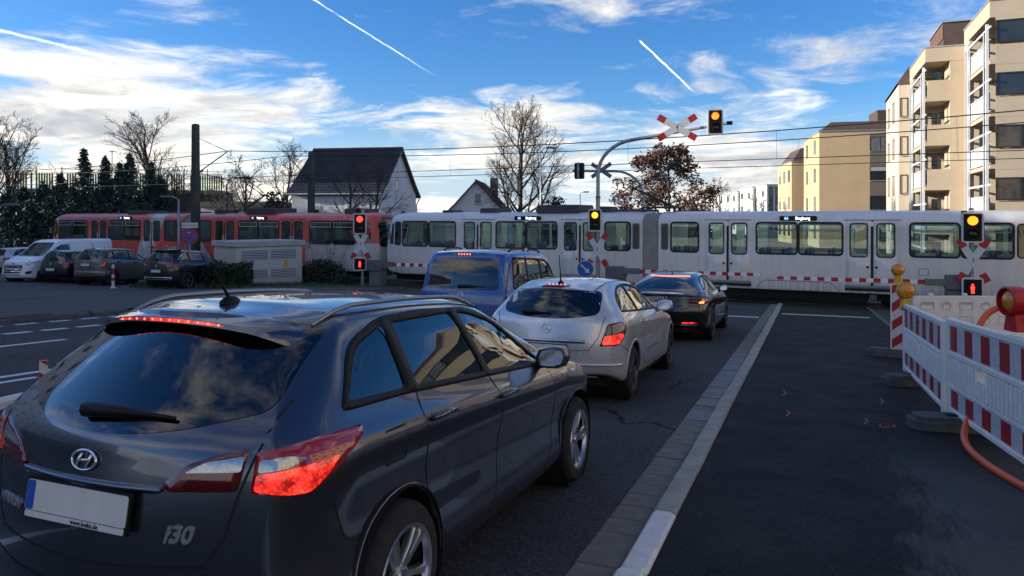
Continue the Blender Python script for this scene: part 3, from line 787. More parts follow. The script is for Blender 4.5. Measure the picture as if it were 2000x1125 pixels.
def car(name, label, loc, rz, P, cat='car', pitch=0., group=None):
    """P: body tables + lists of panes, lamps, lines ... all in car coordinates (x forward from the rear axle)."""
    root = thing(name, label, cat, loc, group=group)
    root.rotation_mode = 'ZYX' if False else 'XYZ'
    Mr = Matrix.Rotation(rz + PI / 2, 4, 'Z') @ Matrix.Rotation(pitch, 4, 'Y')
    root.rotation_euler = Mr.to_euler()
    B = Body(P); pm = P['paint']
    wr = P['wr']
    arches = [arch_poly(0, wr + .01, P.get('arch_r', wr + .045)), arch_poly(P['wb'], wr + .01, P.get('arch_f', wr + .045))]
    for a in arches:
        for sg in (-1, 1): B.cut(a, 'side', sg)
    glass = P.get('glass', G_CAR); rglass = P.get('rglass', glass)
    dlo = P.get('dlo'); panes = P.get('panes', [])
    if dlo:
        for sg in (-1, 1):
            for p in panes: B.cut(outset(p, .012), 'side', sg)
    xm = P['xr'] + (P['xf'] - P['xr']) * .5
    if 'rear_glass' in P: B.cut(outset(P['rear_glass'], -.02), 'rear', 1, lambda p: p.x < xm)
    if 'wind' in P: B.cut(outset(P['wind'], -.02), 'front', 1, lambda p: p.x > xm)
    body = mk('body', B.mesh('body'), pm, root)
    mk('lining', B.mesh('lining', -.028), M_INT, root)
    # glazing
    if dlo:
        for sg in (-1, 1):
            B.patch('window_trim', dlo, 'side', P.get('trim', M_BLACK), root, sg, .003, holes=panes, h=.06, thick=.02)
            for i, p in enumerate(panes):
                B.patch('side_window', outset(p, .004), 'side', P.get('pane_mats', {}).get(i, glass), root, sg, -.004, h=.07)
            if P.get('chrome_dlo'):
                B.line('chrome_trim', P['chrome_dlo'], 'side', M_CHROME, root, sg, .016, .006)
    if 'rear_glass' in P:
        rg = P['rear_glass']
        g = B.patch('rear_window', rg, 'rear', rglass, root, 1, .003, h=.06)
        B.patch('rear_window_band', rg, 'rear', M_BLACKG, g, 1, .0015, holes=[outset(rg, -P.get('frit', .035))], h=.05)
        if P.get('heater'):
            ys = [p[0] for p in rg]; zs_ = [p[1] for p in rg]
            z = min(zs_) + .07
            while z < max(zs_) - .05:
                hw = max((abs(p[0]) for p in rg if abs(p[1] - z) < .12), default=.4) - .08
                B.line('heating_wire', [(-hw, z), (hw, z)], 'rear', M_INTL, g, 1, .002, -.001); z += .038
    if 'wind' in P:
        g = B.patch('windscreen', P['wind'], 'front', P.get('wglass', G_CAR), root, 1, .003, h=.07)
        B.patch('windscreen_band', P['wind'], 'front', M_BLACKG, g, 1, .0015, holes=[outset(P['wind'], -.04)], h=.06)
    # wheels, arches, floor
    ms = P.get('wheels') or wheel_meshes(wr)
    put_wheels(root, P, ms)
    for a in arches:
        for sg in (-1, 1):
            cx = (a[0][0] + a[len(a) - 3][0]) / 2; r = P.get('arch_r', wr + .045)
            lipw = P.get('lip', .02); ring = [(cx + (r + k) * math.cos(t), wr + .01 + (r + k) * math.sin(t)) for k, ts in ((.0, range(0, 25)), (lipw, range(24, -1, -1))) for t in [PI * (-.10 + 1.20 * i / 24) for i in ts]]
            B.patch('wheel_arch', ring, 'side', P.get('archmat', pm), root, sg, .003, h=.05, thick=.015)
            hs = MB(); tw = P['track'] / 2
            hs.lathe([(r + .01, -.17), (r + .01, .085), ], 28, Matrix.Translation((cx, sg * tw, wr + .01)) @ Matrix.Rotation(R(-90 if sg > 0 else 90), 4, 'X'))
            hs.lathe([(.01, -.17), (r + .01, -.17)], 28, Matrix.Translation((cx, sg * tw, wr + .01)) @ Matrix.Rotation(R(-90 if sg > 0 else 90), 4, 'X'))
            hs.build('wheel_housing', M_SEAM, root)
    fl = MB(); wmax = max(k[1] for k in P['W'])
    fl.box(P['xr'] + .22, -.42, -wmax + .2, wmax - .2, .2, .3).box(-.42, P['wb'] + .42, -wmax + .36, wmax - .36, .2, .28).box(.4, P['wb'] - .4, -wmax + .09, wmax - .09, .19, .27).box(P['wb'] + .42, P['xf'] - .3, -wmax + .22, wmax - .22, .21, .3)
    fl.build('underbody', M_SEAM, root)
    # cabin
    if P.get('seats', True):
        sf = P.get('seat_x', P['wb'] * .5); zz = P.get('seat_z', .30)
        for y in (-.36, .36):
            q = MB(); seat_mesh(q, sf, y, .48, zz); q.build('seat', M_INT, root, True, 50)
        q = MB(); q.bbox(sf - .95, sf - .5, -.62, .62, zz, zz + .18, .04); q.build('rear_bench', M_INT, root, True, 50)
        for y in (-.42, 0, .42):
            q = MB(); seat_mesh(q, sf - .98, y, .40, zz, .56, lean=-.3); q.build('rear_backrest', M_INT, root, True, 50)
        q = MB(); q.bbox(P['wb'] - .75, P['wb'] - .2, -.68, .68, .55, P.get('dash_z', .9), .05); q.build('dashboard', M_INT, root)
        q = MB(); q.lathe([(.165, -.012), (.18, 0), (.165, .012), (.15, 0), (.165, -.012)], 24, Matrix.Translation((P['wb'] - .85, .37, .88)) @ Matrix.Rotation(R(-65), 4, 'Y')); q.build('steering_wheel', M_INT, root, True)
        q = MB(); q.bbox(P['xr'] + .25, sf - 1.15, -.55, .55, .45, P.get('shelf_z', .62), .03); q.build('boot_cover', M_INT, root)
    for L in P.get('lines', []):
        for sg in (L[3] if len(L) > 3 else (-1, 1)): B.line(L[0], L[2], L[1], M_SEAM, root, sg, P.get('seam', .0075))
    for d in P.get('patches', []):
        nm, ax, poly, mm = d[:4]; kw = d[4] if len(d) > 4 else {}
        kw = dict(kw); sgs = kw.pop('sides', (1,)); lab = kw.pop('lab', None)
        for sg in sgs:
            q = poly
            par = root
            o = B.patch(nm, q, ax, mm, par, sg, **kw)
            if lab: o['label'] = lab
    # handles
    for (x, z) in P.get('handles', []):
        for sg in (-1, 1):
            B.patch('handle_recess', rounded([(x - .1, z - .035), (x + .1, z - .03), (x + .1, z + .035), (x - .1, z + .03)], .03), 'side', M_SEAM if P.get('dark_recess') else pm, root, sg, .0018, h=.03)
            p, n = B.hit(Vector((x, sg * 3, z)), Vector((0, -sg, 0)))
            h = MB(); pts = [p + Vector((-.105, 0, .0)) + n * .006, p + Vector((-.09, 0, .004)) + n * .034, p + Vector((0, 0, .008)) + n * .043, p + Vector((.09, 0, .006)) + n * .036, p + Vector((.105, 0, .004)) + n * .006]
            h.tube(pts, [.011, .014, .016, .015, .012], 8); h.build('door_handle', P.get('handlemat', pm), root, True)
    # mirrors
    if 'mirror' in P:
        x, z = P['mirror'][:2]; sz = P['mirror'][2] if len(P['mirror']) > 2 else 1.
        for sg in (-1, 1):
            p, n = B.hit(Vector((x, sg * 3, z)), Vector((0, -sg, 0)))
            yc = p.y + sg * .115 * sz
            hh = MB(); rows = []
            # a rounded shell, flat side facing back
            nn = 12; vs = []; fs = []
            prof = [(-.035, .82), (-.03, .94), (-.01, 1.0), (.03, .98), (.07, .82), (.10, .5), (.115, .12)]
            for (dx, kf) in prof:
                for i in range(nn):
                    a = 2 * PI * (i + .5) / nn; ca, sa = math.cos(a), math.sin(a)
                    sq = (abs(ca) ** 3.2 + abs(sa) ** 3.2) ** (-1 / 3.2)
                    vs.append(Vector((x + dx * sz + .0, yc + sg * ca * sq * .115 * kf * sz, z + .055 * sz + sa * sq * .075 * kf * sz + ca * .012)))
            for r_ in range(len(prof) - 1):
                for i in range(nn): j = (i + 1) % nn; fs.append((r_ * nn + i, r_ * nn + j, r_ * nn + nn + j, r_ * nn + nn + i))
            fs.append(tuple(range((len(prof) - 1) * nn, len(prof) * nn)))
            fs.append(tuple(range(nn)))
            if sg < 0: fs = [f for f in fs]
            hh.add(vs, fs); mo = hh.build('mirror', P.get('mirrormat', pm), root, True, 45)
            gm = MB(); gv = [v + Vector((-.004, 0, 0)) for v in vs[:nn]]; cc = sum(gv, Vector()) / nn
            gm.add([cc + (v - cc) * .9 for v in gv], [tuple(range(nn)) if sg > 0 else tuple(range(nn - 1, -1, -1))])
            gm.build('mirror_glass', M_CHROME, mo)
            am = MB(); am.tube([p + Vector((.02, -sg * .01, -.01)), Vector((x + .03, yc - sg * .03, z + .01))], [.03, .024], 8); am.build('mirror_arm', M_BLACK, mo, True)
    root['body_ok'] = 1
    del root['body_ok']
    return root, B
def plate(root, B, z, w=.52, h=.11, off=.012, axis='rear', y=0., band=True, mtext=None, tilt=0.):
    o, u, v, d = B.frame(axis)
    p, n = B.hit(o + u * y + v * z, d)
    n = Vector((n.x, 0, n.z)).normalized(); ex = Vector((0, -1 if axis == 'rear' else 1, 0)); ey = n.cross(ex)
    M = Matrix(((ex.x, ey.x, n.x), (ex.y, ey.y, n.y), (ex.z, ey.z, n.z))).to_4x4(); M.translation = p + n * (off + .012)
    q = MB(); q.prism(rrect(-w / 2 - .01, w / 2 + .01, -h / 2 - .028, h / 2 + .01, .012, 2), -.012, 0, M); hol = q.build('plate_holder', M_BLACK, root)
    q = MB(); q.prism(rrect(-w / 2, w / 2, -h / 2, h / 2, .01, 2), -.002, .0035, M); pl = q.build('number_plate', M_PLATE, root)
    if band:
        q = MB(); q.prism(rrect(-w / 2 + .002, -w / 2 + .045, -h / 2 + .002, h / 2 - .002, .008, 2), .0, .0042, M); q.build('blue_band', M_BLUE, pl)
    return pl, M
def antenna(root, B, x, y, L=.25, lean=-.55, base=True, fin=False):
    p, n = B.hit(Vector((x, y, 4)), Vector((0, 0, -1)))
    a = MB()
    if fin:
        a.add([p + Vector(v) for v in ((-.09, -.012, 0), (.07, -.012, -.005), (-.08, -.004, .06), (-.09, .012, 0), (.07, .012, -.005), (-.08, .004, .06))], [(0, 1, 2), (5, 4, 3), (0, 2, 5, 3), (1, 4, 5, 2)])
        return a.build('antenna', P_FIN, root)
    if base: a.lathe([(.034, -.004), (.03, .012), (.018, .028), (.003, .032)], 14, Matrix.Translation(p) @ Matrix.Scale(1.9, 4, (1, 0, 0)))
    tip = p + Vector((L * math.sin(lean), 0, L * math.cos(lean)))
    a.tube([p + Vector((0, 0, .015)), p.lerp(tip, .15) + Vector((0, 0, .01)), tip], [.011, .008, .005], 7)
    return a.build('antenna', M_BLACK, root, True, 50)
def wiper(root, B, z, y0, y1, axis='rear'):
    o, u, v, d = B.frame(axis); w = MB(); pts = []
    for i in range(7):
        t = i / 6; p, n = B.hit(o + u * (y0 + (y1 - y0) * t) + v * (z + .008 * math.sin(t * 3)), d); pts.append(p + n * (.028 - .012 * t))
    w.tube(pts, [.030, .028, .026, .020, .011, .009, .008], 8)
    return w.build('wiper', M_BLACK, root, True)
# --- dark grey estate in front of the camera
RZ0 = 0.
PITCH = math.atan(SLOPE)
def put(x, y): return (x, y, gz(y))
P_FIN = M_BLACKG
PI30 = dict(xr=-.76, xf=3.42, wb=2.65, wr=.316, track=1.60, n=120,
    W=[(-.955, .862), (-.5, .885), (.5, .892), (2., .892), (2.8, .885), (3.53, .82)],
    zs=[(-.955, .36), (-.6, .25), (0, .24), (2.6, .22), (3.1, .22), (3.53, .3)],
    zb=[(-.955, 1.05), (-.5, 1.06), (0, 1.055), (1., 1.01), (2., .95), (2.5, .92), (3.1, .80), (3.4, .66), (3.53, .56)],
    zt=[(-.955, 1.45), (-.7, 1.47), (-.2, 1.492), (.4, 1.50), (1.0, 1.485), (1.35, 1.445), (1.6, 1.365), (1.95, 1.205), (2.3, 1.035), (2.45, .985), (2.7, .95), (3.1, .87), (3.35, .78), (3.48, .68), (3.53, .6)],
    roofw=[(-.955, .55), (-.5, .565), (.3, .58), (1.2, .575), (1.8, .60)],
    off_r=[.10, .03, .0, .03, .07, .24, .43, .43, .43], off_f=[.08, .02, 0, 0, .02, .03, .03, .02, 0],
    Lr=.85, Rr=.36, In_r=.17, bulge_r=.15, Rf=.6, In_f=.34, bulge_f=.12, crown=.06, shoulder=.06, drop3=.13, bulge=-.034, sh3=.004, sill=-.022,
    paint=paint('dark_grey', (.088, .102, .130), .85, .25, coatr=.01), glass=G_CAR,
    dlo=rounded([(-.40, 1.095), (.1, 1.085), (1.0, 1.03), (2.05, .965), (1.55, 1.30), (1.22, 1.405), (.6, 1.43), (.15, 1.42), (-.16, 1.34)], [.05, .1, .1, .03, .1, .12, .1, .1, .1]),
    panes=[rounded([(-.335, 1.125), (.12, 1.112), (.165, 1.388), (-.12, 1.315)], [.05, .02, .03, .08]),
           rounded([(.22, 1.108), (1.00, 1.062), (.93, 1.395), (.25, 1.392)], [.02, .02, .03, .03]),
           rounded([(1.08, 1.058), (1.95, 1.0), (1.50, 1.29), (1.18, 1.373), (1.01, 1.393)], [.02, .03, .1, .08, .03])],
    rear_glass=rounded([(-.655, 1.13), (-.33, 1.05), (0, 1.03), (.33, 1.05), (.655, 1.13), (.585, 1.41), (.3, 1.44), (-.3, 1.44), (-.585, 1.41)], [.06, .2, .2, .2, .06, .05, .1, .1, .05]),
    wind=rounded([(-.66, 1.02), (.66, 1.02), (.50, 1.37), (-.50, 1.37)], .05), frit=.05, heater=True, rglass=glass_mat('rear_glass', (.09, .10, .10), 1.2),
    handles=[(.32, .955), (1.17, .91)], mirror=(1.88, .985, 1.0), mirrormat=paint('dark_grey', 0),
    lines=[('door_seam', 'side', [(.20, 1.10), (.16, .98), (.20, .75), (.30, .5), (.42, .36), (.48, .30), (1.9, .285), (2.06, .4), (2.10, .65), (2.02, .93)]),
           ('door_seam', 'side', [(1.04, 1.05), (1.09, .9), (1.09, .5), (1.05, .29)]),
           ('fuel_flap', 'side', [(-.18, .84), (-.02, .84), (-.02, .98), (-.18, .98), (-.18, .84)], (-1,)),
           ('bumper_seam', 'side', [(-.30, .56), (-.42, .62), (-.50, .76), (-.52, .84)]),
           ('hatch_seam', 'rear', [(-.68, 1.16), (-.675, 1.02), (-.63, .86), (-.59, .70), (-.52, .60), (0, .575), (.52, .60), (.59, .70), (.63, .86), (.675, 1.02), (.68, 1.16)], (1,)),
           ('bumper_seam', 'rear', [(-.70, .52), (-.4, .48), (0, .47), (.4, .48), (.70, .52)], (1,))],
    seat_x=1.12, seat_z=.32, seam=.0095)
w_alloy = wheel_meshes(.316, .205, .218, 5, 'split', M_RIM)
PI30['wheels'] = w_alloy
I30, BI = car('estate_car', 'dark grey estate car with lit brake lights and i30 badge on its tailgate', put(-1.62 - .80 - .105 + .0, 2.84), 0, PI30, pitch=PITCH)
def i30_details(root, B):
    P = PI30
    # tail lamps: outer part on the wing, inner part on the hatch
    for sg in (-1, 1):
        dz = .065
        def Z(pl): return [(a, b + dz) for a, b in pl]
        outer = rounded(Z([(-.02, .785), (.06, .785), (.12, .825), (.23, .905), (.285, .945), (.28, .972), (.10, .972), (-.03, .952), (-.13, .935), (-.15, .798)]), [.05, .05, .05, .05, .02, .02, .05, .05, .01, .01])
        lamp = B.patch('tail_lamp', outer, 'rc', M_REDLENS, root, sg, .006, h=.03, thick=.02)
        B.patch('lit_segment', rounded(Z([(-.14, .803), (-.02, .79), (.055, .79), (.12, .84), (.17, .90), (-.02, .878), (-.13, .860)]), .015), 'rc', M_REDLIT, lamp, sg, .0075, h=.025)
        B.patch('clear_segment', rounded(Z([(-.125, .866), (-.02, .884), (.045, .912), (-.03, .922), (-.12, .908)]), .012), 'rc', M_CLEAR, lamp, sg, .0078, h=.02)
        for q in range(0):
            xx = -.115 + (q % 4) * .042 + (.02 if q > 3 else 0); zz = .802 + (q % 4) * .011 + (.028 if q > 3 else 0)
            B.patch('bulb', rounded(Z([(xx, zz), (xx + .02, zz + .002), (xx + .02, zz + .014), (xx, zz + .012)]), .005), 'rc', M_REDHOT, lamp, sg, .0085, h=.02)
        dz = .092
        inner = rounded(Z([(sg * .622, .775), (sg * .38, .765), (sg * .352, .79), (sg * .44, .862), (sg * .55, .902), (sg * .645, .918)]), .015)
        il = B.patch('tail_lamp', inner, 'rear', M_REDDARK, root, 1, .006, h=.03, thick=.015)
        B.patch('clear_segment', rounded(Z([(sg * .628, .842), (sg * .43, .832), (sg * .50, .870), (sg * .632, .895)]), .012), 'rear', M_CLEAR, il, 1, .008, h=.025)
    # hatch: plate recess, emblem, badge
    B.patch('plate_recess', rounded([(-.32, .70), (.32, .70), (.37, .85), (-.37, .85)], .03), 'rear', MATS['paint_dark_grey'], root, 1, -.012, h=.05)
    pl, M = plate(root, B, .785, off=.0)
    lt = mat('letter_black', (.01, .01, .01), .5, var=0); lw = mat('letter_white', (.75, .75, .75), .4, var=0)
    q = MB(); q.prism(rrect(-.255, .255, -.080, -.058, .004, 2), -.001, .0035, M); q.build('dealer_strip', M_PLATE, pl)
    text('dealer_lettering', 'www.loeko.de', .024, lt, pl, M @ Matrix.Translation((.06, -.0692, .004)), .0006, .0006)
    B.patch('handle_bar', rounded([(-.35, .848), (.35, .848), (.36, .872), (-.36, .872)], .012), 'rear', MATS['paint_dark_grey'], root, 1, .014, h=.04, thick=.03)
    # oval emblem with a slanted H
    p, n = B.hit(Vector((-3, 0, .935)), Vector((1, 0, 0)))
    ex = Vector((0, -1, 0)); ez = (Vector((0, 0, 1)) - n * n.z).normalized(); E_ = Matrix((( ex.x, ez.x, n.x), (ex.y, ez.y, n.y), (ex.z, ez.z, n.z))).to_4x4(); E_.translation = p + n * .004
    q = MB(); rim_ = []
    for i in range(33):
        a = 2 * PI * i / 32; rim_.append(E_ @ Vector((.062 * math.cos(a), .036 * math.sin(a), .004)))
    q.tube(rim_, .0055, 6, False)
    q.tube([E_ @ Vector(v) for v in ((-.036, -.022, .004), (-.026, 0, .006), (-.014, .024, .004))], [.007, .006, .005], 6)
    q.tube([E_ @ Vector(v) for v in ((.014, -.024, .004), (.026, 0, .006), (.036, .022, .004))], [.005, .006, .007], 6)
    q.tube([E_ @ Vector(v) for v in ((-.026, -.004, .004), (0, .0, .006), (.026, .004, .004))], [.004, .006, .004], 6)
    q.build('emblem', M_CHROME, root, True)
    def badge(s, y, z, size, nm):
        p, n = B.hit(Vector((-3, y, z)), Vector((1, 0, 0)))
        ex = (Vector((0, -1, 0)) - n * -n.y).normalized(); ez = n.cross(ex); E2 = Matrix(((ex.x, ez.x, n.x), (ex.y, ez.y, n.y), (ex.z, ez.z, n.z))).to_4x4(); E2.translation = p + n * .003
        text(nm, s, size, M_CHROME, root, E2, .003, .0022, .25)
    badge('i30', -.43, .71, .088, 'badge'); badge('HYUNDAI', .45, .715, .045, 'badge')
    # roof spoiler with high brake lamp
    vs = []; fs = []; n = 24
    for i in range(n + 1):
        y = -.585 + 1.17 * i / n; v = y / .585
        pr, nr_ = B.hit(Vector((-.29 - .05 * (1 - v * v), y * .95, 4)), Vector((0, 0, -1)))
        xe = -.425 - .10 * (1 - v * v) + .13 * abs(v) ** 7; ze = pr.z - .024 - .012 * v * v - .035 * abs(v) ** 10
        xm = (pr.x + xe) / 2; zm = (pr.z + ze) / 2 + .008
        vs += [(pr.x, pr.y, pr.z + .003), (xm, y, zm), (xe, y, ze), (xe - .002, y, ze - .022), (xe + .06, y * .98, ze - .028), (pr.x - .05, y * .96, pr.z - .035)]
    for i in range(n):
        for k in range(5): a = i * 6 + k; fs.append((a, a + 1, a + 7, a + 6))
    fs += [tuple(range(5, -1, -1)), tuple(range(n * 6, n * 6 + 6))]
    q = MB(); q.add(vs, fs); sp = q.build('roof_spoiler', MATS['paint_dark_grey'], root, True, 38)
    vs2 = []; fs2 = []
    idx = [i for i in range(n + 1) if abs(i - n / 2) <= n * .26]
    for i in idx:
        a = Vector(vs[i * 6 + 2]); b = Vector(vs[i * 6 + 3]); t = abs(i - n / 2) / (n * .26); c0 = a.lerp(b, .12 + .3 * t ** 3) + Vector((-.004, 0, 0)); c1 = a.lerp(b, .82 - .35 * t ** 3) + Vector((-.004, 0, 0)); vs2 += [c0, c1]
    for i in range(len(idx) - 1): fs2.append((2 * i, 2 * i + 1, 2 * i + 3, 2 * i + 2))
    q = MB(); q.add(vs2, fs2); q.build('high_brake_lamp', M_REDLIT, root)
    for i in range(len(idx) - 1):
        c0 = (Vector(vs2[2 * i]) + Vector(vs2[2 * i + 1]) + Vector(vs2[2 * i + 2]) + Vector(vs2[2 * i + 3])) / 4
        q = MB(); q.lathe([(.001, .003), (.004, .002), (.0045, 0)], 8, Matrix.Translation(c0) @ Matrix.Rotation(R(-90), 4, 'Y')); q.build('brake_diode', M_REDHOT, root)
    # roof rails
    for sg in (-1, 1):
        pts = []
        for i in range(25):
            t = i / 24; x = -.24 + 1.66 * t; yy = sg * (interp(P['roofw'], x) - .035)
            p, nn = B.hit(Vector((x, yy, 4)), Vector((0, 0, -1))); lift = .026 * min(1, 6 * t, 6 * (1 - t)) + .004
            pts.append(p + Vector((0, 0, lift)))
        q = MB(); q.tube(pts, [.008 + .004 * min(1, 8 * min(t / 24, 1 - t / 24)) for t in range(25)], 8); q.build('roof_rail', mat('rail_silver', (.30, .31, .33), .3, .8, var=.05), root, True)
    antenna(root, B, -.15, 0.0, .185, -.62)
    wiper(root, B, 1.09, .07, -.33)
    for (x0, y0) in ((-.3, 0),):
        pass
i30_details(I30, BI)
def generic(H=1.45, W=.88, wb=2.6, ro=.8, fo=.85, belt=.96, hood=.95, ws=1.95, rf=1.2, wr=.315, raker=.2, rend=None, **k):
    xr = -(ro - .07); xf = wb + fo - .1
    P = dict(xr=xr, xf=xf, wb=wb, wr=wr, track=2 * (W - .115), n=72,
        W=[(xr, W - .03), (-.3, W - .005), (.6, W), (wb - .6, W), (wb + .1, W - .01), (xf, W - .09)],
        zs=[(xr, .34), (xr + .35, .24), (wb, .22), (xf, .28)],
        zb=[(xr, belt + .04), (0, belt + .03), (1., belt), (wb - .5, belt - .04), (wb - .1, hood - .06), (xf - .35, hood - .18), (xf, .56)],
        zt=[(xr, H - .05), (xr + .4, H - .015), (.5, H), (rf - .2, H - .015), (rf + .1, H - .055), ((rf + ws) / 2 + .1, H - .05 - (H - .05 - hood) * .45), (ws, hood + .05), (ws + .15, hood + .005), (wb - .05, hood - .03), (xf - .3, hood - .15), (xf - .06, hood - .27), (xf, .6)],
        roofw=[(xr, .54), (0, .575), (rf, .585), (ws, .60)],
        off_r=[.1, .02, 0, .02, .05, raker * .55, raker, raker, raker], off_f=[.08, .02, 0, 0, .02, .03, .03, .02, 0],
        Lr=.8, Rr=.32, In_r=.17, bulge_r=.09, Rf=.6, In_f=.32, bulge_f=.12, crown=.06, shoulder=.05, bulge=-.006, seat_x=wb * .44, dash_z=belt - .02,
        mirror=(ws - .28, belt + .01, 1.))
    b = belt
    P['wind'] = rounded([(-.62, hood + .06), (.62, hood + .06), (.5, H - .09), (-.5, H - .09)], .05)
    P['rear_glass'] = rounded([(-.58, b + .08), (0, b + .05), (.58, b + .08), (.52, H - .10), (-.52, H - .10)], .06)
    P.update(k); return P
def side_set(P, xs, zb0, zb1, zt0, ztm, ztf, xa, gap=.07):
    """DLO from rear corner xs[0] to the mirror xa, split at the pillars xs[1:-1]"""
    n = len(xs)
    zbx = lambda x: zb0 + (zb1 - zb0) * (x - xs[0]) / (xa - xs[0])
    top = [(xs[0] + .26, zt0), (xs[0] + .6, ztm), (xs[-1] - .35, ztm - .005), (xs[-1], ztf)]
    tz = lambda x: interp(top, x)
    P['dlo'] = rounded([(xs[0], zbx(xs[0]))] + [(x, zbx(x)) for x in xs[1:-1]] + [(xa, zbx(xa))] + top[::-1], .06)
    panes = []
    cuts = [xs[0] + .06] + list(xs[1:-1]) + [xa - .1]
    for i in range(len(cuts) - 1):
        a, b = cuts[i] + (gap / 2 if i else 0), cuts[i + 1] - (gap / 2 if i < len(cuts) - 2 else 0)
        pl = [(a, zbx(a) + .03), (b, zbx(b) + .03)]
        if i == len(cuts) - 2: pl += [(xs[-1] - .02, ztf - .03), (xs[-1] - .35, tz(xs[-1] - .35) - .035)]
        else: pl += [(b, tz(b) - .03)]
        if i == 0: pl += [(max(xs[0] + .5, a), tz(max(xs[0] + .5, a)) - .03), (xs[0] + .25, zt0 - .03)] if cuts[1] > xs[0] + .55 else [(xs[0] + .27, zt0 - .035)]
        else: pl += [(a, tz(a) - .03)]
        panes.append(rounded(pl, .025))
    P['panes'] = panes
    return P
w_steel = wheel_meshes(.316, .2, .205, 8, 'plain', M_RIMD)
w_big = wheel_meshes(.335, .24, .245, 5, 'split', M_RIMD)
w_van = wheel_meshes(.34, .21, .21, 8, 'plain', M_RIMD)

# --- silver three-door hatchback
PAS = generic(H=1.43, W=.875, wb=2.614, ro=.80, fo=.88, belt=.955, hood=.94, ws=2.0, rf=1.05, raker=.22, bulge_r=.14, In_r=.16,
    paint=paint('silver', (.60, .61, .62), .4, .3), wheels=w_steel, archmat=None, rglass=G_TINT, glass=G_CAR, trim=M_BLACK)
PAS['archmat'] = PAS['paint']; PAS['lip'] = .035
PAS['roofw'] = [(PAS['xr'], .50), (0, .55), (1.0, .575), (2., .6)]
PAS['zt'] = [(PAS['xr'], 1.335), (-.45, 1.375), (-.1, 1.41), (.5, 1.43), (.9, 1.415), (1.2, 1.36), (1.6, 1.19), (2.0, 1.0), (2.15, .955), (2.55, .90), (3.0, .81), (3.35, .68), (PAS['xf'], .6)]
PAS['dlo'] = rounded([(-.36, 1.055), (.6, 1.01), (1.70, .975), (1.22, 1.26), (.85, 1.35), (.45, 1.365), (.05, 1.33), (-.2, 1.22)], [.03, .2, .03, .15, .2, .2, .15, .1])
PAS['panes'] = [rounded([(-.30, 1.075), (.42, 1.042), (.36, 1.335), (.10, 1.315), (-.16, 1.21)], [.03, .02, .02, .1, .1]), rounded([(.50, 1.04), (1.60, 1.005), (1.2, 1.235), (.84, 1.32), (.44, 1.34)], [.02, .03, .1, .1, .03])]
PAS['rear_glass'] = rounded([(-.60, 1.04), (-.3, .99), (0, .98), (.3, .99), (.60, 1.04), (.56, 1.29), (0, 1.325), (-.56, 1.29)], [.08, .2, .2, .2, .08, .08, .2, .08])
PAS['handles'] = [(.60, .885)]
PAS['handlemat'] = PAS['paint']
PAS['lines'] = [('door_seam', 'side', [(.46, 1.03), (.50, .85), (.52, .5), (.56, .34), (1.7, .31), (1.86, .4), (1.9, .65), (1.78, .95)]),
    ('fuel_flap', 'side', [(-.10 + .075 * math.cos(t * PI / 8), .80 + .075 * math.sin(t * PI / 8)) for t in range(17)], (-1,)),
    ('hatch_seam', 'rear', [(-.66, 1.02), (-.60, .78), (-.50, .64), (0, .61), (.50, .64), (.60, .78), (.66, 1.02)], (1,)),
    ('bumper_seam', 'side', [(-.33, .60), (-.50, .66), (-.60, .70)])]
AST, BA = car('hatchback_car', 'silver three-door hatchback with lit brake lights waiting behind the black saloon', put(-1.95 - .86, 8.95), 0, PAS, pitch=PITCH)
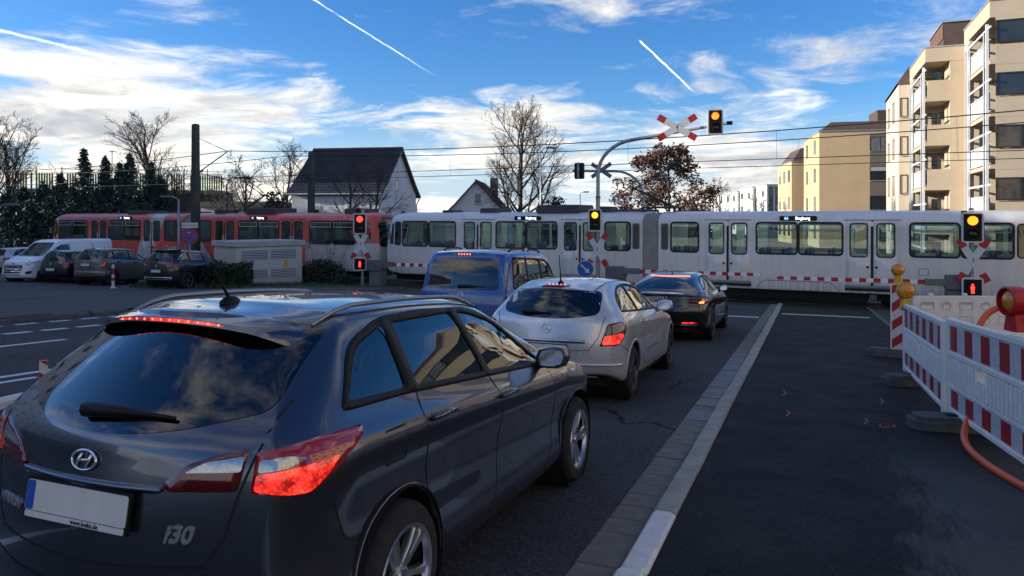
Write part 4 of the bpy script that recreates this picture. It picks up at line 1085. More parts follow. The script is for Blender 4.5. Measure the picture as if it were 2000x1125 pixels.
def astra_details(root, B):
    pm = PAS['paint']
    for sg in (-1, 1):
        lamp = B.patch('tail_lamp', rounded([(-.20, .685), (.04, .70), (.165, .80), (.20, .93), (.10, .965), (-.10, .935)], [.02, .05, .05, .04, .05, .03]), 'rc', M_REDDARK, root, sg, .006, h=.03, thick=.02)
        B.patch('lit_segment', rounded([(-.175, .70), (.03, .712), (.13, .795), (.10, .83), (-.14, .80)], .02), 'rc', M_REDLIT, lamp, sg, .0075, h=.03)
        B.patch('smoked_segment', rounded([(-.13, .825), (.12, .85), (.17, .925), (.09, .95), (-.08, .92)], .02), 'rc', M_CLEAR if False else mat('smoked_lens', (.07, .07, .075), .12, var=.2, scale=60, coat=1.), lamp, sg, .0075, h=.03)
        B.line('side_moulding', [(.62, .52), (1.62, .50)], 'side', M_SEAM, root, sg, .008)
    B.patch('chrome_strip', rounded([(-.46, .715), (.46, .715), (.47, .752), (-.47, .752)], .008), 'rear', mat('satin_chrome', (.5, .51, .53), .22, 1., var=.05), root, 1, .012, h=.05, thick=.012)
    B.patch('bumper_strip', rounded([(-.62, .462), (.62, .462), (.62, .485), (-.62, .485)], .008), 'rear', pm, root, 1, .018, h=.05, thick=.016)
    B.patch('bumper_strip', rounded([(-.20, .462), (.10, .462), (.10, .485), (-.20, .485)], .008), 'rc', pm, root, -1, .018, h=.05, thick=.016)
    B.patch('plate_recess', rounded([(-.36, .575), (.36, .575), (.40, .70), (-.40, .70)], .03), 'rear', pm, root, 1, -.008, h=.05)
    plate(root, B, .635, off=.0)
    # round emblem with a horizontal bolt
    p, n = B.hit(Vector((-3, 0, .868)), Vector((1, 0, 0))); ez = (Vector((0, 0, 1)) - n * n.z).normalized(); ex = Vector((0, -1, 0))
    E_ = Matrix(((ex.x, ez.x, n.x), (ex.y, ez.y, n.y), (ex.z, ez.z, n.z))).to_4x4(); E_.translation = p + n * .004
    q = MB(); q.tube([E_ @ Vector((.052 * math.cos(a * PI / 14), .052 * math.sin(a * PI / 14), .004)) for a in range(29)], .006, 6, False)
    q.tube([E_ @ Vector(v) for v in ((-.072, .006, .005), (-.01, .010, .007), (.012, -.010, .007), (.072, -.006, .005))], [.003, .007, .007, .003], 6)
    q.build('emblem', M_CHROME, root, True)
    B.patch('high_brake_lamp', rounded([(-.15, 1.333), (.15, 1.333), (.15, 1.358), (-.15, 1.358)], .01), 'rear', M_REDDARK, root, 1, .012, h=.03, thick=.014)
    for i in range(5):
        y = -.10 + i * .05; p, n = B.hit(Vector((-3, y, 1.346)), Vector((1, 0, 0)))
        q = MB(); q.lathe([(.001, .004), (.009, .002), (.01, 0)], 8, Matrix.Translation(p + n * .013) @ Matrix.Rotation(R(-90), 4, 'Y')); q.build('brake_diode', M_REDHOT, root)
    a = antenna(root, B, -.30, 0, .36, -.25)
    wiper(root, B, 1.03, .30, -.05)
    st = mat('sticker_white', (.6, .6, .6), .5, var=.3, scale=60)
    B.patch('sticker', rounded([(.44, 1.16), (.50, 1.13), (.53, 1.22), (.49, 1.27), (.46, 1.22)], .02), 'rear', st, root, 1, .005, h=.02)
    B.line('roof_seam', [(-.47, .47), (0, .50), (.9, .53)], 'top', M_SEAM, root, 1, .012); B.line('roof_seam', [(-.47, -.47), (0, -.50), (.9, -.53)], 'top', M_SEAM, root, 1, .012)
astra_details(AST, BA)

# --- black fastback saloon
PAU = generic(H=1.386, W=.92, wb=2.824, ro=1.03, fo=.89, belt=.93, hood=.93, ws=2.25, rf=1.35, wr=.335, raker=.0, bulge_r=.12, In_r=.2,
    paint=paint('black', (.006, .006, .007), .0, .2), wheels=w_big, rglass=G_TINT, ch=.34)
x0 = PAU['xr']
PAU['zt'] = [(x0, .965), (x0 + .12, .99), (-.65, 1.06), (-.3, 1.19), (.1, 1.30), (.5, 1.36), (.95, 1.386), (1.35, 1.36), (1.75, 1.22), (2.2, 1.01), (2.35, .965), (2.75, .92), (3.2, .83), (3.5, .70), (PAU['xf'], .6)]
PAU['zb'] = [(x0, .90), (-.5, .945), (0, .95), (1., .93), (2., .90), (2.6, .86), (3.3, .72), (PAU['xf'], .54)]
PAU['roofw'] = [(x0, .60), (-.4, .56), (.2, .54), (1.2, .56), (2.2, .6)]
PAU['off_r'] = [.12, .04, 0, .03, .06, .05, .03, .01, 0]
PAU['dlo'] = rounded([(-.42, 1.02), (.6, .985), (1.92, .95), (1.5, 1.2), (1.2, 1.29), (.75, 1.315), (.3, 1.27), (-.1, 1.13)], [.02, .2, .03, .1, .15, .2, .2, .1])
PAU['panes'] = [rounded([(-.30, 1.035), (.70, 1.01), (.68, 1.285), (.32, 1.245), (-.08, 1.115)], .03), rounded([(.77, 1.008), (1.82, .98), (1.46, 1.18), (1.18, 1.265), (.75, 1.288)], .03)]
PAU['chrome_dlo'] = [(-.42, 1.018), (.6, .985), (1.9, .95)]
PAU['rear_glass'] = rounded([(-.60, 1.06), (0, 1.045), (.60, 1.06), (.50, 1.30), (0, 1.335), (-.50, 1.30)], [.05, .3, .05, .08, .3, .08])
PAU['mirror'] = (1.78, .95, .95); PAU['mirrormat'] = M_BLACKG
PAU['handles'] = [(.22, .86), (1.0, .85)]
PAU['lines'] = [('door_seam', 'side', [(.02, 1.0), (.06, .8), (.3, .5), (.42, .33), (1.95, .31), (2.1, .5), (2.0, .93)]), ('door_seam', 'side', [(.73, 1.0), (.80, .8), (.78, .31)]),
    ('hatch_seam', 'rear', [(-.62, .93), (-.56, .72), (-.45, .62), (.45, .62), (.56, .72), (.62, .93)], (1,))]
AUD, BU = car('saloon_car', 'black fastback saloon with glowing rear lights stopped at the crossing barrier', put(-1.80 - .92, 15.9), 0, PAU, pitch=PITCH)
def audi_details(root, B):
    org = mat('amber_lit', (.6, .12, .02), .2, var=0, emit=(1, .16, .03), estr=1.3)
    for sg in (-1, 1):
        l1 = B.patch('tail_lamp', rounded([(-.28, .79), (.02, .77), (.17, .80), (.20, .845), (.06, .875), (-.28, .865)], .03), 'rc', M_REDDARK, root, sg, .006, h=.04, thick=.015)
        B.patch('lit_segment', rounded([(-.10, .79), (.02, .785), (.05, .83), (-.05, .825)], .015), 'rc', org, l1, sg, .008, h=.03)
        B.patch('lit_segment', rounded([(-.02, .845), (.14, .84), (.15, .86), (-.02, .866)], .01), 'rc', M_REDLIT, l1, sg, .008, h=.03)
        B.patch('glow_reflector', rounded([(sg * .42, .385), (sg * .70, .39), (sg * .70, .42), (sg * .42, .415)], .008), 'rear', M_REDLIT, root, 1, .008, h=.05)  # reflectors given their own glow, as if light struck them
        B.patch('exhaust_trim', rounded([(sg * .36, .26), (sg * .66, .27), (sg * .70, .35), (sg * .38, .345)], .02), 'rear', M_CHROME, root, 1, .004, holes=[rounded([(sg * .385, .275), (sg * .645, .285), (sg * .67, .332), (sg * .395, .328)], .015)], h=.04, thick=.02)
    plate(root, B, .735, off=.012)
    B.patch('lower_bumper', rounded([(-.78, .24), (.78, .24), (.80, .44), (-.80, .44)], .04), 'rear', M_BLACK, root, 1, .002, h=.08)
    B.patch('chrome_strip', rounded([(-.74, .362), (.74, .362), (.74, .374), (-.74, .374)], .004), 'rear', M_CHROME, root, 1, .008, h=.06)
    q = MB()
    for i in range(4):
        p, n = B.hit(Vector((-4, .084 - .056 * i, .885)), Vector((1, 0, 0)))
        q.tube([p + n * .006 + Vector((0, .036 * math.cos(a * PI / 10), .036 * math.sin(a * PI / 10))) for a in range(21)], .0055, 6, False)
    q.build('emblem', M_CHROME, root, True)
    pts = []
    for i in range(17):
        y = -.42 + .84 * i / 16; p, n = B.hit(Vector((.15 - .12 * (1 - (y / .42) ** 2), y, 4)), Vector((0, 0, -1))); pts.append(p + n * .004)
    q = MB(); q.tube(pts, .009, 6); q.build('high_brake_lamp', M_REDHOT, root)
    antenna(root, B, .45, 0, fin=True)
audi_details(AUD, BU)

# --- blue high-roof van car
PBE = generic(H=1.78, W=.86, wb=2.69, ro=.66, fo=.78, belt=1.12, hood=1.06, ws=2.25, rf=1.45, wr=.31, raker=.12, bulge_r=.05, In_r=.10, Rr=.22,
    paint=paint('blue', (.022, .09, .30), .25, .28, coatr=.04), wheels=w_steel, rglass=glass_mat('dark_tint', (.02, .022, .025), 1.1), glass=G_TINT, shoulder=.04)
x0 = PBE['xr']
PBE['roofw'] = [(x0, .66), (0, .69), (1.4, .68), (2.2, .64)]; PBE['off_r'] = [.05, .0, 0, .01, .03, .06, .12, .12, .12]
PBE['dlo'] = rounded([(-.38, 1.14), (2.1, 1.08), (1.55, 1.56), (1.3, 1.63), (-.25, 1.66)], [.06, .03, .1, .08, .08])
PBE['panes'] = [rounded([(-.33, 1.17), (.32, 1.155), (.32, 1.62), (-.21, 1.63)], .05), rounded([(.36, 1.155), (1.02, 1.14), (1.0, 1.60), (.36, 1.62)], .05), rounded([(1.1, 1.138), (2.0, 1.11), (1.52, 1.53), (1.28, 1.59), (1.08, 1.60)], .04)]
PBE['rear_glass'] = rounded([(-.64, 1.13), (0, 1.11), (.64, 1.13), (.58, 1.62), (0, 1.64), (-.58, 1.62)], .08)
PBE['frit'] = .02; PBE['seat_z'] = .5; PBE['dash_z'] = 1.05
PBE['handles'] = [(1.15, .95)]; PBE['mirror'] = (1.9, 1.1, 1.1); PBE['mirrormat'] = M_BLACK
PBE['lines'] = [('door_seam', 'side', [(1.04, 1.15), (1.04, .32), (2.1, .32), (2.12, 1.05)]), ('door_seam', 'side', [(.33, 1.7), (.32, .34)]), ('hatch_seam', 'rear', [(-.72, 1.70), (-.75, 1.2), (-.75, .62), (.75, .62), (.75, 1.2), (.72, 1.70)], (1,)),
    ('door_seam', 'side', [(-.5, 1.06), (1.04, 1.04)])]
BER, BB = car('high_roof_car', 'bright blue high-roof family van with tinted rear window in the left lane', put(-5.2, 11.45), 0, PBE, pitch=PITCH)
def ber_details(root, B):
    for sg in (-1, 1):
        B.patch('tail_lamp', rounded([(-.10, .74), (.10, .74), (.11, 1.0), (-.08, 1.0)], .03), 'rc', M_REDDARK, root, sg, .01, h=.04, thick=.02)
        B.patch('bumper', rounded([(-1.1, .36), (.22, .36), (.22, .58), (-1.1, .58)], .04), 'rc', M_BLACK, root, sg, .02, h=.07, thick=.03)
        pts = []
        for i in range(17):
            x = -.1 + .75 * i / 16; p, n = B.hit(Vector((x, sg * .60, 4)), Vector((0, 0, -1))); pts.append(p + Vector((0, 0, .035 * min(1, 6 * min(i / 16, 1 - i / 16)) + .004)))
        q = MB(); q.tube(pts, .014, 7); q.build('roof_rail', M_BLACK, root, True)
        pts = []
        for i in range(17):
            x = .80 + .65 * i / 16; p, n = B.hit(Vector((x, sg * .60, 4)), Vector((0, 0, -1))); pts.append(p + Vector((0, 0, .035 * min(1, 6 * min(i / 16, 1 - i / 16)) + .004)))
        q = MB(); q.tube(pts, .014, 7); q.build('roof_rail', M_BLACK, root, True)
        B.patch('lock_handle', rounded([(.18, .98), (.24, .98), (.24, 1.05), (.18, 1.05)], .025), 'side', M_CHROME, root, sg, .008, h=.03, thick=.006)
    # double chevron
    for k in range(2):
        q = MB(); z = 1.035 + k * .03
        pts = []
        for y, dz in ((-.05, -.02), (0, .016), (.05, -.02)):
            p, n = B.hit(Vector((-4, y, z + dz)), Vector((1, 0, 0))); pts.append(p + n * .008)
        q.tube(pts[:2], .008, 6); q.tube(pts[1:], .008, 6); q.build('emblem', M_CHROME, root)
    plate(root, B, .80, off=.015)
    B.patch('high_brake_lamp', rounded([(-.14, 1.672), (.14, 1.672), (.14, 1.70), (-.14, 1.70)], .01), 'rear', M_REDDARK, root, 1, .01, h=.04, thick=.012)
    for i in range(5):
        y = -.10 + i * .05; p, n = B.hit(Vector((-4, y, 1.686)), Vector((1, 0, 0)))
        q = MB(); q.lathe([(.001, .004), (.011, .002), (.012, 0)], 8, Matrix.Translation(p + n * .012) @ Matrix.Rotation(R(-90), 4, 'Y')); q.build('brake_diode', M_REDHOT, root)
    wiper(root, B, 1.165, .05, -.42)
ber_details(BER, BB)

# --- parked vehicles beyond the side road
PG = generic(H=1.46, W=.865, wb=2.51, ro=.72, fo=.86, belt=.93, hood=.94, ws=1.9, rf=1.05, raker=.16, paint=paint('black_parked', (.010, .010, .012), .1, .3, coatr=.08), wheels=w_steel, glass=G_TINT)
side_set(PG, [-.36, .18, .95, 1.3], 1.01, .94, 1.28, 1.375, 1.30, 1.85)
PG['lines'] = [('hatch_seam', 'rear', [(-.6, .98), (-.58, .62), (.58, .62), (.6, .98)], (1,))]
pz = on_ground(130, 553)
G1, BG = car('hatchback_car', 'black hatchback parked between the white van and the beige-grey car', put(-30.6, 23.3), R(4), PG, pitch=PITCH, group='cars parked beside the tram line')
def simple_rear(root, B, P, lamps, platez, lz, emb=None):
    for sg in (-1, 1): B.patch('tail_lamp', rounded(lamps, .03), 'rc', M_REDLENS, root, sg, .008, h=.05, thick=.02)
    plate(root, B, platez, off=.012)
    if emb:
        p, n = B.hit(Vector((-4, 0, emb)), Vector((1, 0, 0))); q = MB(); q.tube([p + n * .008 + Vector((0, .045 * math.cos(a * PI / 8), .045 * math.sin(a * PI / 8))) for a in range(17)], .008, 5, False); q.build('emblem', M_CHROME, root)
    wiper(root, B, lz, .05, -.3)
simple_rear(G1, BG, PG, [(-.18, .72), (.10, .72), (.13, .93), (-.18, .93)], .60, 1.04, .86)
PM = generic(H=1.59, W=.88, wb=2.57, ro=.60, fo=.67, belt=1.06, hood=1.0, ws=2.1, rf=1.15, raker=.20, paint=paint('beige_grey', (.135, .13, .105), .4, .35, coatr=.08), wheels=w_steel)
side_set(PM, [-.38, .12, .95, 1.45], 1.15, 1.02, 1.40, 1.50, 1.40, 2.0)
PM['rear_glass'] = rounded([(-.56, 1.10), (0, 1.07), (.56, 1.10), (.5, 1.48), (-.5, 1.48)], .06)
PM['lines'] = [('door_seam', 'side', [(.1, 1.12), (.1, .9), (.4, .4), (1.9, .35), (2.0, 1.0)]), ('door_seam', 'side', [(.95, 1.05), (1.0, .36)]), ('hatch_seam', 'rear', [(-.62, 1.05), (-.58, .60), (.58, .60), (.62, 1.05)], (1,))]
PM['handles'] = [(.3, 1.0), (1.15, .97)]; PM['handlemat'] = M_BLACK
G2, BM = car('compact_car', 'beige-grey compact car with red tail lamps parked between two black cars', put(-28.2, 22.95), R(3), PM, pitch=PITCH, group='cars parked beside the tram line')
simple_rear(G2, BM, PM, [(-.14, .72), (.04, .74), (.16, .98), (.10, 1.07), (-.10, 1.0)], .86, 1.13, 1.02)
q_ = BM.patch('bumper', rounded([(-1.2, .40), (.3, .40), (.3, .62), (-1.2, .62)], .04), 'rc', PM['paint'], G2, -1, .02, h=.08, thick=.02)
antenna(G2, BM, -.2, 0, .3, -.5)
PT = generic(H=1.57, W=.91, wb=2.59, ro=.79, fo=.85, belt=1.03, hood=1.03, ws=2.0, rf=1.1, wr=.34, raker=.22, paint=paint('black_suv', (.008, .009, .011), .1, .28, coatr=.05), wheels=w_big, glass=G_TINT, rglass=G_TINT)
side_set(PT, [-.42, .15, .95, 1.4], 1.13, 1.03, 1.36, 1.46, 1.38, 1.95)
PT['chrome_dlo'] = [(-.5, 1.16), (-.12, 1.40), (.25, 1.48), (1.1, 1.475), (1.5, 1.40)]
G3, BT = car('suv_car', 'black sport utility car with chrome window line parked next to the hedge', put(-24.3, 23.2), R(2), PT, pitch=PITCH, group='cars parked beside the tram line')
simple_rear(G3, BT, PT, [(-.34, .86), (.05, .86), (.16, .98), (.0, 1.0), (-.34, .95)], .70, 1.14, .93)
BT.patch('lower_bumper', rounded([(-.70, .36), (.70, .36), (.74, .46), (-.74, .46)], .03), 'rear', M_CHROME, G3, 1, .01, holes=[rounded([(-.6, .375), (.6, .375), (.66, .43), (-.66, .43)], .02)], h=.06, thick=.02)
BT.patch('roof_spoiler', rounded([(-.56, 1.47), (.56, 1.47), (.56, 1.515), (-.56, 1.515)], .02), 'rear', M_BLACKG, G3, 1, .09, h=.05, thick=.12)
# far left: a silver car only its roof end shows
PS = generic(H=1.47, W=.87, wb=2.6, ro=.8, fo=.85, paint=paint('silver', 0), wheels=w_steel)
side_set(PS, [-.36, .18, .95, 1.3], 1.01, .94, 1.28, 1.375, 1.30, 1.85)
G4, BS = car('saloon_car', 'silver car parked behind the nose of the white delivery van', put(-42.5, 29.), R(-3), PS, pitch=0, group='cars parked beside the tram line')
simple_rear(G4, BS, PS, [(-.18, .72), (.10, .72), (.13, .93), (-.18, .93)], .60, 1.04)

# --- white delivery van, nose towards the road
PV = generic(H=1.93, W=.98, wb=2.93, ro=.95, fo=.95, belt=1.16, hood=1.14, ws=3.0, rf=2.0, wr=.345, raker=.03, bulge_r=.02, In_r=.05, Rr=.12, bulge_f=.16, In_f=.34, Rf=.7,
    paint=paint('white', (.72, .74, .76), .0, .35, coatr=.1, dirt=.1), wheels=w_van, seats=True, glass=G_TINT, wglass=G_CAR, shoulder=.03)
x0 = PV['xr']; xf = PV['xf']
PV['zt'] = [(x0, 1.92), (.5, 1.94), (1.7, 1.93), (2.0, 1.88), (2.5, 1.55), (2.95, 1.23), (3.1, 1.15), (3.5, 1.02), (3.7, .9), (xf - .03, .75), (xf, .68)]
PV['roofw'] = [(x0, .80), (1., .80), (2., .76), (2.8, .74)]
PV['dlo'] = rounded([(1.62, 1.13), (2.90, 1.10), (2.2, 1.62), (2.0, 1.70), (1.62, 1.72)], [.04, .03, .08, .06, .05])
PV['panes'] = [rounded([(1.66, 1.165), (2.22, 1.15), (2.18, 1.58), (2.0, 1.67), (1.66, 1.685)], .04), rounded([(2.27, 1.15), (2.78, 1.135), (2.25, 1.54)], .03)]
del PV['rear_glass']
PV['wind'] = rounded([(-.78, 1.22), (.78, 1.22), (.62, 1.80), (-.62, 1.80)], .06)
PV['seat_x'] = 1.6; PV['seat_z'] = .7; PV['dash_z'] = 1.12; PV['mirror'] = (2.55, 1.18, 1.3); PV['mirrormat'] = M_BLACK
PV['handles'] = [(1.75, 1.05)]; PV['handlemat'] = M_BLACK
PV['lines'] = [('door_seam', 'side', [(1.58, 1.8), (1.58, .4), (2.6, .4), (2.75, .8), (2.9, 1.1)]), ('door_seam', 'side', [(.4, 1.8), (.4, .4)]), ('panel_seam', 'side', [(-.8, 1.18), (1.55, 1.18)])]
VAN, BV = car('delivery_van', 'white panel van parked nose to the road beside the black hatchback', put(-32.9, 26.1), R(184), PV, 'van', pitch=-PITCH * .0, group='cars parked beside the tram line')
VAN.location.z = gz(24.5) + .0
for sg in (-1, 1):
    hl = BV.patch('headlamp', rounded([(-.16, .84), (.02, .86), (.42, 1.04), (.38, 1.08), (.08, 1.02), (-.14, .95)], .03), 'fc', M_CLEAR, VAN, sg, .008, h=.04, thick=.02)
    BV.patch('fog_lamp_pocket', rounded([(-.14, .46), (.08, .48), (.12, .60), (-.14, .58)], .04), 'fc', M_BLACKG, VAN, sg, .004, h=.05)
BV.patch('grille', rounded([(-.48, .50), (.48, .50), (.56, .86), (-.56, .86)], .06), 'front', M_BLACKG, VAN, 1, .006, h=.06, thick=.01)
for z in (.58, .66, .74, .82): BV.line('grille_bar', [(-.5, z), (.5, z)], 'front', M_CHROME, VAN, 1, .02, .012)
p_, n_ = BV.hit(Vector((8, 0, .90)), Vector((-1, 0, 0))); q = MB(); q.lathe([(.001, .012), (.08, .008), (.085, 0)], 20, Matrix.Translation(p_) @ Matrix.Rotation(R(90), 4, 'Y') @ Matrix.Scale(.45, 4, (1, 0, 0))); q.build('emblem', M_BLUE, VAN, True)
# ------------------------------------------------------------------ trams
class TramHalf(Body):
    def section(s, x):
        # x = 0.33 (bellows) ... 13.45 (cab front)
        k = max(0., (x - 12.2) / 1.25)
        w = 1.325 - .30 * k ** 1.3 * (1 if k < 1 else 1)
        w -= .12 * max(0, (k - .8) / .2) ** 2 if k > .8 else 0
        zb = .53 + .12 * max(0, k - .15); nose = .0
        top = 3.46 - .12 * k ** 3; sh = 3.13 - .10 * k ** 3
        pts = [(w - .10, zb), (w - .01, zb + .03), (w, 1.10), (w, 1.5), (w - .005, 1.84), (w - .03, 2.5), (w - .06, sh), (w * .62, top - .07), (0, top)]
        off = [.16, .08, .02, .0, .02, .10, .24, .26, .26]
        return [Vector((x - off[i] * sstep((x - 12.0) / 1.45), y, z)) for i, (y, z) in enumerate(pts)]
G_TRAM = glass_mat('tram_glass', (.52, .64, .64), 1.25)
G_TRAMD = glass_mat('tram_glass_dark', (.07, .09, .09), 1.1)
M_RUB = mat('rubber', (.012, .012, .013), .6, var=0)
def tram_paint_white():
    m = bpy.data.materials.new('tram_white'); m.use_nodes = True; N = NT(m.node_tree); MATS['tram_white'] = m
    b = N.n('ShaderNodeBsdfPrincipled'); o = N.n('ShaderNodeOutputMaterial'); N.t.links.new(b.outputs[0], o.inputs[0])
    tc = N.n('ShaderNodeTexCoord').outputs['Object']; st = N.vm('MULTIPLY', tc, (6., 1., .35))
    f = N.noise(st, 1.2, 8, .65); g = N.noise(tc, .6, 5, .6)
    cc = N.ramp(N.m('ADD', N.m('MULTIPLY', f, .5), N.m('MULTIPLY', g, .5)), [(.3, (.60, .59, .555)), (.62, (.79, .775, .73))])
    sep = N.n('ShaderNodeSeparateXYZ'); N.set(sep, 0, tc)
    d = N.m('MULTIPLY', N.smooth(sep.outputs[2], 1.3, .5), N.smooth(N.noise(st, 2.1, 7, .7), .4, .7))
    cc = N.mix(N.m('MULTIPLY', d, .55), cc, (.20, .19, .17, 1))
    N.set(b, 'Base Color', cc); N.set(b, 'Roughness', .38); N.set(b, 'Coat Weight', .35); N.set(b, 'Coat Roughness', .15); return m
def tram_paint_red(flip):
    nm = 'tram_red' + ('_b' if flip else ''); m = bpy.data.materials.new(nm); m.use_nodes = True; N = NT(m.node_tree); MATS[nm] = m
    b = N.n('ShaderNodeBsdfPrincipled'); o = N.n('ShaderNodeOutputMaterial'); N.t.links.new(b.outputs[0], o.inputs[0])
    tc = N.n('ShaderNodeTexCoord').outputs['Object']; sep = N.n('ShaderNodeSeparateXYZ'); N.set(sep, 0, tc); X, Y, Z = sep.outputs
    f = N.noise(N.vm('MULTIPLY', tc, (5., 1., .4)), 1.1, 7, .65)
    red = N.ramp(f, [(.3, (.62, .07, .045)), (.7, (.76, .12, .075))]); wht = N.ramp(f, [(.3, (.45, .44, .42)), (.7, (.60, .59, .57))])
    # white sweep beside the bellows (curved edge) and white lower panel with scribbled print at the cab end
    if flip: sweep = N.m('MULTIPLY', N.smooth(N.m('ABSOLUTE', N.m('SUBTRACT', X, N.m('ADD', 3.2, N.m('MULTIPLY', N.m('SINE', N.m('MULTIPLY', Z, 1.5)), .55)))), .62, .56), 1.)
    else: sweep = N.smooth(N.m('ADD', X, N.m('MULTIPLY', N.m('POWER', N.m('SUBTRACT', 3.5, Z), 2.), -.22)), .62, .56)
    cc = N.mix(sweep, red, wht)
    if not flip:
        lower = N.m('MULTIPLY', N.smooth(Z, 1.93, 1.90), N.smooth(X, 8.95, 9.0))
        cc = N.mix(lower, cc, wht)
        vo = N.noise(N.vm('MULTIPLY', tc, (1., 1., 1.)), 7.5, 3, .6, 1.5); scr = N.smooth(N.m('ABSOLUTE', N.m('SUBTRACT', vo, .5)), .035, .02)
        pm = N.smooth(N.noise(tc, 1.7, 3), .42, .56)
        cc = N.mix(N.m('MULTIPLY', N.m('MULTIPLY', scr, pm), N.m('MULTIPLY', lower, N.smooth(X, 12.3, 11.8))), cc, (.03, .025, .025, 1))
    N.set(b, 'Base Color', cc); N.set(b, 'Roughness', .4); N.set(b, 'Coat Weight', .3); N.set(b, 'Coat Roughness', .2); return m
M_TW = tram_paint_white(); M_TR = tram_paint_red(False); M_TRB = tram_paint_red(True)
M_LED = mat('led_white', (.6, .6, .55), .5, var=0, emit=(.95, 1, 1.), estr=.5)
M_LEDB = mat('led_blue', (.05, .2, .6), .5, var=0, emit=(.25, .55, 1.), estr=.45)
M_GREY = mat('machine_grey', (.06, .06, .062), .7, var=.3, scale=3)
M_LGREY = mat('light_grey', (.22, .22, .215), .6, var=.15, scale=3)
TRAM_P = dict(xr=.33, xf=13.45, n=170, far=3., bulge_r=0., bulge_f=.10, W=[(0, 1.325)])
WINS = [(.86, 1.92), (4.14, 5.56), (5.64, 7.09), (9.26, 10.70), (10.79, 12.22)]
DOORS = [3.06, 8.06]
def half(root, rz, pm, glass, top_bar, name_off=0, cabdark=True):
    B = TramHalf(TRAM_P)
    h0 = bpy.data.objects.new('car_section', None)
    panes = [rrect(a, b, 1.87, 3.0, .13) for a, b in WINS]; cab = [rrect(12.36, 12.74, 1.90, 2.98, .10)]
    dw = []
    for c in DOORS: dw += [rrect(c - .70, c - .16, 1.82, 2.98, .11), rrect(c + .16, c + .70, 1.82, 2.98, .11)]
    for p in panes + cab + dw:
        for sg in (-1, 1): B.cut(p, 'side', sg)
    wind = rounded([(-.86, 1.75), (.86, 1.75), (.80, 2.95), (-.80, 2.95)], .12); B.cut(outset(wind, -.03), 'front', 1)
    body = mk('car_body', B.mesh('car_body'), pm, root); body.rotation_euler = (0, 0, rz)
    lin = mk('lining', B.mesh('lining', -.03), mat('tram_inside', (.34, .37, .36), .7), body)
    for sg in (-1, 1):
        for i, p in enumerate(panes):
            fr = B.patch('window_frame', outset(p, .05), 'side', M_RUB, body, sg, .006, holes=[outset(p, -.02)], h=.12, thick=.02)
            B.patch('window_pane', p, 'side', glass, fr, sg, -.006, h=.2)
            if i: 
                q = MB(); x0, x1 = p[0][0] + .06, max(a for a, b in p) - .05; y = sg * 1.318
                q.box(x0, x1, y - .012, y + .012, 2.70, 2.735); q.box(x0, x0 + .025, y - .012, y + .012, 2.735, 2.94); q.box(x1 - .025, x1, y - .012, y + .012, 2.735, 2.94); q.box(x0, x1, y - .012, y + .012, 2.93, 2.955); q.build('vent_bar', M_LGREY if not top_bar else top_bar, fr)
        for p in cab:
            fr = B.patch('window_frame', outset(p, .035), 'side', M_RUB, body, sg, .006, holes=[outset(p, -.015)], h=.12, thick=.02); B.patch('window_pane', p, 'side', G_TRAMD, fr, sg, -.006, h=.2)
        p = rounded([(12.86, 1.92), (13.12, 1.92), (12.98, 2.92), (12.84, 2.96)], .05)
        B.patch('cab_window', p, 'side', M_BLACKG, body, sg, .006, h=.1)
        for c in DOORS:
            for s2 in (-1, 1):
                x0, x1 = (c - .83, c - .045) if s2 < 0 else (c + .045, c + .83)
                leafwin = rrect(c + s2 * .43 - .27, c + s2 * .43 + .27, 1.82, 2.98, .11)
                lf = B.patch('door_leaf', rrect(x0, x1, .62, 3.10, .02, 2), 'side', pm, body, sg, .010, holes=[outset(leafwin, .02)], h=.3, thick=.014)
                B.patch('leaf_frame', outset(leafwin, .03), 'side', M_RUB, lf, sg, .013, holes=[outset(leafwin, -.015)], h=.15, thick=.02)
                B.patch('leaf_pane', leafwin, 'side', glass, lf, sg, .0, h=.3)
                for zz in (1.45,):
                    q = MB(); q.lathe([(.001, .03), (.03, .025), (.045, .005), (.045, 0)], 12, Matrix.Translation((c + s2 * .14, sg * 1.335, zz)) @ Matrix.Rotation(R(-90 * sg), 4, 'X')); q.build('door_button', M_BLACK, lf)
                q = MB(); q.box(c + s2 * .10 - .035, c + s2 * .10 + .035, min(sg * 1.335, sg * 1.352), max(sg * 1.335, sg * 1.352), 1.95, 2.25); q.build('door_sticker', mat('sticker_white', (.6, .6, .6), .5), lf)
            B.patch('door_gap', [(c - .045, .62), (c + .045, .62), (c + .045, 3.1), (c - .045, 3.1)], 'side', M_RUB, body, sg, .008, h=.3)
            B.patch('door_header', [(c - .90, 3.105), (c + .90, 3.105), (c + .90, 3.125), (c - .90, 3.125)], 'side', M_RUB, body, sg, .012, h=.3)
            B.patch('step_recess', [(c - .88, .60), (c + .88, .60), (c + .88, .80), (c - .88, .80)], 'side', M_RUB, body, sg, .013, h=.2)
            q = MB(); y = sg * 1.30; q.tube([(c - .86, y, .74), (c + .86, y, .74)], .075, 12); q.build('folding_step', M_LGREY, body, True, 60)
        B.patch('grille_vent', rrect(.44, .75, 1.92, 2.98, .1), 'side', M_LGREY, body, sg, .008, h=.15, thick=.01)
        for k in range(24):
            z = 1.98 + k * .041; q = MB(); y = sg * 1.33; q.box(.48, .71, min(y, y + sg * .006), max(y, y + sg * .006), z, z + .016)
            if k == 0: slat = q.mesh('vent_slat'); slat.materials.append(M_RUB)
            o = mk('vent_slat', slat, None, body); o.location.z = k * .041
        for (a, b, c_, d) in ((5.0, .56, 8.0 - .95, .95),):
            B.line('skirt_seam', [(4.1, .56), (4.4, .86), (6.7, .86), (7.0, .56)], 'side', M_SEAM, body, sg, .018, .003)
